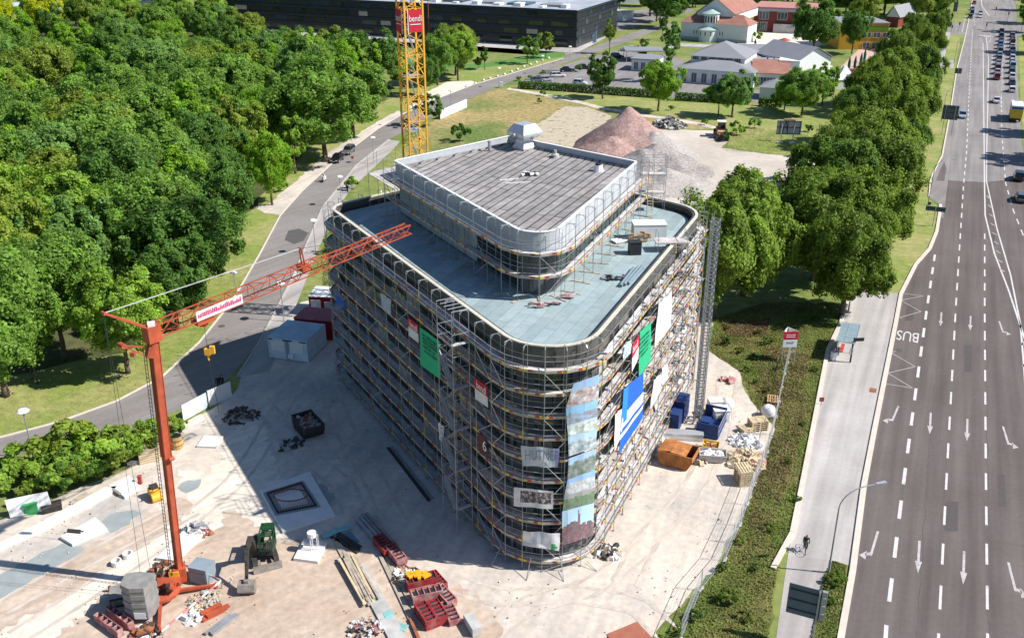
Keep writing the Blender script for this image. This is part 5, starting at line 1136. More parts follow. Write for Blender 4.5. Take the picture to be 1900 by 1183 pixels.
# red and white barrier boards round its foot
f = MB(); pts = [P(300, 1172, .75), P(410, 1078, .75), P(340, 1048, .75)]
for a, c in zip(pts, pts[1:]):
    n = 9
    for k in range(n): f.slab(a.lerp(c, k/n), a.lerp(c, (k+1)/n), a.lerp(c, (k+1)/n)+Vector((0, 0, .18)), a.lerp(c, k/n)+Vector((0, 0, .18)), .03, k % 2)
for p in pts: f.bar((p.x, p.y, .02), p, .04, 4, 1)
tag(f.build('barrier_board', [M['whitecloth'], mat('faded_red', (.55, .22, .2), .8, .1)]), 'faded red and white barrier boards around the crane foot', 'barrier')
# yellow tower crane behind the building
yc = thing('tower_crane', 'yellow lattice tower crane mast rising behind the building', 'crane', (-11.45, 112.5, 0), math.radians(28))
f = MB(); h = 1.1; cs = [(-h, -h), (h, -h), (h, h), (-h, h)]; zt = 47
for x, y in cs: f.bar((x, y, .4), (x, y, zt), .13, 4)
f.build('mast_chords', M['yellow'], yc)
f = MB(); z = .6; k = 0
while z < zt-1:
    for i in range(4):
        a, c = cs[i], cs[(i+1) % 4]
        if k % 2: a, c = c, a
        f.bar((*a, z), (*c, z+1.25), .055, 4)
        if k % 2 == 0: f.bar((*cs[i], z), (*cs[(i+1) % 4], z), .05, 4)
        if (k % 4 == 1): f.bar(((a[0]+c[0])/2, (a[1]+c[1])/2, z+.62), (*a, z+1.25), .04, 4)
    z += 1.25; k += 1
f.build('mast_bracing', M['yellow'], yc)
f = MB(); z = 1
while z < zt-5: f.bar((.3, -.2, z), (-.3, .4, z+2.4), .05, 4); f.bar((.1, -.4, z), (-.5, .2, z+2.4), .05, 4); f.bar((-.35, .5, z), (-.35, .5, z+2.5), .05, 4); z += 2.5
for z in range(1, 45): f.bar((-.5, .2, z*1.0), (-.1, .5, z*1.0), .03, 4)
f.build('mast_ladder', M['steellight'], yc)
for z in (6, 12, 18.2, 24.4, 30.6): f = MB(); f.box(-.95, .95, -.1, .95, z, z+.05); f.box(-.95, 0, -.95, -.1, z, z+.05); f.build('rest_platform', M['steellight'], yc)
for i, (fa, ang) in enumerate((('y', 0), ('x', math.pi/2))):
    f = MB()
    if fa == 'y': f.box(-.75, .95, -1.31, -1.27, 35.6, 38.0)
    else: f.box(-1.31, -1.27, -.75, .95, 35.6, 38.0)
    sgn = f.build('sign_board', M['redbanner'], yc)
    fr = MB()
    if fa == 'y': fr.box(-.82, -.74, -1.33, -1.25, 35.4, 38.1)
    else: fr.box(-1.33, -1.25, -.82, -.74, 35.4, 38.1)
    fr.build('sign_frame', M['whitecloth'], yc)
    Ry = Matrix.Rotation(math.radians(28), 3, 'Z'); base = Vector((-11.45, 112.5, 0))
    if fa == 'y': o_, x_ = base+Ry @ Vector((.1, -1.35, 37.05)), Ry @ Vector((1, 0, 0)); l1 = base+Ry @ Vector((.1, -1.35, 36.4))
    else: o_, x_ = base+Ry @ Vector((-1.35, .1, 37.05)), Ry @ Vector((0, -1, 0)); l1 = base+Ry @ Vector((-1.35, .1, 36.4))
    bpy.context.view_layer.update()
    textobj('bendl', 'lettering', .95, o_, x_, (0, 0, 1), M['inkw'], yc, 1.45); 
    ln = MB(); ln.slab(l1-x_*.65, l1+x_*.65, l1+x_*.65+Vector((0, 0, .09)), l1-x_*.65+Vector((0, 0, .09)), .012); lo2 = ln.build('underline', M['inkw']); lo2.parent = yc; lo2.matrix_parent_inverse = (Matrix.Translation(base) @ Ry.to_4x4()).inverted()
f = MB(); f.box(-2.6, 2.6, -2.6, 2.6, .02, .7); f.build('foundation', M['conc'], yc)
# ================================================================ SITE OBJECTS, left yard
def flatslab(name, lab, cat, px, h, m, z0=.02, group=None):
    f = MB(); f.prism([P(*q).xy[:] for q in px], z0, h); o = f.build(name, m); 
    if o.data.polygons and o.data.polygons[len(px)].normal.z < 0: o.data.flip_normals()
    return tag(o, lab, cat, group)
flatslab('concrete_slab', 'white concrete slab with upright pipes right of the excavator', 'slab', [(545, 1040), (590, 1046), (607, 1011), (565, 1003)], .28, M['concwhite'])
f = MB(); c = P(578, 1026); 
for dx, dy in ((0, 0), (.5, .1), (.5, .6), (0, .6)): f.bar((c.x+dx, c.y+dy, .28), (c.x+dx, c.y+dy, 1.5), .04, 5)
f.lathe([(.38, 1.5), (.38, 1.9)], (c.x+.1, c.y+.3, 0), 12); tag(f.build('starter_bars', M['whitecloth']), 'upright rods with a white round cap on the slab beside the excavator', 'starter bars')
flatslab('concrete_slab', 'white slab with pink edge just left of the red mast', 'slab', [(290, 1040), (325, 1045), (390, 985), (352, 978)], .32, M['concwhite'])
flatslab('concrete_slab', 'white foundation pad with dark shuttering in the middle of the left yard', 'slab', [(112, 1000), (135, 1014), (200, 985), (178, 964)], .3, M['concwhite'])
flatslab('concrete_slab', 'white pad at the end of the long strip foundation', 'slab', [(202, 905), (232, 926), (260, 905), (240, 886)], .3, M['concwhite'])
flatslab('foundation_strip', 'long white strip foundation running across the left yard', 'foundation', [(0, 1012), (0, 1022), (60, 995), (205, 920), (218, 906), (196, 908), (60, 982)], .3, M['concwhite'])
flatslab('concrete_slab', 'thin white board lying in the sun above the mast', 'slab', [(365, 830), (402, 832), (415, 812), (380, 810)], .2, M['concwhite'])
for k, px in enumerate([[(-40, 1080), (0, 1065), (115, 1008), (155, 1018), (140, 1030), (20, 1100), (-40, 1130)], [(188, 968), (215, 950), (248, 946), (262, 953), (240, 972), (205, 988)], [(330, 905), (350, 890), (372, 888), (368, 905), (345, 915)], [(600, 955), (620, 925), (608, 905), (580, 885), (598, 925), (585, 945)]]):
    sheet('fresh_concrete', px, 7.4*ZL, M['concwet'], .5, .28, k)
def ringdrum(u, v, lab):
    f = MB(); c = P(u, v); n = 14
    o_ = [(c.x+.42*math.cos(2*math.pi*i/n), c.y+.42*math.sin(2*math.pi*i/n)) for i in range(n)]; i_ = [(c.x+.3*math.cos(2*math.pi*i/n), c.y+.3*math.sin(2*math.pi*i/n)) for i in range(n)]
    f.ring(o_, i_, .02, .45); tag(f.build('manhole_ring', M['concwhite']), lab, 'concrete ring')
ringdrum(217, 1047, 'left one of two pale concrete rings standing on the earth'); ringdrum(238, 1033, 'right one of two pale concrete rings standing on the earth')
# rebar pit
pit = thing('foundation_pit', 'grey foundation pad with rebar cage lying in the building shadow', 'foundation')
f = MB(); f.prism([P(*q).xy[:] for q in [(482, 912), (575, 878), (622, 958), (525, 990)][::-1]], .02, .25); o = f.build('pad', M['concwhite'], pit)
f = MB(); q = [P(*t, .26) for t in [(495, 915), (560, 895), (588, 938), (515, 952)]]
for a, c in zip(q, q[1:]+q[:1]): f.slab(a, c, c+Vector((0, 0, .12)), a+Vector((0, 0, .12)), .12)
f.build('formwork_edge', M['grime'], pit)
f = MB(); f.quad(*[p_.lerp((q[0]+q[1]+q[2]+q[3])/4, -.16)+Vector((0, 0, -.004)) for p_ in q]); f.build('recess_shade', M['concwet'], pit)  # flat quad over the pad; shade of a recess put into its darker grey
f = MB(); f.quad(*[p_.lerp((q[0]+q[1]+q[2]+q[3])/4, .32)+Vector((0, 0, .004)) for p_ in q]); f.build('inner_slab', M['concwhite'], pit)
f = MB()
for k in range(14):
    a = q[3].lerp(q[2], (k+.5)/14); d = q[0].lerp(q[1], (k+.5)/14); f.path([a.lerp(d, .08)+Vector((0, 0, .5)), a.lerp(d, .08), a.lerp(d, .4)], .025, 4); f.path([a.lerp(d, .92)+Vector((0, 0, .45)), a.lerp(d, .92), a.lerp(d, .7)], .02, 4)
cc = (q[0]+q[1]+q[2]+q[3])/4
for hh in (.35, .42): f.path([cc+Vector((1.45*math.cos(t)*1.05, .95*math.sin(t), hh)) for t in [i*math.pi/8 for i in range(17)]], .035, 4)
f.build('rebar', M['rust'], pit)
# skip of rubble in the shade
def container(name, lab, A, B, Cp, h, m, mtop, details=(), cat='container'):
    A, B, Cp = P(*A), P(*B), P(*Cp); x = (B-A); L = x.length; x.normalize(); y = Vector((-x.y, x.x, 0)); D = abs((Cp-B).dot(y)); t = thing(name, lab, cat, A, math.atan2(x.y, x.x))
    f = MB(); f.box(0, L, 0, D, .1, h-.02)
    n = int(D/.28)
    for k in range(n): f.box(L, L+.03, (k+.25)*D/n, (k+.75)*D/n, .25, h-.2)
    for k in range(n): f.box(-.03, 0, (k+.25)*D/n, (k+.75)*D/n, .25, h-.2)
    f.build('body', m, t); f = MB(); f.box(-.06, L+.06, -.06, D+.06, h-.02, h+.08); f.build('roof', mtop, t)
    f = MB()
    for a in (0, L):
        for c_ in (0, D): f.box(a-.07, a+.07, c_-.07, c_+.07, .02, h-.03)
    f.build('corner_post', m, t); return t, L, D
M['whiteblue'] = mat('container_grey_white', (.60, .68, .71), .6, .12, 1.2); M['roofblue'] = mat('container_roof_blue_grey', (.34, .54, .62), .6, .25, .8, col2=(.38, .42, .46), scale2=.4)
t, L, D = container('site_container', 'pale grey office container with blue grey roof on the site road', (502, 664), (572, 673), (605, 641), 2.75, M['whiteblue'], M['roofblue'])
for k in (0, 1): f = MB(); f.box(.3+k*L/2, L/2-.45+k*L/2, -.05, -.01, 1.1, 2.4); f.build('shutter', M['white'], t)
f = MB(); f.box(L/2-.3, L/2+.1, -.06, -.01, .2, 2.6); f.build('door', M['steel'], t)
f = MB(); f.box(L/2+.1, L/2+.75, -.4, -.01, .5, .95); f.build('air_conditioner', M['white'], t)
for k in range(3): f = MB(); f.box([.0, L/2-.6, L-.9][k], [.5, L/2+.6, L][k], -.09, -.06, 2.5, 2.62); f.build('gutter_bracket', M['dark'], t)
M['contred'] = mat('container_red', (.33, .012, .018), .55, .12, 1); M['contredtop'] = mat('container_red_roof', (.34, .10, .11), .7, .15, 1)
def cont3(lab, TL, TR, BR, z, mt):
    """container placed by three roof corners at height z"""
    a, b_, c = P(*TL, z), P(*TR, z), P(*BR, z)
    def g(p): r = (p.x, p.y); return r
    x = (b_-a); L = x.length; x.normalize(); y = Vector((-x.y, x.x, 0)); D = abs((c-b_).dot(y)); t = thing('site_container', lab, 'container', (a.x, a.y, 0), math.atan2(x.y, x.x))
    f = MB(); f.box(0, L, 0, D, .06, z-.1)
    for k in range(8): f.box((k+.2)*L/8, (k+.7)*L/8, -.03, 0, .3, z-.3)
    f.build('body', M['contred'], t); f = MB(); f.box(-.05, L+.05, -.05, D+.05, z-.1, z); f.build('roof', mt, t); return t, L, D
t, L, D = cont3('left one of the two low dark red containers behind the grey one', (545, 589), (583, 593), (592, 571), 2.6, M['contredtop'])
t, L, D = cont3('dark red container right of its twin beside the scaffold', (585.5, 593), (621, 596), (627, 573), 2.6, M['contredtop'])
t, L, D = cont3('red container with white shutters and white roof behind the two low ones', (572, 549), (620, 551), (626, 532), 2.7, M['whitecloth'])
f = MB(); f.box(.25, L*.45, -.07, -.03, 1.0, 2.2); f.box(L*.6, L*.98, -.07, -.03, 1.0, 2.0); f.build('shutter', M['whiteblue'], t)
def skip(name, lab, c, rz, L, W, H, m, fill=None, mf=None, seed=0, cat='skip'):
    t = thing(name, lab, cat, P(*c), rz); f = MB(); pr = [(-L/2+.45, .08), (L/2-.45, .08), (L/2, H*.62), (L/2, H), (-L/2, H), (-L/2, H*.62)]
    for s in (-1, 1):
        y0, y1 = (s*W/2, s*(W/2-.07)); vs = [(x, y0, z) for x, z in pr]+[(x, y1, z) for x, z in pr]; n = 6
        f.add(vs, [tuple(range(n)), tuple(range(n, 2*n))[::-1]]+[(i, n+i, n+(i+1) % n, (i+1) % n) for i in range(n)])
    for i in (0, 1, 2, 4, 5):
        (x0, z0), (x1, z1) = pr[i], pr[(i+1) % 6]; f.slab((x0, -W/2+.07, z0), (x1, -W/2+.07, z1), (x1, W/2-.07, z1), (x0, W/2-.07, z0), .05)
    for x in (-L/4, 0, L/4):
        for s in (-1, 1): f.box(x-.05, x+.05, s*W/2-(.09 if s < 0 else 0), s*W/2+(.09 if s > 0 else 0), .3, H-.05)
    f.build('body', m, t); f = MB()
    for s in (-1, 1): f.bar((-L/2, s*W/2, H), (L/2, s*W/2, H), .06, 4)
    f.build('rim', m, t)
    if fill:
        f = MB(); r = random.Random(seed); f.box(-L/2+.3, L/2-.3, -W/2+.1, W/2-.1, H*.45, H*.62)
        for k in range(fill): f.obox((r.uniform(-L/2+.4, L/2-.4), r.uniform(-W/2+.3, W/2-.3), H*.7+r.uniform(-.1, .2)), (r.uniform(.15, .8), r.uniform(.1, .35), r.uniform(.08, .3)), r.uniform(0, 3), k % len(mf), (r.uniform(-.5, .5), r.uniform(-.5, .5)))
        tag(f.build('rubble_load', mf, loc=t.location, rz=rz), 'mixed debris filling the '+lab.split(' skip')[0]+' skip', 'debris', kind='stuff')
    return t
skip('skip_container', 'dark grey skip in the middle of the shaded yard', (573, 800), 2.15, 3.6, 2.1, 1.4, M['grime'], 60, [M['conc'], M['rust'], M['concdk']], 1)
t = skip('skip_container', 'rusty orange skip with folded lid on the sunny side', (1257, 857), -.45, 3.4, 2.4, 1.5, mat('skip_orange', (.48, .19, .05), .8, .3, 1.5, col2=(.34, .14, .055), scale2=.9))
f = MB(); f.slab((-1.7, -1.15, 1.5), (-.5, -1.15, 1.68), (-.5, 1.15, 1.68), (-1.7, 1.15, 1.5), .05); f.slab((-.48, -1.15, 1.6), (1.05, -1.15, 1.5), (1.05, 1.15, 1.5), (-.48, 1.15, 1.6), .05); f.build('lid', bpy.data.materials['skip_orange'], t)
skip('skip_container', 'small grey skip filled with white rubble right of the orange one', (1322, 852), -.15, 2.6, 1.4, .8, M['conc'], 40, [M['white'], M['whitecloth']], 2)
skip('skip_container', 'yellow edged skip of brown scrap above the white rubble one', (1318, 835), -.3, 1.6, 1.3, .7, M['tyel'], 24, [M['rust'], M['wood']], 3)
# formwork
def formproto():
    f = MB(); f.box(-1.2, 1.2, -.45, .45, 0, .06)
    for k in range(6): x = -1.15+k*.46; f.box(x-.03, x+.03, -.44, .44, .06, .165)
    for s in (-1, 1): f.box(-1.2, 1.2, s*.45-.04, s*.45+.04, 0, .18)
    for x in (-1.17, 1.17): f.box(x-.035, x+.035, -.41, .41, .06, .18)
    for k in range(5): x = -.92+k*.46; f.box(x-.14, x+.14, -.3, .3, .06, .07, 1)
    return f
fm = formproto().build('formwork_panel', [M['formred'], M['dark']]); fmp = fm.copy(); fmp.data = fm.data.copy(); fmp.data.materials[0] = M['formredpale']; 
cnt = [0]
def forms(u, v, rz, n, lab, pale=False, sc=1, dz=.188):
    src = fmp if pale else fm
    for k in range(n):
        o = src.copy(); COL.objects.link(o); c = P(u, v); o.location = (c.x, c.y, .03+k*dz*(sc if dz < .3 else 1)); o.rotation_euler.z = rz+random.uniform(-.03, .03); o.scale = (sc, sc, sc) if 'ballast' not in lab else (sc, .5, 1.9)
        tag(o, '%s, %s from the ground' % (lab, ordn(k)), 'formwork panel', 'stacked red formwork panels'); cnt[0] += 1
fa = 2.15
forms(712, 1018, fa, 4, 'red formwork panel in the shaded stack left', False, .95); forms(735, 1035, fa, 4, 'dusty red panel of the stack at the shadow edge', True, .95)
forms(752, 1058, fa, 2, 'small dusty red panel left of the orange cover', True, .6)
forms(782, 1088, .35, 5, 'red panel of the big stack under the orange cover', False, 1.0); forms(812, 1082, fa, 4, 'red panel of the narrow stack right of the orange cover', False, .8)
forms(792, 1112, .35, 5, 'dusty red panel in the middle of the big stack', True, 1.0); forms(826, 1112, fa, 4, 'dusty red panel by the blue bucket', True, .9)
forms(790, 1150, fa-.1, 5, 'bright red panel with open box ends at the near corner', False, .95); forms(812, 1143, fa-.1, 5, 'bright red panel beside the near corner stack', False, .9); forms(836, 1142, fa-.2, 3, 'dusty red panel at the right end of the big stack', True, .95)
forms(203, 1166, 2.48, 2, 'red ballast frame at the bottom left beside the crane', True, 1.25, .36); forms(224, 1152, 2.48, 2, 'red ballast frame nearer the crane counterweight', True, 1.25, .36)
bpy.data.objects.remove(fm); bpy.data.objects.remove(fmp)
f = MB(); r = random.Random(9)
for k in range(16): f.obox((r.uniform(-.8, .8), r.uniform(-.35, .35), 1.0+r.uniform(0, .18)), (r.uniform(.3, .7), .25, .15), r.uniform(0, 3))
tag(f.build('orange_cover', mat('orange_tarp', (.85, .38, .02), .7, .1), loc=P(775, 1085)), 'bright orange bundle on the big red formwork stack', 'cover')
def planks(lab, a, c, n, wd, m, seed, layers=1, name='timber_stack', cat='timber stack', th=.08):
    f = MB(); r = random.Random(seed); A, B = P(*a), P(*c); d = (B-A).normalized(); s = Vector((-d.y, d.x, 0)); L = (B-A).length; ang = math.atan2(d.y, d.x)
    for j in range(layers):
        for k in range(n): o_ = (k-(n-1)/2)*wd; f.obox(A.lerp(B, .5)+s*(o_+r.uniform(-.03, .03))+d*r.uniform(-.4, .4)+Vector((0, 0, .06+j*(th+.015)+th/2)), (L*r.uniform(.8, 1), wd*.8, th), ang+r.uniform(-.03, .03), r.randrange(len(m)))
    return tag(f.build(name, m), lab, cat)
planks('long stack of weathered planks left of the formwork', (643, 1035), (688, 1120), 6, .24, [M['woodlight'], M['plank']], 1, 4)
planks('grey steel beams lying in the shade above the formwork', (668, 958), (725, 1022), 4, .35, [M['steel'], M['concdk']], 2, 2, 'steel_beams', 'steel beams', .15)
planks('long concrete edge strip beside the timber stack', (660, 1040), (745, 1200), 1, 1.5, [M['conc']], 3, 1, 'concrete_strip', 'concrete strip', .12)
planks('dark planks along the red formwork stacks', (700, 1010), (790, 1183), 2, .5, [M['plank'], M['grime']], 4, 1)
planks('dark beams crossing by the teal net', (618, 990), (668, 1022), 3, .35, [M['grime'], M['plank']], 5, 1)
planks('thin dark beam pointing at the timber stack', (622, 1000), (640, 1035), 2, .3, [M['plank']], 6, 1)
planks('long dark rails lying at the foot of the shaded facade', (720, 830), (808, 935), 2, .35, [M['grime'], M['concdk']], 7, 1, 'rail', 'rails')
planks('rust brown beam at the bottom of the red stacks', (758, 1140), (778, 1190), 1, .3, [M['rust']], 8, 1, 'steel_beams', 'steel beams', .2)
planks('short grey block at the bottom right of the red stacks', (868, 1150), (888, 1185), 1, .9, [M['conc']], 9, 1, 'concrete_block', 'concrete block', .7)
planks('brown rusty frame right of the crane foot', (372, 1150), (415, 1128), 2, .5, [M['rust'], M['orange']], 10, 2, 'rusty_beams', 'steel beams', .15)
planks('grey pipes right of the brown frame', (388, 1178), (440, 1140), 3, .25, [M['steel'], M['steellight']], 11, 1, 'pipes', 'pipes', .2)
planks('scrap timber by the rear fence of the left yard', (130, 937), (165, 915), 3, .25, [M['plank'], M['woodlight']], 12, 1)
planks('dark shuttering boards on the middle pad', (122, 990), (148, 992), 2, .2, [M['grime']], 13, 4)
planks('dark board on the edge of the rear pad', (210, 912), (226, 922), 1, .3, [M['concdk']], 14, 3)
def ribbon(lab, px, wd, m, z=.12, name='teal_net', cat='net'):
    f = MB(); pts = [P(*q, z) for q in px]; r = random.Random(3)
    for i, (a, c) in enumerate(zip(pts, pts[1:])):
        d = (c-a).normalized(); s = Vector((-d.y, d.x, 0))*wd/2; za, zc = .05*math.sin(i*2.1), .05*math.sin((i+1)*2.1)
        f.slab(a-s+Vector((0, 0, za)), c-s+Vector((0, 0, zc)), c+s+Vector((0, 0, zc)), a+s+Vector((0, 0, za)), .05)
    return tag(f.build(name, m), lab, cat)
ribbon('twisted teal net lying beside the timber stack', [(692, 1095), (697, 1108), (705, 1120), (716, 1130), (722, 1142), (730, 1155), (742, 1162), (755, 1166)], .7, M['teal'])
ribbon('teal blue sheet lying in the shade near the white slab', [(598, 996), (625, 984), (655, 975)], .7, M['teal'])
sheet('blue_tarp', [(612, 998), (650, 985), (668, 1005), (640, 1010)], 8*ZL, mat('blue_grey_tarp', (.13, .22, .28), .7, .2, 2))
def heap(lab, u, v, n, rad, sizes, m, seed, h=.5, name='rubble_heap', cat='rubble heap', round_=False):
    f = MB(); r = random.Random(seed)
    for k in range(n):
        a, q = r.uniform(0, 6.28), rad*math.sqrt(r.random()); z = h*(1-q/rad)*r.uniform(.5, 1.1)+.06
        s = r.uniform(*sizes); f.obox((math.cos(a)*q, math.sin(a)*q, z), (s, s*r.uniform(.3, .8), s*r.uniform(.25, .6)), r.uniform(0, 3), r.randrange(len(m)), (r.uniform(-.6, .6), r.uniform(-.6, .6)))
    return tag(f.build(name, m, loc=P(u, v)), lab, cat, kind='stuff')
heap('pale rubble and bags heaped right of the crane foot', 378, 1115, 170, 1.3, (.08, .28), [M['woodlight'], M['conc'], M['plank']], 1)
heap('white plastic bags beside the brown frame', 358, 1145, 24, .8, (.3, .6), [M['whitecloth']], 2, .3)
heap('tangled metal and timber scrap left of the mast foot', 305, 1060, 60, 1.2, (.15, .6), [M['grime'], M['plank'], M['rust']], 3)
heap('grey plastic wrapped heap beside the white slab', 362, 985, 60, 1.1, (.3, .6), [M['steel'], M['conc']], 4, .7)
heap('brown scrap beside the grey wrapped heap', 380, 990, 16, .6, (.2, .5), [M['rust'], M['formredpale']], 5)
heap('mixed scrap at the bottom left of the crane', 268, 1178, 60, 1.0, (.2, .7), [M['grime'], M['rust'], M['white']], 6)
heap('red and white building debris at the bottom centre', 680, 1170, 100, 1.4, (.12, .42), [M['formredpale'], M['conc'], M['plank'], M['whitecloth'], M['grime']], 7)
heap('debris between the two red formwork stacks', 752, 1070, 50, 1.1, (.15, .6), [M['grime'], M['wood'], M['white']], 8)
heap('brown earth and brush heap behind the white fence panels', 448, 772, 160, 1.9, (.1, .4), [M['grime'], mat('dark_earth', (.12, .09, .06), .9, .2)], 9, .9)
heap('dark scrap on the ground below the shaded skip', 538, 828, 30, 1.2, (.2, .9), [M['grime'], M['steel']], 10, .15)
heap('pallets and white film heaped at the round corner foot', 1130, 1025, 50, 1.0, (.3, .9), [M['plank'], M['whitecloth'], M['grime']], 11)
heap('white film and plastic sheets beside the site fence', 1383, 820, 110, 1.6, (.2, .6), [M['whitecloth'], M['white'], M['steel']], 12, .5)
heap('broken wood heaped between film and pallets by the fence', 1383, 855, 150, 1.8, (.2, .9), [M['woodlight'], M['plank'], M['formredpale'], M['woodlight']], 13, .7)
heap('grey and white debris right of the orange skip', 1288, 850, 70, 1.3, (.2, .7), [M['whitecloth'], M['grime'], M['woodlight']], 14, .3)
heap('white sheets left of the orange skip by the scaffold foot', 1225, 830, 40, 1.6, (.4, 1.0), [M['whitecloth'], M['white']], 15, .4)
heap('dark grey boulders heaped right of the pink gravel pile', 1242, 234, 260, 4.0, (.5, 1.3), [M['concdk'], M['conc'], M['grime']], 16, 2.0)
heap('sticks and brick bits on the sand by the weeds', 1348, 706, 12, .8, (.3, .9), [M['formredpale'], M['woodlight']], 17, .1)
# barrels, crates, rollers ...
def barrel(u, v, lab, m):
    t = thing('barrel', lab, 'barrel', P(u, v)); f = MB(); f.lathe([(.55, .02), (.6, .5), (.6, .9), (.55, 1.35)], n=14); f.build('body', m, t)
    f = MB(); f.lathe([(.5, 1.355), (.5, 1.37)], n=14); f.build('opening', M['dark'], t)
    for z in (.45, .95): f = MB(); f.lathe([(.64, z), (.64, z+.07)], n=14); f.build('hoop', M['rust'], t)
barrel(330, 830, 'dirty yellow drum standing behind the red mast', mat('drum_yellow', (.55, .38, .14), .8, .3, 2))
t = thing('site_crate', 'weathered grey wooden crate left of the red mast', 'crate', P(278, 850), .5); f = MB(); f.box(-1, 1, -.8, .8, .02, 1.3); f.build('body', M['plank'], t); f = MB()
for k in range(5): f.box(-1.04, 1.04, -.84, -.8, .08+k*.25, .26+k*.25)
f.box(-1.05, 1.05, -.85, .85, 1.3, 1.36); f.build('slats', M['woodlight'], t)
def roller():
    t = thing('mini_roller', 'yellow compaction machine on the pale gravel of the left yard', 'roller', P(289, 923), .6)
    for s in (-.55, .55): f = MB(); f.bar((-.45, s, .38), (.45, s, .38), .38, 12); f.build('drum', M['yellow'], t)
    f = MB(); f.box(-.45, .45, -.5, .5, .6, 1.0); f.build('body', M['yellow'], t); f = MB(); f.box(-.35, .35, -.1, .4, 1.0, 1.3); f.bar((-.3, -.4, 1), (-.3, -.9, 1.5), .04, 4); f.bar((.3, -.4, 1), (.3, -.9, 1.5), .04, 4); f.bar((-.3, -.9, 1.5), (.3, -.9, 1.5), .04, 4); f.build('engine', M['grime'], t)
roller()
def machine_box(name, lab, cat, u, v, sz, m, rz=0, top=None):
    t = thing(name, lab, cat, P(u, v), rz); f = MB(); f.box(-sz[0]/2, sz[0]/2, -sz[1]/2, sz[1]/2, .04, sz[2]); f.build('body', m, t)
    f = MB(); f.box(-sz[0]/2-.04, sz[0]/2+.04, -sz[1]/2-.04, sz[1]/2+.04, sz[2], sz[2]+.07); f.build('lid', top or m, t)
    f = MB(); f.box(-sz[0]/2+.1, sz[0]/2-.1, -sz[1]/2-.03, -sz[1]/2, sz[2]*.25, sz[2]*.75); f.build('front_panel', top or m, t); return t
machine_box('waste_bin', 'green plastic box beside the white board at the left edge', 'bin', 60, 950, (1.1, .8, 1.0), M['greenlight'], .3)
machine_box('steel_trough', 'dark steel trough right of the green box', 'trough', 97, 945, (1.6, 1.0, .5), M['grime'], .5)
machine_box('steel_trough', 'dark low trough below the hedge', 'trough', 250, 860, (1.3, .6, .4), M['concdk'], .4)
machine_box('generator', 'blue grey generator box on legs right of the crane', 'generator', 378, 1075, (1.6, 1.3, 1.5), mat('generator_grey', (.24, .30, .34), .5, .1), -.3)
machine_box('dark_crate', 'dark flat crate behind the counterweight', 'crate', 238, 1112, (2.4, 1.4, .9), M['grime'], .3, M['concdk'])
machine_box('orange_hut', 'rusty red hut roof cut by the bottom edge', 'hut', 1168, 1222, (2.6, 2.2, 1.9), M['rust'], .5, mat('hut_roof', (.36, .13, .08), .8, .15))
machine_box('fire_post', 'small red extinguisher post on the rear pad', 'extinguisher', 261, 897, (.3, .3, .8), M['tred'])
machine_box('white_case', 'white appliance carton behind the blue hoist', 'carton', 1326, 757, (1.4, 1.1, 1.0), M['white'], .1); machine_box('white_case', 'white carton pair right of the blue hoist', 'carton', 1336, 778, (1.6, 1.3, 1.3), M['white'], .1)
machine_box('cardboard_box', 'brown cardboard box between hoist and white cartons', 'carton', 1309, 768, (.9, .8, .8), M['woodlight'], .1)
machine_box('pallet_goods', 'reddish wrapped goods left of the hoist mast foot', 'goods', 1268, 765, (.8, .8, 1.5), mat('maroon_wrap', (.16, .05, .04), .7, .2), .2)
machine_box('long_duct', 'long silver wrapped duct lying left of the hoist', 'duct', 1253, 812, (5.4, .9, .7), M['steellight'], -.12)
def bigbag(u, v, s, lab):
    f = MB(); f.lathe([(.45*s, .02), (.62*s, .3*s), (.6*s, .75*s), (.4*s, 1.0*s), (.12*s, 1.05*s)], n=11); o = f.build('big_bag', M['whitecloth'], smooth=True, loc=P(u, v)); r = random.Random(u)
    for q in o.data.vertices: q.co.x += r.uniform(-.06, .06)*s; q.co.y += r.uniform(-.06, .06)*s
    tag(o, lab, 'big bag')
bigbag(1349, 758, 1.15, 'white sack bag behind the white cartons'); bigbag(1425, 772, 1.2, 'white big bag leaning on the site fence')
def pallet(u, v, n, rz, lab, m='woodlight', sc=1):
    t = thing('pallet_stack', lab, 'pallet', P(u, v), rz, scale=sc)
    for k in range(n):
        f = MB(); z = .03+k*.15
        for j in range(5): f.box(-.6, .6, -.4+j*.175, -.4+j*.175+.1, z+.1, z+.125)
        for j in (-.55, 0, .55): f.box(j-.05, j+.05, -.4, .4, z, z+.1)
        f.build('pallet', M[m], t)
pallet(1378, 893, 7, .12+math.pi/2, 'neat tall stack of wooden pallets at the lower fence', sc=1.5); pallet(1405, 795, 5, .2, 'pale pallet stack above the white film', sc=1.5); pallet(1385, 800, 3, .5, 'untidy pallets left of the pale stack', sc=1.3); pallet(1433, 745, 2, 1.3, 'orange brown pallets leaning at the upper fence', 'wood', 1.4)
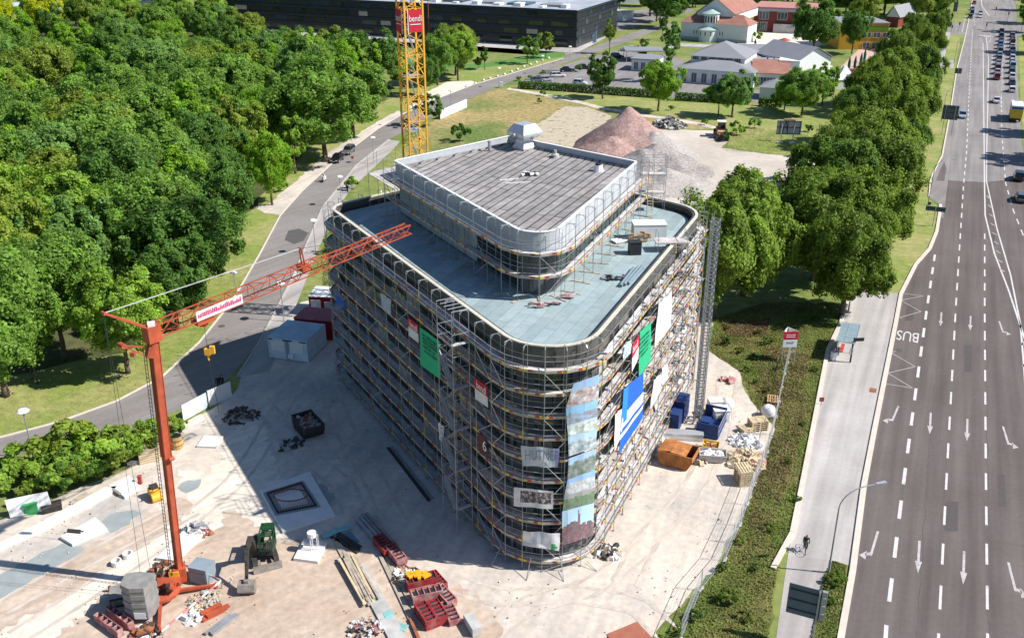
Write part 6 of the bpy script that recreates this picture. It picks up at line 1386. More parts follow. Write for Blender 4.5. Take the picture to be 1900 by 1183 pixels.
# excavator
def excavator():
    t = thing('excavator', 'small dark excavator with green caged cab and dozer blade on bare earth', 'excavator', P(489, 1032), math.radians(24))
    for s in (-.85, .85):
        f = MB(); pr = [(-1.4, .3), (-1.15, .05), (1.15, .05), (1.4, .3), (1.2, .62), (-1.2, .62)]
        vs = [(s-.2, y, z) for y, z in pr]+[(s+.2, y, z) for y, z in pr]; f.add(vs, [tuple(range(6)), tuple(range(6, 12))[::-1]]+[(i, 6+i, 6+(i+1) % 6, (i+1) % 6) for i in range(6)])
        for k in range(9): f.box(s-.22, s+.22, -1.1+k*.27, -1.02+k*.27, .62, .66)
        f.build('track', M['grime'], t)
    f = MB(); f.slab((-1.15, -2.0, .05), (1.15, -2.0, .05), (1.15, -1.85, .62), (-1.15, -1.85, .62), .08); f.obox((-.5, -1.4, .3), (.16, 1.2, .16)); f.obox((.5, -1.4, .3), (.16, 1.2, .16)); f.build('dozer_blade', M['worn'], t)
    u = bpy.data.objects.new('upper_carriage', None); COL.objects.link(u); u.parent = t; u.rotation_euler.z = math.radians(-20)
    f = MB(); f.prism([(-1.0, -.9), (1.0, -.9), (1.0, .9), (.7, 1.35), (-.7, 1.35), (-1.0, .9)], .75, 1.35); f.build('engine_house', M['grime'], u)
    f = MB(); x0, x1, y0, y1, z0, z1 = .0, .98, -1.0, .75, 1.35, 2.75
    for x in (x0, x1):
        for y in (y0, y1): f.bar((x, y, z0), (x, y, z1), .06, 4)
    for k in range(9): y = y0+(y1-y0)*k/8; f.bar((x0, y, z1), (x1, y, z1), .04, 4)
    for k in range(7): x = x0+(x1-x0)*k/6; f.bar((x, y0, z0), (x, y0, z0+.75), .03, 4)
    for z in (z0, z0+.75, z1): f.bar((x0, y0, z), (x1, y0, z), .06, 4); f.bar((x0, y0, z), (x0, y1, z), .05, 4); f.bar((x1, y0, z), (x1, y1, z), .05, 4); f.bar((x0, y1, z), (x1, y1, z), .05, 4)
    f.box(x0+.02, x1-.02, y1-.75, y1-.02, z1-.07, z1-.03); f.build('cab', M['green'], u)
    f = MB(); f.box(.25, .75, -.2, .4, 1.4, 1.8); f.box(.25, .75, .35, .5, 1.8, 2.3); f.build('seat', M['plank'], u)
    f = MB(); f.box(x0+.04, x1-.04, y1-.03, y1-.0, z0, z1-.1); f.build('rear_window', M['carglass'], u)
    f = MB(); f.bar((-.5, -.7, 1.2), (-.5, -1.5, 3.0), .33, 4, 0, .28); f.bar((-.5, -1.5, 3.0), (-.5, -3.1, 3.0), .27, 4, 0, .22); f.bar((-.5, -.5, 1.3), (-.5, -1.7, 2.6), .09, 6); f.build('boom', M['grime'], u)
    f = MB(); f.bar((-.5, -2.8, 3.2), (-.5, -4.3, 1.0), .24, 4, 0, .15); f.bar((-.5, -2.0, 3.35), (-.5, -3.0, 3.35), .07, 6); f.bar((-.38, -4.2, 1.5), (-.38, -4.4, .8), .05, 4); f.build('stick', M['grime'], u)
    f = MB(); pr = [(-4.0, .95), (-4.75, .95), (-4.95, .45), (-4.7, .1), (-4.2, .05), (-4.05, .3)]; vs = [(-1.15, y, z) for y, z in pr]+[(.15, y, z) for y, z in pr]
    f.add(vs, [tuple(range(6))[::-1], tuple(range(6, 12))]+[(i, (i+1) % 6, 6+(i+1) % 6, 6+i) for i in range(6)]); f.obox((-.5, -4.35, 1.05), (.35, .4, .3)); f.build('bucket', M['worn'], u)
excavator()
# wheel loader on the white yard
t = thing('wheel_loader', 'white and orange wheel loader with lowered bucket beside the gravel piles', 'wheel loader', P(1337, 254), math.radians(-8), scale=1.15)
for x in (-1, 1):
    for y in (-1.2, 1.5): f = MB(); f.bar((x*.85, y, .65), (x*1.3, y, .65), .65, 12); w0 = f.build('wheel', M['rubber'], t); g_ = MB(); g_.bar((x*1.31, y, .65), (x*1.34, y, .65), .3, 10); g_.build('rim', M['yellow'], w0)
f = MB(); f.box(-.9, .9, .3, 2.6, .9, 1.9); f.box(-.7, .7, -1.8, .3, .8, 1.4); f.build('body', mat('loader_orange', (.62, .36, .20), .6, .15), t)
f = MB(); f.box(-.75, .75, -.5, 1.0, 1.4, 2.9); f.build('cab', M['carglass'], t); f = MB(); f.box(-.85, .85, -.6, 1.1, 2.9, 3.05); f.build('cab_roof', M['white'], t)
f = MB(); f.bar((-.45, -.9, 1.3), (-.45, -2.9, .5), .13, 4); f.bar((.45, -.9, 1.3), (.45, -2.9, .5), .13, 4); f.build('lift_arm', bpy.data.materials['loader_orange'], t)
f = MB(); f.slab((-1.3, -3.6, .05), (1.3, -3.6, .05), (1.3, -3.3, 1.1), (-1.3, -3.3, 1.1), .06); f.slab((-1.3, -3.6, .05), (-1.3, -2.8, .05), (1.3, -2.8, .05), (1.3, -3.6, .05), .06); f.slab((-1.3, -2.8, .05), (1.3, -2.8, .05), (1.3, -2.8, 1.1), (-1.3, -2.8, 1.1), .06); f.build('bucket', M['grime'], t)
# gravel piles as poured cones with slumps
def pile(name, lab, cones, m, seed, step=.8):
    xs = [c[0]-c[2] for c in cones]+[c[0]+c[2] for c in cones]; ys = [c[1]-c[2] for c in cones]+[c[1]+c[2] for c in cones]
    x0, x1, y0, y1 = min(xs), max(xs), min(ys), max(ys); nx, ny = int((x1-x0)/step)+1, int((y1-y0)/step)+1; r = random.Random(seed); vs = []; fs = []
    from mathutils import noise as NZ
    for j in range(ny+1):
        for i in range(nx+1):
            x, y = x0+(x1-x0)*i/nx, y0+(y1-y0)*j/ny; z = -.3
            for cx, cy, R, H in cones:
                d = math.hypot(x-cx, y-cy)*(1+.10*NZ.noise((x*.12+seed, y*.12, 0))); z = max(z, H*(1-d/R))
            if z > -.2: z += .55*NZ.noise((x*.25, y*.25, seed))+.3*NZ.noise((x*.7, y*.7, seed))+.2*NZ.noise((x*1.7, y*1.7, seed))
            vs.append((x, y, z))
    for j in range(ny):
        for i in range(nx):
            a = j*(nx+1)+i; q = (a, a+1, a+nx+2, a+nx+1)
            if max(vs[k][2] for k in q) > -.15: fs.append(q)
    b = MB(); b.add(vs, fs); return tag(b.build(name, m, smooth=True), lab, 'gravel pile')
pk, gy = mat('pink_gravel', (.30, .185, .16), .95, .45, 2.4, bump=1, col2=(.42, .295, .255), scale2=.35), mat('grey_gravel', (.25, .23, .215), .95, .4, 2.4, bump=1, col2=(.34, .315, .295), scale2=.3)
def C3(u, v, R, H): p = P(u, v); return (p.x, p.y, R, H)
pile('gravel_pile', 'tall pink crushed stone pile behind the building', [C3(1163, 272, 11.5, 8.6), C3(1128, 292, 8.5, 4.6), C3(1188, 280, 10, 5.6)], pk, 1, .6)
pile('gravel_pile', 'grey gravel pile in front of the pink one', [C3(1218, 312, 10, 5.0), C3(1190, 318, 8, 4.6), C3(1238, 318, 9, 3.6)], gy, 2, .6)
pile('gravel_pile', 'low pale gravel tongue right of the grey pile', [C3(1235, 345, 9, 3.2), C3(1215, 285, 9.5, 4.5)], mat('pale_gravel_pile', (.38, .35, .32), .95, .35, 2.4, bump=1), 3, .6)
# rusty sheet wall in front of the bare lot
f = MB(); a, c = P(1015, 290), P(1090, 294)
for k in range(40): p = a.lerp(c, k/40); f.box(p.x, p.x+.28, p.y+(k % 2)*.1, p.y+.15+(k % 2)*.1, .02, 2.1)
tag(f.build('sheet_pile_wall', mat('earthy_sheet_piles', (.40, .30, .22), .9, .2, 2)), 'earth brown sheet pile wall behind the roof parapet', 'retaining wall')
# white site fence boards
def boardfence(lab, px, h, m, name='hoarding', cat='hoarding'):
    t = thing(name, lab, cat, P(*px[0])); o0 = P(*px[0])
    for a, c in zip(px, px[1:]):
        A, B = P(*a)-o0, P(*c)-o0; n = max(1, round((B-A).length/2.6))
        for k in range(n):
            f = MB(); p, q = A.lerp(B, (k+.01)/n), A.lerp(B, (k+.99)/n); f.slab(p+Vector((0, 0, .1)), q+Vector((0, 0, .1)), q+Vector((0, 0, h)), p+Vector((0, 0, h)), .05); f.build('panel', m, t)
            f = MB(); f.bar(p, p+Vector((0, 0, h+.1)), .05, 4); f.build('post', M['steel'], t)
boardfence('white hoarding panels below the road bend left of the site entrance', [(340, 782), (386, 757)], 1.9, M['whiteblue']); boardfence('white hoarding panels nearest the site entrance', [(388, 756), (431, 737)], 2.0, M['white'])
boardfence('white hoarding beside the far road right of the yellow crane', [(817, 222), (866, 200)], 2.2, M['white'])
t = thing('notice_board', 'white board with faint green print leaning at the left edge', 'board', P(20, 962), .4); f = MB(); f.slab((0, 0, .1), (3.4, -.0, .1), (3.2, .5, 1.7), (-.2, .5, 1.7), .05); f.build('panel', M['white'], t); f = MB(); f.slab((1.3, .23, .8), (2.3, .23, .8), (2.3, .28, .95), (1.3, .28, .95), .03); f.build('print', mat('faint_green', (.4, .6, .48), .7, .05), t)
for s in (.3, 2.9): f = MB(); f.bar((s, .3, 1.2), (s, 1.2, .05), .04, 4); f.build('leg', M['steel'], t)
# mesh fence along the site
def meshfence(px, lab, grp, h=2.0, L0_=3.4):
    pts = [P(*q) for q in px]; idx = 0; mm = M['steellight']
    for a, c in zip(pts, pts[1:]):
        n = max(1, round((c-a).length/L0_))
        for k in range(n):
            p, q = a.lerp(c, (k+.02)/n), a.lerp(c, (k+.98)/n); d = q-p; t = thing('fence_panel', '%s, %s panel from its near end' % (lab, ordn(idx)), 'fence panel', p, math.atan2(d.y, d.x), grp); L = d.length; idx += 1
            f = MB()
            for x in (0, L): f.bar((x, 0, .05), (x, 0, h), .025, 4)
            for z in (.15, h*.55, h): f.bar((0, 0, z), (L, 0, z), .02, 4)
            f.build('frame', mm, t); f = MB()
            for j in range(1, 16): f.bar((L*j/16, 0, .15), (L*j/16, 0, h), .006, 3)
            for j in range(1, 7): f.bar((0, 0, h*j/7), (L, 0, h*j/7), .005, 3)
            f.build('mesh', mm, t); f = MB(); f.box(-.35, .35, -.12, .12, .01, .14); f.build('foot', M['conc'], t)
meshfence([(1262, 1190), (1300, 1095), (1345, 1040), (1373, 975), (1400, 900), (1424, 840), (1440, 775), (1456, 695), (1467, 655)], 'wire mesh fence at the weed strip', 'mesh fence panels along the weed strip')
meshfence([(245, 835), (268, 808), (300, 795)], 'short mesh fence in the bushes left of the mast', 'mesh fence panels in the bushes')
t = thing('site_sign', 'red and white triangular company sign tower inside the fence', 'sign', P(1461, 672), .05)
f = MB()
for x, y in ((-.75, 0), (.75, 0), (0, 1.2)): f.bar((x, y, .02), (x, y, 4.0), .05, 4)
f.bar((-.75, 0, 1.2), (.75, 0, 1.9), .03, 4); f.bar((-.75, 0, 1.9), (.75, 0, 1.2), .03, 4); f.build('frame', M['steellight'], t)
f = MB(); f.box(-.82, .82, -.1, -.05, 2.0, 2.95, 1); f.box(-.82, .82, -.1, -.05, 2.95, 3.95, 0); f.build('sign_panel', [M['redbanner'], M['white']], t)
f = MB(); f.slab((.8, 0, 2.0), (0, 1.25, 2.0), (0, 1.25, 3.95), (.8, 0, 3.95), .04); f.slab((-.8, 0, 2.0), (-.8, 0, 3.95), (0, 1.25, 3.95), (0, 1.25, 2.0), .04); f.build('side_panel', M['white'], t)
f = MB(); r = random.Random(1)
for z in (3.55, 3.3):
    x = -.55
    while x < .5: d = r.uniform(.06, .12); f.box(x, x+d, -.115, -.1, z-.06, z+.05); x += d+.03
f.build('lettering', M['inkw'], t); bpy.context.view_layer.update()
tl_ = P(1461, 672)+Vector((0, -.12, 2.6)); textobj('bendl', 'lettering', .42, tl_, (1, .05, 0), (0, 0, 1), M['inkb'], t, .8)
# billboard on the white yard edge seen from behind
t = thing('billboard', 'large grey billboard seen from behind with wooden props by the gravel yard', 'billboard', P(1441, 262), -.12); f = MB(); f.box(-.3, 4.9, -.05, .05, 1.6, 4.5); f.build('panel', mat('panel_back_grey', (.42, .46, .50), .7, .08), t)
f = MB()
for z in (1.65, 3.1, 4.45): f.box(-.3, 4.9, -.13, -.06, z-.08, z+.08)
for x in (.4, 2.0, 3.4, 4.6): f.box(x-.06, x+.06, -.14, -.13, 1.6, 4.5)
f.bar((.9, -.15, 1.7), (1.5, -.15, 4.4), .07, 4); f.bar((2.1, -.15, 1.7), (1.6, -.15, 4.4), .07, 4); f.build('batten', M['dark'], t)
for x in (.3, 2.9): f = MB(); f.bar((x, -1.8, .1), (x+.6, -.1, 3.9), .08, 4); f.bar((x+.6, -.1, 0), (x+.6, -.1, 4.4), .07, 4); f.build('prop', mat('pinkish_timber', (.58, .42, .36), .85, .1), t); f = MB(); f.box(x-.5, x+.6, -2.2, -1.5, .01, .35); f.build('ballast_block', M['white'], t)
f = MB(); f.box(1.1, 3.5, -.2, .3, 4.5, 4.9); f.build('top_board', M['wood'], t)
# ================================================================ VEHICLES
def loft_car(kind='hatch'):
    """a car about 4.3 m long, nose towards -Y, wheels on the ground"""
    t = thing('parked_car', 'car', 'car')
    L = {'hatch': 4.1, 'saloon': 4.6, 'estate': 4.6, 'suv': 4.5, 'van': 5.0}[kind]; W = 1.8; y0 = -L/2; belt = {'hatch': .88, 'saloon': .86, 'estate': .9, 'suv': 1.02, 'van': 1.15}[kind]; roof = {'hatch': 1.47, 'saloon': 1.42, 'estate': 1.48, 'suv': 1.68, 'van': 1.95}[kind]
    secs = [(0, .30, .55, .70), (.05*L, .22, .66, .80), (.22*L, .20, belt-.08, .90), (.30*L, .20, belt, .9), (.8*L, .2, belt+.02, .9), (.95*L, .22, belt-.02, .86), (L, .32, belt-.18, .76)]
    f = MB(); vs = []
    for y, z0, z1, w_ in secs: vs += [(-w_*.92, y0+y, z0), (w_*.92, y0+y, z0), (w_, y0+y, (z0+z1)/2), (w_*.9, y0+y, z1), (-w_*.9, y0+y, z1), (-w_, y0+y, (z0+z1)/2)]
    fs = [(0, 5, 4, 3, 2, 1)]
    for k in range(len(secs)-1):
        for i in range(6): a, c = k*6+i, k*6+(i+1) % 6; fs.append((a, c, c+6, a+6))
    e = (len(secs)-1)*6; fs.append(tuple(e+i for i in range(6)))
    f.add(vs, fs); f.build('body', M['carpaint'], t, smooth=False)
    g0, g1, r0, r1 = {'hatch': (.27, .95, .42, .86), 'saloon': (.28, .86, .42, .72), 'estate': (.27, .97, .4, .9), 'suv': (.27, .96, .39, .88), 'van': (.16, .99, .3, .96)}[kind]
    f = MB(); q = lambda w_, y, z: [(-w_, y0+y*L, z), (w_, y0+y*L, z)]
    vs = q(.82, g0, belt-.03)+q(.82, g1, belt-.01)+q(.64, r0, roof-.06)+q(.64, r1, roof-.06); f.add(vs, [(0, 1, 5, 4), (1, 3, 7, 5), (3, 2, 6, 7), (2, 0, 4, 6), (4, 5, 7, 6), (0, 2, 3, 1)]); f.build('windows', M['carglass'], t)
    f = MB(); f.slab((-.66, y0+(r0-.01)*L, roof-.06), (.66, y0+(r0-.01)*L, roof-.06), (.62, y0+(r1+.01)*L, roof-.06), (-.62, y0+(r1+.01)*L, roof-.06), .07)
    for s in (-1, 1): f.bar((s*.82, y0+g0*L, belt-.03), (s*.65, y0+r0*L, roof-.05), .035, 4); f.bar((s*.82, y0+g1*L, belt), (s*.65, y0+r1*L, roof-.05), .05, 4); f.bar((s*.83, y0+(g0+g1)/2*L, belt), (s*.65, y0+(g0+g1)/2*L, roof-.05), .035, 4)
    f.build('roof', M['carpaint'], t)
    for s in (-1, 1):
        for y in (.19, .80): f = MB(); f.bar((s*.68, y0+y*L, .33), (s*.92, y0+y*L, .33), .33, 12); w_ = f.build('wheel', M['rubber'], t); g_ = MB(); g_.bar((s*.915, y0+y*L, .33), (s*.93, y0+y*L, .33), .2, 10); g_.build('rim', M['steellight'], w_)
        f = MB(); f.obox((s*.58, y0+.03, .60), (.34, .1, .14), s*.12); f.build('headlight', M['headlight'], t)
        f = MB(); f.obox((s*.62, y0+L-.0, .72), (.3, .08, .16), 0); f.build('taillight', M['taillight'], t)
    f = MB(); f.box(-.26, .26, y0-.02, y0+.02, .38, .5); f.build('number_plate', M['white'], t)
    return learn(t)
CARS = {k: loft_car(k) for k in ('hatch', 'saloon', 'estate', 'suv', 'van')}
used_c = set()
COLS = {'white': (.75, .75, .76), 'silver': (.42, .44, .46), 'grey': (.12, .125, .135), 'black': (.012, .012, .014), 'dark blue': (.015, .035, .12), 'blue': (.04, .12, .35), 'red': (.33, .02, .02), 'dark red': (.12, .012, .015), 'pale blue': (.30, .42, .52)}
def car(kind, u, v, ang, colr, lab, group=None):
    p = P(u, v); p.z = .06; src = CARS[kind]; colv = (*COLS[colr], 1)
    if kind not in used_c:
        used_c.add(kind); src.location = p; src.rotation_euler.z = ang; src['label'] = lab
        if group: src['group'] = group
        for ch in CH[src.name]: ch.color = colv
        return
    dup(src, p, ang, lab, group, None, colv)
AWAY = math.atan2(.405, -.914) % (2*math.pi); RANG = math.atan2(.914, .405)
HAWAY = RANG+math.pi/2; HTOW = RANG-math.pi/2     # nose is -Y: rotation so that -Y points along / against the road
QL = [(1858, 60), (1857.5, 69), (1857, 77), (1856, 84), (1855.5, 91), (1855, 98), (1854, 105), (1853, 112), (1852, 120), (1851, 128), (1850, 137), (1849, 147)]
QR = [(1878, 68), (1878, 75), (1878, 82), (1878, 89), (1878, 96), (1878, 103), (1878, 110), (1878, 118), (1878, 126), (1877, 136), (1877, 146), (1877, 157), (1877, 170)]
cl = ['dark red', 'black', 'grey', 'blue', 'dark blue', 'silver', 'pale blue', 'grey', 'silver', 'dark red', 'silver', 'red']; cr2 = ['grey', 'dark blue', 'dark red', 'white', 'silver', 'blue', 'white', 'silver', 'pale blue', 'black', 'white', 'dark blue', 'white']
kk = ['hatch', 'suv', 'saloon', 'estate', 'hatch', 'van']
for i, (u, v) in enumerate(QL): car(kk[i % 6], u, v, HAWAY, cl[i], '%s car in the left queue lane, %s behind the junction stop line' % (cl[i], ordn(i)), 'cars queueing at the junction')
for i, (u, v) in enumerate(QR): car(kk[(i+3) % 6], u, v, HAWAY, cr2[i], '%s car in the right queue lane, %s behind the junction stop line' % (cr2[i], ordn(i)), 'cars queueing at the junction')
car('saloon', 1848, 190, HAWAY, 'white', 'white car alone in the left lane behind the queue')
car('hatch', 1785, 218, HTOW, 'pale blue', 'pale blue white car driving towards the viewer on the main road')
car('suv', 1889, 333, HAWAY, 'black', 'black car farther of the two at the right frame edge'); car('estate', 1893, 372, HAWAY, 'grey', 'dark grey car nearer of the two at the right frame edge')
for i, (u, v, c, k) in enumerate([(1800, 34, 'black', 'suv'), (1803, 27, 'dark blue', 'van'), (1804, 19, 'blue', 'saloon'), (1818, 33, 'white', 'hatch'), (1819, 27, 'silver', 'estate'), (1807, 8, 'red', 'hatch')]):
    car(k, u, v, HTOW, c, '%s car waiting beyond the junction, %s in that group' % (c, ordn(i)), 'cars waiting beyond the junction')
ra = math.atan2(*( (P(700, 240)-P(600, 315)).yx )); car('saloon', 626, 299, ra+math.pi/2+math.pi, 'black', 'black car leading on the curved road'); car('estate', 647, 284, ra+math.pi/2+math.pi, 'grey', 'grey car following the black one on the curved road')
car('hatch', 752, 232, ra+math.pi/2+math.pi, 'silver', 'silver car on the curved road behind the yellow crane')
for u, v, k, c, a, lb in [(1035, 143, 'estate', 'white', 1.75, 'white car in the middle of the car park'), (1012, 151, 'hatch', 'silver', 1.8, 'silver car parked at the hedge end'), (1052, 133, 'saloon', 'black', 1.7, 'black car parked left of the spruce'), (1083, 128, 'saloon', 'black', 1.65, 'long black car parked right of the spruce'), (1076, 157, 'hatch', 'white', 1.2, 'white car close to the long hedge'), (997, 152, 'hatch', 'grey', 1.8, 'dark car between the clipped balls and the silver one'), (1145, 108, 'suv', 'black', 1.6, 'black car under the olive tree by the pavilion'), (1176, 94, 'hatch', 'white', 1.4, 'white car right of the clipped bush'), (1163, 95, 'saloon', 'silver', 1.4, 'silver car left of the white one by the pavilion'), (1258, 62, 'suv', 'black', 1.3, 'black car left of the white church')]:
    car(k, u, v, a, c, lb, 'cars in the car park')
# box truck
t = thing('box_truck', 'yellow and white box truck at the tail of the queue', 'truck', P(1883, 228)+Vector((0, 0, .06)), RANG-math.pi/2); f = MB(); f.box(-1.25, 1.25, 0, 7.2, 1.0, 3.9); f.build('cargo_box', [M['white']], t)
f = MB(); f.box(-1.24, 1.24, -.06, -.005, 1.0, 3.1); f.build('rear_door', mat('truck_yellow', (.62, .43, .04), .6, .15), t); f = MB(); f.box(-1.24, 1.24, -.07, -.005, 3.12, 3.6); f.build('rear_header', M['bluebanner'], t)
f = MB(); f.box(-1.27, -1.25, 0.1, 7.1, 1.1, 2.9); f.box(1.25, 1.27, .1, 7.1, 1.1, 2.9); f.build('side_stripe', bpy.data.materials['truck_yellow'], t)
f = MB(); f.prism([(-1.15, 7.4), (1.15, 7.4), (1.1, 9.2), (-1.1, 9.2)], .5, 2.7); f.build('cab', M['white'], t); f = MB(); f.box(-1.0, 1.0, .1, 9.0, .55, .95); f.build('chassis', M['dark'], t)
for s in (-1, 1):
    for y in (1.4, 8.2): f = MB(); f.bar((s*.8, y, .48), (s*1.15, y, .48), .48, 12); f.build('wheel', M['rubber'], t)
    f = MB(); f.box(s*1.0-.15, s*1.0+.15, -.1, -.02, .75, .95); f.build('taillight', M['taillight'], t)
# ================================================================ STREET FURNITURE
def lamp_arm():
    t = thing('street_lamp', 'tall street lamp with long curved arm near the cyclist', 'street lamp')
    f = MB(); f.bar((0, 0, 0), (0, 0, 1.2), .11, 8); f.bar((0, 0, 1.2), (0, 0, 6.2), .075, 8, 0, .06)
    pts = [Vector((2.3-2.3*math.cos(a)*1.0, 0, 6.2+1.75*math.sin(a))) for a in [i*math.pi/2/7 for i in range(8)]]; f.path(pts, .05, 6); f.bar(pts[-1], (3.0, 0, 8.0), .045, 6); f.build('pole', M['steel'], t)
    f = MB(); vs = [(2.9, -.08, 7.95), (3.8, -.14, 7.98), (3.8, .14, 7.98), (2.9, .08, 7.95), (2.9, -.1, 8.08), (3.75, -.16, 8.12), (3.75, .16, 8.12), (2.9, .1, 8.08)]; f.add(vs, [(3, 2, 1, 0), (4, 5, 6, 7), (0, 1, 5, 4), (1, 2, 6, 5), (2, 3, 7, 6), (3, 0, 4, 7)]); f.build('lamp_head', M['steellight'], t); return learn(t)
la = lamp_arm(); la.location = P(1537, 1062); la.rotation_euler.z = .22
for u, v, lb in [(1574, 578, 'curved arm street lamp under the avenue trees by the pavement'), (1722, 380, 'curved arm street lamp beside the lay-by'), (1747, 225, 'curved arm street lamp beside the big sign on the verge'), (1770, 118, 'distant curved arm lamp just before the junction'), (1902, 255, 'curved arm lamp on the right verge')]:
    dup(la, P(u, v), .15 if u < 1900 else 3.0, lb, None)
def globe():
    t = thing('globe_lamp', 'x', 'street lamp'); f = MB(); f.bar((0, 0, 0), (0, 0, 5.0), .06, 6); f.build('pole', M['steel'], t)
    f = MB(); f.lathe([(.08, 4.95), (.5, 5.1), (.58, 5.2), (.4, 5.38), (.05, 5.45)], n=14); f.build('lamp_shade', M['lampw'], t); return learn(t)
gl = globe(); first = True
for u, v, lb in [(586, 470, 'disc topped lamp left of the scaffold on the footway'), (63, 850, 'disc topped lamp at the left edge behind the hedge bushes'), (527, 596, 'disc topped lamp behind the grey container'), (634, 382, 'disc topped lamp beside the road near the platform'), (694, 303, 'disc topped lamp right of the two dark cars'), (837, 207, 'disc topped lamp by the hoarding on the far road'), (926, 162, 'disc topped lamp at the start of the trodden path'), (1006, 137, 'disc topped lamp near the clipped bushes'), (1057, 118, 'disc topped lamp by the flag'), (440, 560, 'short disc lamp on the grass above the jib')]:
    if first: gl.location = P(u, v); gl['label'] = lb; gl['group'] = 'disc topped lamps along the curved road'; first = False
    else: dup(gl, P(u, v), 0, lb, 'disc topped lamps along the curved road', .8 if u == 440 else None)
def roadsign(lab, base, w_, z0, z1, px_edge=None, posts=(.2, .8), away=True, rz=None, ribs=3, thick=.12):
    t = thing('road_sign', lab, 'road sign', base, math.atan2(RX.y, RX.x) if rz is None else rz); f = MB(); f.box(0, w_, -.03, .03, z0, z1); f.build('sign_panel', mat('sign_back_grey', (.10, .135, .17), .6, .08) if 'sign_back_grey' not in bpy.data.materials else bpy.data.materials['sign_back_grey'], t)
    f = MB()
    for k in range(ribs): z = z0+(z1-z0)*(k+.5)/ribs; f.box(.1, w_-.05, -.08, -.035, z-.05, z+.05)
    f.build('rib', M['dark'], t)
    for x in posts: f = MB(); f.bar((w_*x, -.15, 0), (w_*x, -.15, z1), .07, 6); f.build('post', M['steel'], t)
    return t
sb = P(1507, 1195); t = roadsign('big grey direction sign seen from behind at the bottom of the footpath', sb-RX*2.15, 2.3, 2.3, 4.9, posts=(.93,))
f = MB(); f.box(2.3, 2.65, -.12, .12, 2.4, 4.9); f.build('lamp_housing', M['steel'], t); f = MB()
for z in (3.0, 3.7, 4.4): f.box(2.35, 2.6, -.2, .2, z, z+.07)
f.build('bracket', M['steellight'], t)
roadsign('large square sign back on the verge under the avenue', P(1741, 249), 3.3, 3.4, 6.6); roadsign('wide low sign pair seen from behind near the kerb curve', P(1712, 417), 3.0, 2.5, 3.3, posts=(.5,), ribs=1)
roadsign('small square sign back far along the verge', P(1768, 152), 1.8, 2.4, 3.9, posts=(.5,)); roadsign('tall dark sign in front of the junction trees', P(1765, 38), 1.6, 3.5, 7.5, posts=(.5,))
for k, (u, v) in enumerate([(1828, 62), (1778, 60), (1764, 66), (1763, 50), (1846, 30), (1894, 60), (1869, 40)]):
    t = thing('traffic_light', 'signal post at the junction, %s counted from the right queue' % ordn(k), 'traffic light', P(u, v), 0, 'signals at the junction'); f = MB(); f.bar((0, 0, 0), (0, 0, 3.6), .08, 6); f.build('post', M['steel'], t); f = MB(); f.box(-.18, .18, -.18, .18, 2.7, 3.8); f.build('signal_head', M['dark'], t)
t = thing('traffic_island', 'round cobbled island in the junction', 'traffic island', P(1826, 68)); f = MB(); f.lathe([(2.2, 0.02), (2.1, .2), (.2, .25)], n=16); f.build('island_top', M['kerbgrey'], t)
for u, v, lb in [(1698, 350, 'small dark sign on the strip between path and road'), (1523, 752, 'red hydrant post at the pavement edge'), (1721, 398, 'thin sign post at the lay-by'), (655, 310, 'red bordered sign beside the curved road')]:
    t = thing('sign_post', lb, 'sign', P(u, v)); f = MB(); f.bar((0, 0, 0), (0, 0, 2.2 if u != 1523 else .9), .035, 5); f.build('post', M['steel'], t); f = MB(); f.box(-.25, .25, -.04, .0, (1.7 if u != 1523 else .5), (2.2 if u != 1523 else 1.0)); f.build('plate', M['tred'] if u in (1523, 655) else M['dark'], t)
f = MB(); a, c = P(1470, 1060), P(1487, 1062)
# bus shelter
so_ = P(1548, 668); sr = math.atan2(RD.y, RD.x); t = thing('bus_shelter', 'glass bus shelter with posters on the pale pavement', 'bus shelter', so_, sr)
Ls, Ws = 5.6, 1.7
for x in (0, Ls/2, Ls):
    for y in (0, -Ws): f = MB(); f.bar((x, y, 0), (x, y, 2.5), .05, 4); f.build('post', M['dark'], t)
M['shelterglass'] = mat('shelter_glass', (.28, .38, .42), .15, .1, 1, spec=.8)
f = MB(); f.box(-.1, Ls+.1, -Ws-.3, .1, 2.5, 2.56); f.build('roof', M['shelterglass'], t); f = MB()
for k in range(9): f.bar((Ls*k/8, -Ws-.3, 2.58), (Ls*k/8, .1, 2.58), .03, 4)
for y in (-Ws-.3, -.8, .1): f.bar((0, y, 2.58), (Ls, y, 2.58), .03, 4)
f.build('roof_frame', M['steellight'], t); f = MB(); f.box(.1, Ls-.1, -.02, .02, .3, 2.3); f.build('rear_glass', M['shelterglass'], t)
f = MB(); f.box(1.6, 4.0, -.7, -.3, .42, .5); f.build('bench', M['tred'], t)
f = MB(); f.box(.2, 1.5, -.06, -.03, .5, 2.2); f.build('poster', M['glassb'], t)
bp_ = P(1578, 672); t = thing('bus_stop_post', 'dark bus stop post with a flat black sign beside the shelter', 'bus stop', bp_, .1); f = MB(); f.bar((0, 0, 0), (0, 0, 3.2), .06, 6); f.build('post', M['dark'], t); f = MB(); f.box(0, 1.2, -.05, .05, 2.7, 3.1); f.build('sign_panel', M['black'], t); f = MB(); f.box(-.3, .3, -.04, .04, 1.0, 1.9); f.build('timetable', M['white'], t)
machine_box('litter_bin', 'white waste bin below the bus shelter', 'bin', 1546, 668, (.55, .55, 1.0), M['white'], .3)
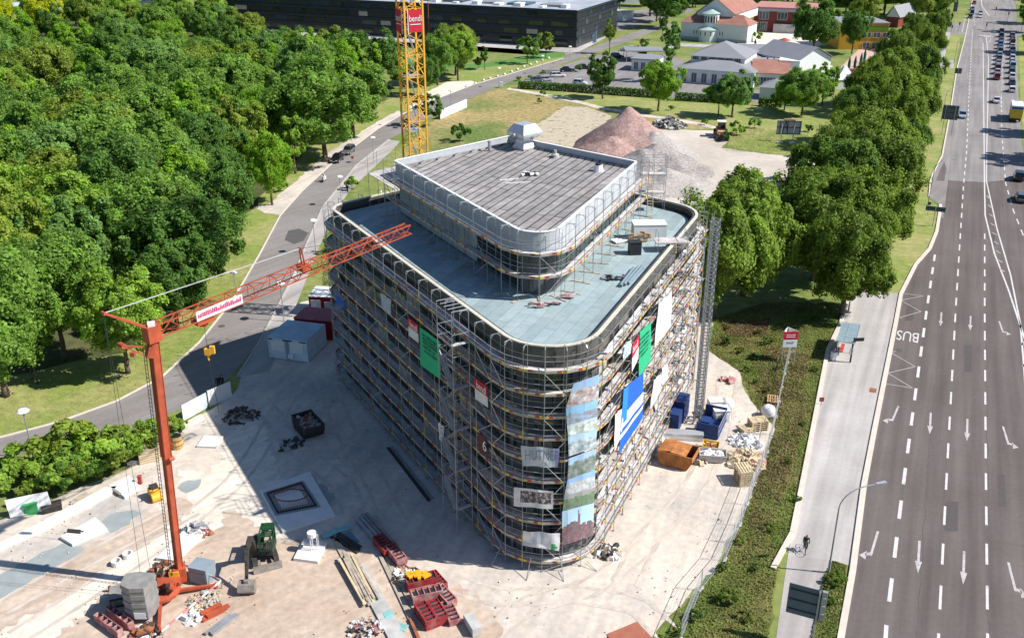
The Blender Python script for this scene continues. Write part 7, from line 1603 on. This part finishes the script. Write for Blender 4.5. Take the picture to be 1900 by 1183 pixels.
# bollards and boulders along the far road
k = 0
for (u, v) in [(872, 166), (888, 160), (903, 154), (915, 151), (929, 147), (942, 143), (955, 138), (966, 134), (978, 129), (990, 125), (1001, 121), (1012, 117), (1024, 113)]:
    f = MB(); f.lathe([(.38, .02), (.45, .25), (.3, .5), (.1, .6)], n=7); tag(f.build('boulder', M['concwhite'], loc=P(u-6, v-4)), 'pale boulder on the far verge, %s from the left' % ordn(k), 'boulder', 'boulders along the far verge'); k += 1
t = thing('flag', 'pale blue flag on a mast by the forecourt', 'flag', P(1106, 92)); f = MB(); f.bar((0, 0, 0), (0, 0, 6.5), .06, 6); f.build('pole', M['steellight'], t); f = MB(); f.slab((-.05, 0, 2.5), (-1.3, .2, 2.0), (-1.0, .1, 5.2), (-.05, 0, 6.3), .03); f.build('cloth', mat('flag_blue', (.35, .5, .75), .7, .1), t)
machine_box('power_cabinet', 'white power cabinet at the start of the trodden path', 'cabinet', 930, 163, (.9, .5, 1.5), M['white']); machine_box('power_cabinet', 'white cabinet left of the far street lamp pair', 'cabinet', 1093, 110, (.9, .5, 1.4), M['white'])
machine_box('long_planter', 'long pale low wall at the car park edge', 'wall', 1022, 137, (5.4, .5, 1.2), M['conc'])
# ================================================================ PEOPLE
def person(name, lab, loc, rz, joints, rad, cols, edges):
    me = bpy.data.meshes.new('person'); me.from_pydata(joints, edges, []); o = bpy.data.objects.new(name, me); COL.objects.link(o); o.location = loc; o.rotation_euler.z = rz
    me.materials.append(cols); md = o.modifiers.new('skin', 'SKIN'); 
    bm = bmesh.new(); bm.from_mesh(me); lay = bm.verts.layers.skin.verify(); bm.verts.ensure_lookup_table()
    for i, v in enumerate(bm.verts): v[lay].radius = (rad[i], rad[i]); v[lay].use_root = (i == 0)
    bm.to_mesh(me); bm.free(); o.modifiers.new('sub', 'SUBSURF').levels = 1; o.modifiers['sub'].render_levels = 1
    return tag(o, lab, 'person')
def clothmat(name, top, legs, zc=.85, hair=(.06, .04, .03), zn=1.48, zh=1.66):
    m = bpy.data.materials.new(name); m.use_nodes = True; t = m.node_tree; b = t.nodes['Principled BSDF']; b.inputs['Roughness'].default_value = .8
    tc = t.nodes.new('ShaderNodeTexCoord'); sp = t.nodes.new('ShaderNodeSeparateXYZ'); t.links.new(tc.outputs['Object'], sp.inputs[0]); cr = t.nodes.new('ShaderNodeValToRGB'); cr.color_ramp.interpolation = 'CONSTANT'
    mr = t.nodes.new('ShaderNodeMath'); mr.operation = 'DIVIDE'; mr.inputs[1].default_value = 2; t.links.new(sp.outputs[2], mr.inputs[0]); t.links.new(mr.outputs[0], cr.inputs[0])
    e = cr.color_ramp.elements; e[0].position = 0; e[0].color = (.02, .02, .02, 1); e[1].position = .05; e[1].color = (*legs, 1)
    for pz, c in ((zc/2, top), (zn/2, (.5, .3, .22)), (zh/2, hair)): q = e.new(pz); q.color = (*c, 1)
    t.links.new(cr.outputs[0], b.inputs['Base Color']); return m
J = [(0, 0, .95), (0, 0, 1.2), (0, 0, 1.4), (0, 0, 1.52), (0, -.02, 1.66), (0, -.01, 1.76), (.1, 0, .9), (.12, -.05, .5), (.13, .02, .08), (.14, -.14, .04), (-.1, 0, .9), (-.12, .05, .5), (-.13, .1, .08), (-.14, -.05, .04), (.2, 0, 1.4), (.28, .02, 1.12), (.3, -.12, .88), (.3, -.16, .8), (-.2, 0, 1.4), (-.28, .02, 1.12), (-.3, -.1, .88), (-.3, -.14, .8)]
E_ = [(0, 1), (1, 2), (2, 3), (3, 4), (4, 5), (0, 6), (6, 7), (7, 8), (8, 9), (0, 10), (10, 11), (11, 12), (12, 13), (2, 14), (14, 15), (15, 16), (16, 17), (2, 18), (18, 19), (19, 20), (20, 21)]
R_ = [.15, .15, .16, .065, .1, .085, .1, .075, .05, .04, .1, .075, .05, .04, .07, .05, .04, .035, .07, .05, .04, .035]
person('person', 'person in dark clothes standing left at the site entrance', P(407, 722), .3, J, R_, clothmat('clothes_dark', (.03, .03, .04), (.03, .035, .05)), E_)
person('person', 'person in brown jacket standing right at the site entrance', P(414, 721), -.5, J, R_, clothmat('clothes_brown', (.08, .05, .04), (.03, .03, .035)), E_)
person('person', 'person in dark clothes walking on the footway by the platform', P(645, 358), -.5, J, R_, clothmat('clothes_black', (.02, .02, .025), (.02, .02, .03)), E_)
def bicycle(loc, rz, lab, sc=1):
    t = thing('bicycle', lab, 'bicycle', loc, rz, scale=sc)
    for y in (-.53, .53):
        f = MB(); f.path([(0, y+.34*math.cos(a), .35+.34*math.sin(a)) for a in [i*math.pi/9 for i in range(19)]], .022, 4); w_ = f.build('wheel', M['rubber'], t); f = MB()
        for i in range(8): a = i*math.pi/4; f.bar((0, y, .35), (0, y+.33*math.cos(a), .35+.33*math.sin(a)), .004, 3)
        f.build('spokes', M['steel'], w_)
    f = MB(); pts = dict(bb=(0, .02, .3), st=(0, .2, .85), hd=(0, -.36, .82), fr=(0, -.53, .35), rr=(0, .53, .35))
    for a, c in (('bb', 'st'), ('bb', 'hd'), ('st', 'hd'), ('hd', 'fr'), ('bb', 'rr'), ('st', 'rr')): f.bar(pts[a], pts[c], .022, 5)
    f.build('frame', M['dark'], t); f = MB(); f.bar((-.28, -.36, 1.0), (.28, -.36, 1.0), .018, 4); f.bar((0, -.36, .82), (0, -.36, 1.0), .02, 4); f.build('handlebar', M['dark'], t); f = MB(); f.obox((0, .22, .92), (.16, .26, .06)); f.build('saddle', M['dark'], t)
    f = MB(); f.bar((-.16, -.04, .2), (.16, .08, .4), .015, 4); f.build('pedals', M['steel'], t)
    return t
JR = [(0, .2, .98), (0, .1, 1.2), (0, -.03, 1.38), (0, -.1, 1.47), (0, -.15, 1.58), (0, -.16, 1.67), (.1, .15, .95), (.12, -.2, .75), (.12, -.05, .32), (.12, -.18, .28), (-.1, .15, .95), (-.12, -.22, .95), (-.12, -.0, .55), (-.12, -.14, .5), (.18, -.02, 1.36), (.24, -.18, 1.15), (.24, -.33, 1.03), (.22, -.38, 1.02), (-.18, -.02, 1.36), (-.24, -.18, 1.15), (-.24, -.33, 1.03), (-.22, -.38, 1.02)]
bl = P(1493, 1022)+Vector((0, 0, .06)); bicycle(bl, math.radians(-14), 'dark bicycle ridden on the footpath towards the viewer'); person('person', 'cyclist in dark clothes riding on the footpath', bl, math.radians(-14), JR, R_, clothmat('clothes_cyclist', (.05, .05, .06), (.03, .03, .04), .95, (.02, .02, .03), 1.42, 1.6), E_)
ml = P(601, 337)+Vector((0, 0, .06)); mr_ = ra+math.pi/2+math.pi
t = thing('scooter', 'light motor scooter on the curved road', 'scooter', ml, mr_)
for y in (-.6, .6): f = MB(); f.bar((-.06, y, .27), (.06, y, .27), .27, 12); f.build('wheel', M['rubber'], t)
f = MB(); f.box(-.2, .2, .05, .8, .35, .85); f.box(-.2, .2, -.4, .1, .3, .4); f.obox((0, -.5, .75), (.4, .12, .8), 0, 0, (.2, 0)); f.build('body', M['white'], t); f = MB(); f.bar((-.3, -.45, 1.1), (.3, -.45, 1.1), .02, 4); f.build('handlebar', M['dark'], t)
person('person', 'scooter rider in white top on the curved road', ml, mr_, JR, R_, clothmat('clothes_white', (.7, .7, .7), (.35, .35, .38), .95, (.6, .6, .6), 1.42, 1.52), E_)
# ================================================================ BUILDINGS IN THE BACKGROUND
def frame_house(name, lab, A, B, D, H, cat='building', mw='plaster'):
    """walls from front-left A to front-right B (sight lines), D metres deep, H metres high"""
    A, B = P(*A), P(*B); x = B-A; L = x.length; t = thing(name, lab, cat, A, math.atan2(x.y, x.x)); f = MB(); f.box(0, L, 0, D, .02, H); f.build('wall', M[mw] if isinstance(mw, str) else mw, t); return t, L
def hip(t, x0, x1, y0, y1, z, h, m, inset=None, over=.4, name='roof'):
    x0 -= over; x1 += over; y0 -= over; y1 += over; f = MB(); w_, d = x1-x0, y1-y0
    if inset is None: inset = min(w_, d)/2
    if w_ >= d: r0, r1 = (x0+inset, (y0+y1)/2, z+h), (x1-inset, (y0+y1)/2, z+h); fs = [(0, 1, 5, 4), (1, 2, 5), (2, 3, 4, 5), (3, 0, 4)]
    else: r0, r1 = ((x0+x1)/2, y0+inset, z+h), ((x0+x1)/2, y1-inset, z+h); fs = [(0, 1, 4), (1, 2, 5, 4), (2, 3, 5), (3, 0, 4, 5)]
    f.add([(x0, y0, z), (x1, y0, z), (x1, y1, z), (x0, y1, z), r0, r1], fs+[(3, 2, 1, 0)]); return f.build(name, M[m], t)
def gable(t, x0, x1, y0, y1, z, h, m, axis='x', over=.4, wall='plaster', name='roof'):
    f = MB(); th = .12
    if axis == 'x':
        ym = (y0+y1)/2; f.slab((x0-over, y0-over, z-.1), (x1+over, y0-over, z-.1), (x1+over, ym, z+h), (x0-over, ym, z+h), th); f.slab((x0-over, ym, z+h), (x1+over, ym, z+h), (x1+over, y1+over, z-.1), (x0-over, y1+over, z-.1), th)
        G_ = [MB().add([(x, y0, z-.02), (x, y1, z-.02), (x, ym, z+h-.05)], [(0, 1, 2)]) for x in (x0, x1)]
    else:
        xm = (x0+x1)/2; f.slab((x0-over, y1+over, z-.1), (x0-over, y0-over, z-.1), (xm, y0-over, z+h), (xm, y1+over, z+h), th); f.slab((xm, y1+over, z+h), (xm, y0-over, z+h), (x1+over, y0-over, z-.1), (x1+over, y1+over, z-.1), th)
        G_ = [MB().add([(x0, y, z-.02), (x1, y, z-.02), (xm, y, z+h-.05)], [(0, 1, 2)]) for y in (y0, y1)]
    for g_ in G_: g_.build('gable_wall', M[wall], t); return f.build(name, M[m], t)
def win(t, x, y, w_, z0, z1, side='f', m='glassb', bars=1):
    f = MB(); fr = MB(); e = .03
    if side == 'f':
        f.box(x, x+w_, y-.05, y-.01, z0, z1); 
        for k in range(bars+2): q = x+w_*k/(bars+1); fr.box(q-.04, q+.04, y-.09, y-.05, z0, z1)
        for z in (z0, z1): fr.box(x, x+w_, y-.085, y-.05, z-.04, z+.04)
    else:
        f.box(y+.01, y+.05, x, x+w_, z0, z1)
        for k in range(bars+2): q = x+w_*k/(bars+1); fr.box(y+.05, y+.09, q-.04, q+.04, z0, z1)
    o = f.build('window', M[m], t); fr.build('frame', M['white'], o)
# black glass block
A0 = P(395, 47); B0 = P(1069, 89); x = B0-A0; L = x.length; t = thing('glass_office_block', 'long black glass office block behind the pond', 'office building', A0, math.atan2(x.y, x.x)); Hb = 12.6; Dp = 46
M['navy'] = mat('black_blue_cladding', (.016, .020, .032), .3, .3, .25, spec=.6); M['roofpale'] = mat('pale_gravel_roof', (.42, .45, .48), .8, .15, .3, col2=(.30, .33, .37), scale2=.08)
f = MB(); f.box(0, L, 0, Dp, .02, Hb-.3); f.build('wall', M['navy'], t); f = MB(); f.box(-.3, L+.3, -.3, Dp+.3, Hb-.3, Hb); f.build('roof', M['roofpale'], t)
for fl in range(4):
    f = MB(); z = .8+fl*3.0; f.box(0, L, -.35, -.02, z+1.9, z+2.7); f.box(L+.02, L+.35, 0, Dp, z+1.9, z+2.7); f.build('cladding_band', (bpy.data.materials.get('cladding_blue') or mat('cladding_blue', (.028, .036, .052), .45, .2, .4)), t)
rn = random.Random(4)
for k in range(64):
    fl = k % 4; x0 = L*(k//4)/16+rn.uniform(0, 3); f = MB(); f.box(x0, x0+rn.uniform(2.5, 6.5), -.12, -.03, .9+fl*3.0, .9+fl*3.0+1.6); f.build('window', [M['glassb'], M['curtain'] if k % 3 == 0 else M['navy'], M['glass'], M['glass'], M['glassb'], M['glass']][rn.randrange(6)], t)
for k in range(12): f = MB(); f.box(L+.03, L+.1, 2+k*3.6, 4.8+k*3.6, 1+3*(k % 4), 2.6+3*(k % 4)); f.build('window', M['glassb'], t)
for k in range(9): f = MB(); x0 = L-8-k*13; f.box(x0-8, x0, 6, 14, Hb, Hb+.7); f.build('skylight', M['glassb'] if k % 2 else M['slate'], t)
for k in range(14): f = MB(); x0 = L-5-k*8.5; f.box(x0-rn.uniform(1, 3), x0, rn.uniform(2, 4), rn.uniform(5, 7), Hb, Hb+rn.uniform(.5, 1.3)); f.build('roof_unit', M['white'], t)
f = MB(); f.bar((L-57, -1.5, 0), (L-57, -1.5, 19), .12, 6); tag(f.build('rust_mast', M['rust'], loc=A0, rz=math.atan2(x.y, x.x)), 'slender rust red mast before the black office block', 'mast')
# white blue roofed blocks far left
t, L = frame_house('hall_building', 'pale blue roofed hall beyond the wood at the top left', (232, 30), (284, 24), 30, 6, mw='glassb'); f = MB(); f.box(-55, L+.5, -.5, 30, 6, 6.6); f.build('roof', mat('pale_blue_sheet', (.48, .56, .66), .6, .05, .2), t)
t, L = frame_house('flat_pavilion', 'low white flat roofed pavilion between the trees left of the black block', (395, 38), (430, 36), 14, 3.6); f = MB(); f.box(-12, L+.3, -.3, 14, 3.6, 3.9); f.build('roof', M['roofpale'], t)
# white church with red roofs
t, L = frame_house('white_church', 'white church with red tiled roofs and green capped round apse', (1262, 73), (1385, 82), 11, 6.2)
f = MB(); f.box(-.05, L+.05, -.06, 0, .02, 1.2); f.build('base_course', M['conc'], t)
hip(t, 0, L, 0, 11, 6.2, 3.0, 'tile', 4.0); nw = L*.55; n0 = L*.18
f = MB(); f.box(n0, n0+nw, 4, 34, 6.2, 9.4); f.build('nave_wall', M['plaster'], t); gable(t, n0, n0+nw, 4, 34, 9.4, 5.2, 'tile', 'y', .5)
f = MB(); cx = L*.42; f.lathe([(3.4, 0), (3.4, 4.2)], (cx, .2, 0), 18); f.lathe([(2.9, 4.2), (2.9, 9.6)], (cx, 2.2, 0), 18); f.build('apse', M['plaster'], t)
f = MB(); f.lathe([(3.8, 4.2), (.4, 5.3)], (cx, .2, 0), 18); f.build('apse_roof', M['lampgreen'], t); f = MB(); f.lathe([(3.4, 9.6), (.3, 10.9)], (cx, 2.2, 0), 18); f.build('apse_roof', M['lampgreen'], t)
for k in range(7): a = -math.pi/2+(k-3)*.36; f = MB(); c = Vector((cx+2.93*math.cos(a), 2.2+2.93*math.sin(a), 7.6)); f.obox(c, (.5, .12, 2.2), a+math.pi/2); f.build('window', M['glass'], t)
for k in range(3): a = -math.pi/2+(k-1)*.6; f = MB(); f.obox((cx+3.43*math.cos(a), .2+3.43*math.sin(a), 2.9), (.35, .12, 1.3), a+math.pi/2); f.build('window', M['glass'], t)
for x0 in (L*.42-5.6, L*.42-4.6, L*.42+4.2, L*.42+5.2): win(t, x0, 0, .4, 2.3, 3.6, bars=0)
# grey roofed hall
t, L = frame_house('grey_roofed_hall', 'white hall with large grey metal roof and clerestory band', (1256, 152), (1397, 163), 24, 4.0)
hip(t, 0, L, 0, 24, 4.0, 2.6, 'slate', 9); x0, x1, y0, y1 = L*.08, L*.80, 7, 23; f = MB(); f.box(x0, x1, y0, y1, 4.2, 6.6); f.build('clerestory', M['plaster'], t)
for k in range(6): win(t, x0+.6+k*(x1-x0-1)/6, y0, (x1-x0)/6-1.0, 5.5, 6.4, bars=2)
hip(t, x0, x1, y0, y1, 6.6, 3.4, 'slate', 7.5, .6)
for k in range(6): win(t, 1.2+k*2.9, 0, 1.5, .3, 2.9, bars=1)
t, L = frame_house('entrance_pavilion', 'small white flat roofed pavilion left of the hall', (1171, 131), (1216, 134), 9, 3.4); f = MB(); f.box(-.4, L+.4, -.4, 9.3, 3.4, 3.7); f.build('roof', M['slate'], t); win(t, .8, 0, 1.3, .4, 2.6); win(t, 3.0, 0, 1.3, .4, 2.6)
t = thing('flat_canopy', 'thin grey canopy on posts behind the pavilion', 'canopy', P(1160, 116)); f = MB(); f.box(0, 13, 0, 9, 3.3, 3.6); f.build('roof', M['slate'], t)
for x_, y_ in ((.4, .4), (12.6, .4), (.4, 8.6)): f = MB(); f.bar((x_, y_, 0), (x_, y_, 3.3), .1, 6); f.build('post', M['steel'], t)
t, L = frame_house('service_wing', 'white wing with red brown roof and gridded window right of the hall', (1393, 160), (1462, 163), 12, 3.6)
f = MB(); f.slab((-.2, -.4, 3.6), (L+.2, -.4, 3.6), (L+.2, 12, 5.6), (-.2, 12, 5.6), .15); f.build('roof', M['tile'], t); win(t, 1.6, 0, 5.0, .4, 2.6, bars=5)
t, L = frame_house('grey_roof_wing', 'grey sloping roof with white ridge behind the red brown one', (1372, 138), (1452, 140), 14, 4.2); f = MB(); f.slab((-.4, -2, 4.2), (L+.4, -2, 4.2), (L+.4, 13.5, 6.6), (-.4, 13.5, 6.6), .15); f.build('roof', M['slate'], t); f = MB(); f.box(-.4, L+.4, 13.4, 14.1, 6.3, 6.95); f.build('ridge_parapet', M['white'], t)
t, L = frame_house('garden_shed', 'white shed with low grey roof in front of the red roofed wing', (1408, 184), (1456, 188), 8, 3.2); hip(t, 0, L, 0, 8, 3.2, 1.7, 'slate', 3.5)
t, L = frame_house('plant_block', 'white ventilation block with steel units on its roof', (1442, 150), (1480, 152), 6, 5.6); f = MB(); f.box(-.1, L+.1, -.1, 6.1, 5.6, 5.8); f.build('roof', M['white'], t)
for k in range(3): f = MB(); f.box(-5+k*1.8, -3.7+k*1.8, 1, 3.5, 4.4, 5.8); f.build('roof_unit', M['steellight'], t)
t, L = frame_house('restaurant', 'white house with grey gable roof and glazed balcony', (1476, 150), (1538, 143), 17, 5.6); gable(t, 0, L, 0, 17, 5.6, 3.4, 'slate', 'y', .7)
for k in range(4): f = MB(); f.box(L+.02, L+.08, 1.5+k*3.8, 4.2+k*3.8, 3.2, 4.9); f.build('window', M['glassb'], t)
f = MB(); f.box(L, L+2.2, 1, 15, 2.6, 2.8); f.build('balcony', M['white'], t)
t = thing('marquee_tent', 'white peaked marquee below the parasols', 'tent', P(1547, 166), .1); f = MB(); f.box(0, 8, 0, 7, .02, 2.6); f.build('wall', M['whitecloth'], t); f = MB()
prof = [(1, 2.6), (.62, 3.2), (.3, 4.3), (.08, 5.8)]; vs = []
for s, z in prof: vs += [(4-4.2*s, 3.5-3.7*s, z), (4+4.2*s, 3.5-3.7*s, z), (4+4.2*s, 3.5+3.7*s, z), (4-4.2*s, 3.5+3.7*s, z)]
f.add(vs, [(k*4+i, k*4+(i+1) % 4, k*4+4+(i+1) % 4, k*4+4+i) for k in range(3) for i in range(4)]+[(12, 13, 14, 15)]); f.build('roof', M['whitecloth'], t)
for k, (u, v) in enumerate([(1574, 132), (1585, 130), (1596, 124), (1603, 116), (1400, 96), (1446, 97)]):
    t = thing('closed_parasol', 'closed dark green parasol in the garden, %s from the tent' % ordn(k) if k < 4 else ['closed dark green parasol by the church corner', 'closed dark green parasol below the red one'][k-4], 'parasol', P(u, v), 0, 'closed green parasols'); f = MB(); f.lathe([(.12, .02), (.45, 1.0), (.42, 2.8), (.1, 4.2)], n=8); f.build('canopy', mat('parasol_green', (.01, .10, .07), .7, .1) if k == 0 else bpy.data.materials['parasol_green'], t); f = MB(); f.bar((0, 0, 0), (0, 0, 4.3), .05, 5); f.build('pole', M['wood'], t)
t = thing('red_parasol', 'open red parasol in the courtyard', 'parasol', P(1454, 88)); f = MB(); f.lathe([(2.2, 2.4), (.1, 3.2)], n=10); f.build('canopy', M['tred'], t); f = MB(); f.bar((0, 0, 0), (0, 0, 3.2), .05, 5); f.build('pole', M['steel'], t)
for k in range(8): f = MB(); c = P(1578+6*(k % 4)*1.2, 142-7*(k//4)-3*(k % 4)); f.box(-1.3, 1.3, -.35, .35, .68, .75); f.box(-1.3, 1.3, -.8, -.55, .4, .45); f.box(-1.3, 1.3, .55, .8, .4, .45); f.box(-1.1, -1.0, -.7, .7, .02, .68); f.box(1.0, 1.1, -.7, .7, .02, .68); tag(f.build('beer_table', mat('brown_table', (.24, .09, .06), .7, .1) if k == 0 else bpy.data.materials['brown_table'], loc=c, rz=.4), 'brown beer garden table, %s from the tent side' % ordn(k), 'table', 'beer garden tables')
# brick and yellow buildings
t, L = frame_house('brick_building', 'dark red brick building with long pink roof edge right of the church', (1396, 58), (1482, 62), 22, 8.5, mw='brick'); f = MB(); f.box(-.5, L+8, -.6, 22, 8.5, 9.2); f.build('roof', mat('pink_roof', (.46, .22, .18), .8, .1, .4), t); f = MB(); f.box(-.5, L+8, -.75, -.6, 7.7, 8.6); f.build('fascia', M['roofpale'], t)
for k, xx in enumerate((2, 9, 15)): win(t, xx, 0, 3.6, 4.6, 7.4, bars=2)
win(t, 2, 0, 3.4, .4, 3.6, bars=3); f = MB(); f.box(8, 20, -2.2, -.1, .02, 3.2); f.build('porch', M['conc'], t)
t, L = frame_house('yellow_building', 'orange yellow two storey building with green band behind the avenue', (1555, 92), (1643, 92), 18, 8.6, mw=mat('orange_plaster', (.55, .30, .03), .8, .08, .5)); f = MB(); f.box(-.3, L+.3, -.3, 18.3, 8.6, 8.9); f.build('roof', M['slate'], t)
f = MB(); f.box(L*.45, L, -.12, -.02, 6.3, 7.6); f.build('green_band', mat('green_panel', (.10, .26, .02), .7, .1), t)
f = MB(); f.box(-.2, L+.2, -.15, -.02, 7.8, 8.55); f.build('cornice', mat('terracotta_band', (.58, .26, .12), .8, .08), t)
for k in range(3): win(t, L*.5+k*3.2, -.1, 2.4, 3.9, 5.7); win(t, L*.5+k*3.2, -.1, 2.4, .4, 2.4)
t, L = frame_house('small_gable_house', 'small house with grey gable roof behind the avenue top', (1642, 50), (1665, 52), 16, 4, mw='brick'); gable(t, 0, L, 0, 16, 4, 4.2, 'slate', 'y', .6)
t, L = frame_house('low_white_garages', 'two low white flat roofed boxes by the forecourt lawn', (1155, 40), (1175, 36), 12, 3.4); f = MB(); f.box(-.2, L+.2, -.2, 12.2, 3.4, 3.6); f.build('roof', M['conc'], t)
for k, (u, v, ln, h, m) in enumerate([(1110, 8, 22, 6, 'plaster'), (1165, 3, 26, 5, 'conc'), (1370, -6, 26, 5, 'plaster'), (1560, -12, 30, 7, 'plaster'), (1420, 2, 14, 3, 'white')]):
    p = P(u, v); q = p+Vector((ln, 0, 0)); t = thing('distant_house', 'pale flat building at the top edge, %s from the left' % ordn(k), 'building', p); f = MB(); f.box(0, ln, 0, 12, .02, h); f.build('wall', M[m], t); f = MB(); f.box(-.4, ln+.4, -.4, 12.4, h, h+.5); f.build('roof', M['slate'], t); win(t, 2, 0, 3, 1, 2.8); win(t, 8, 0, 3, 1, 2.8)
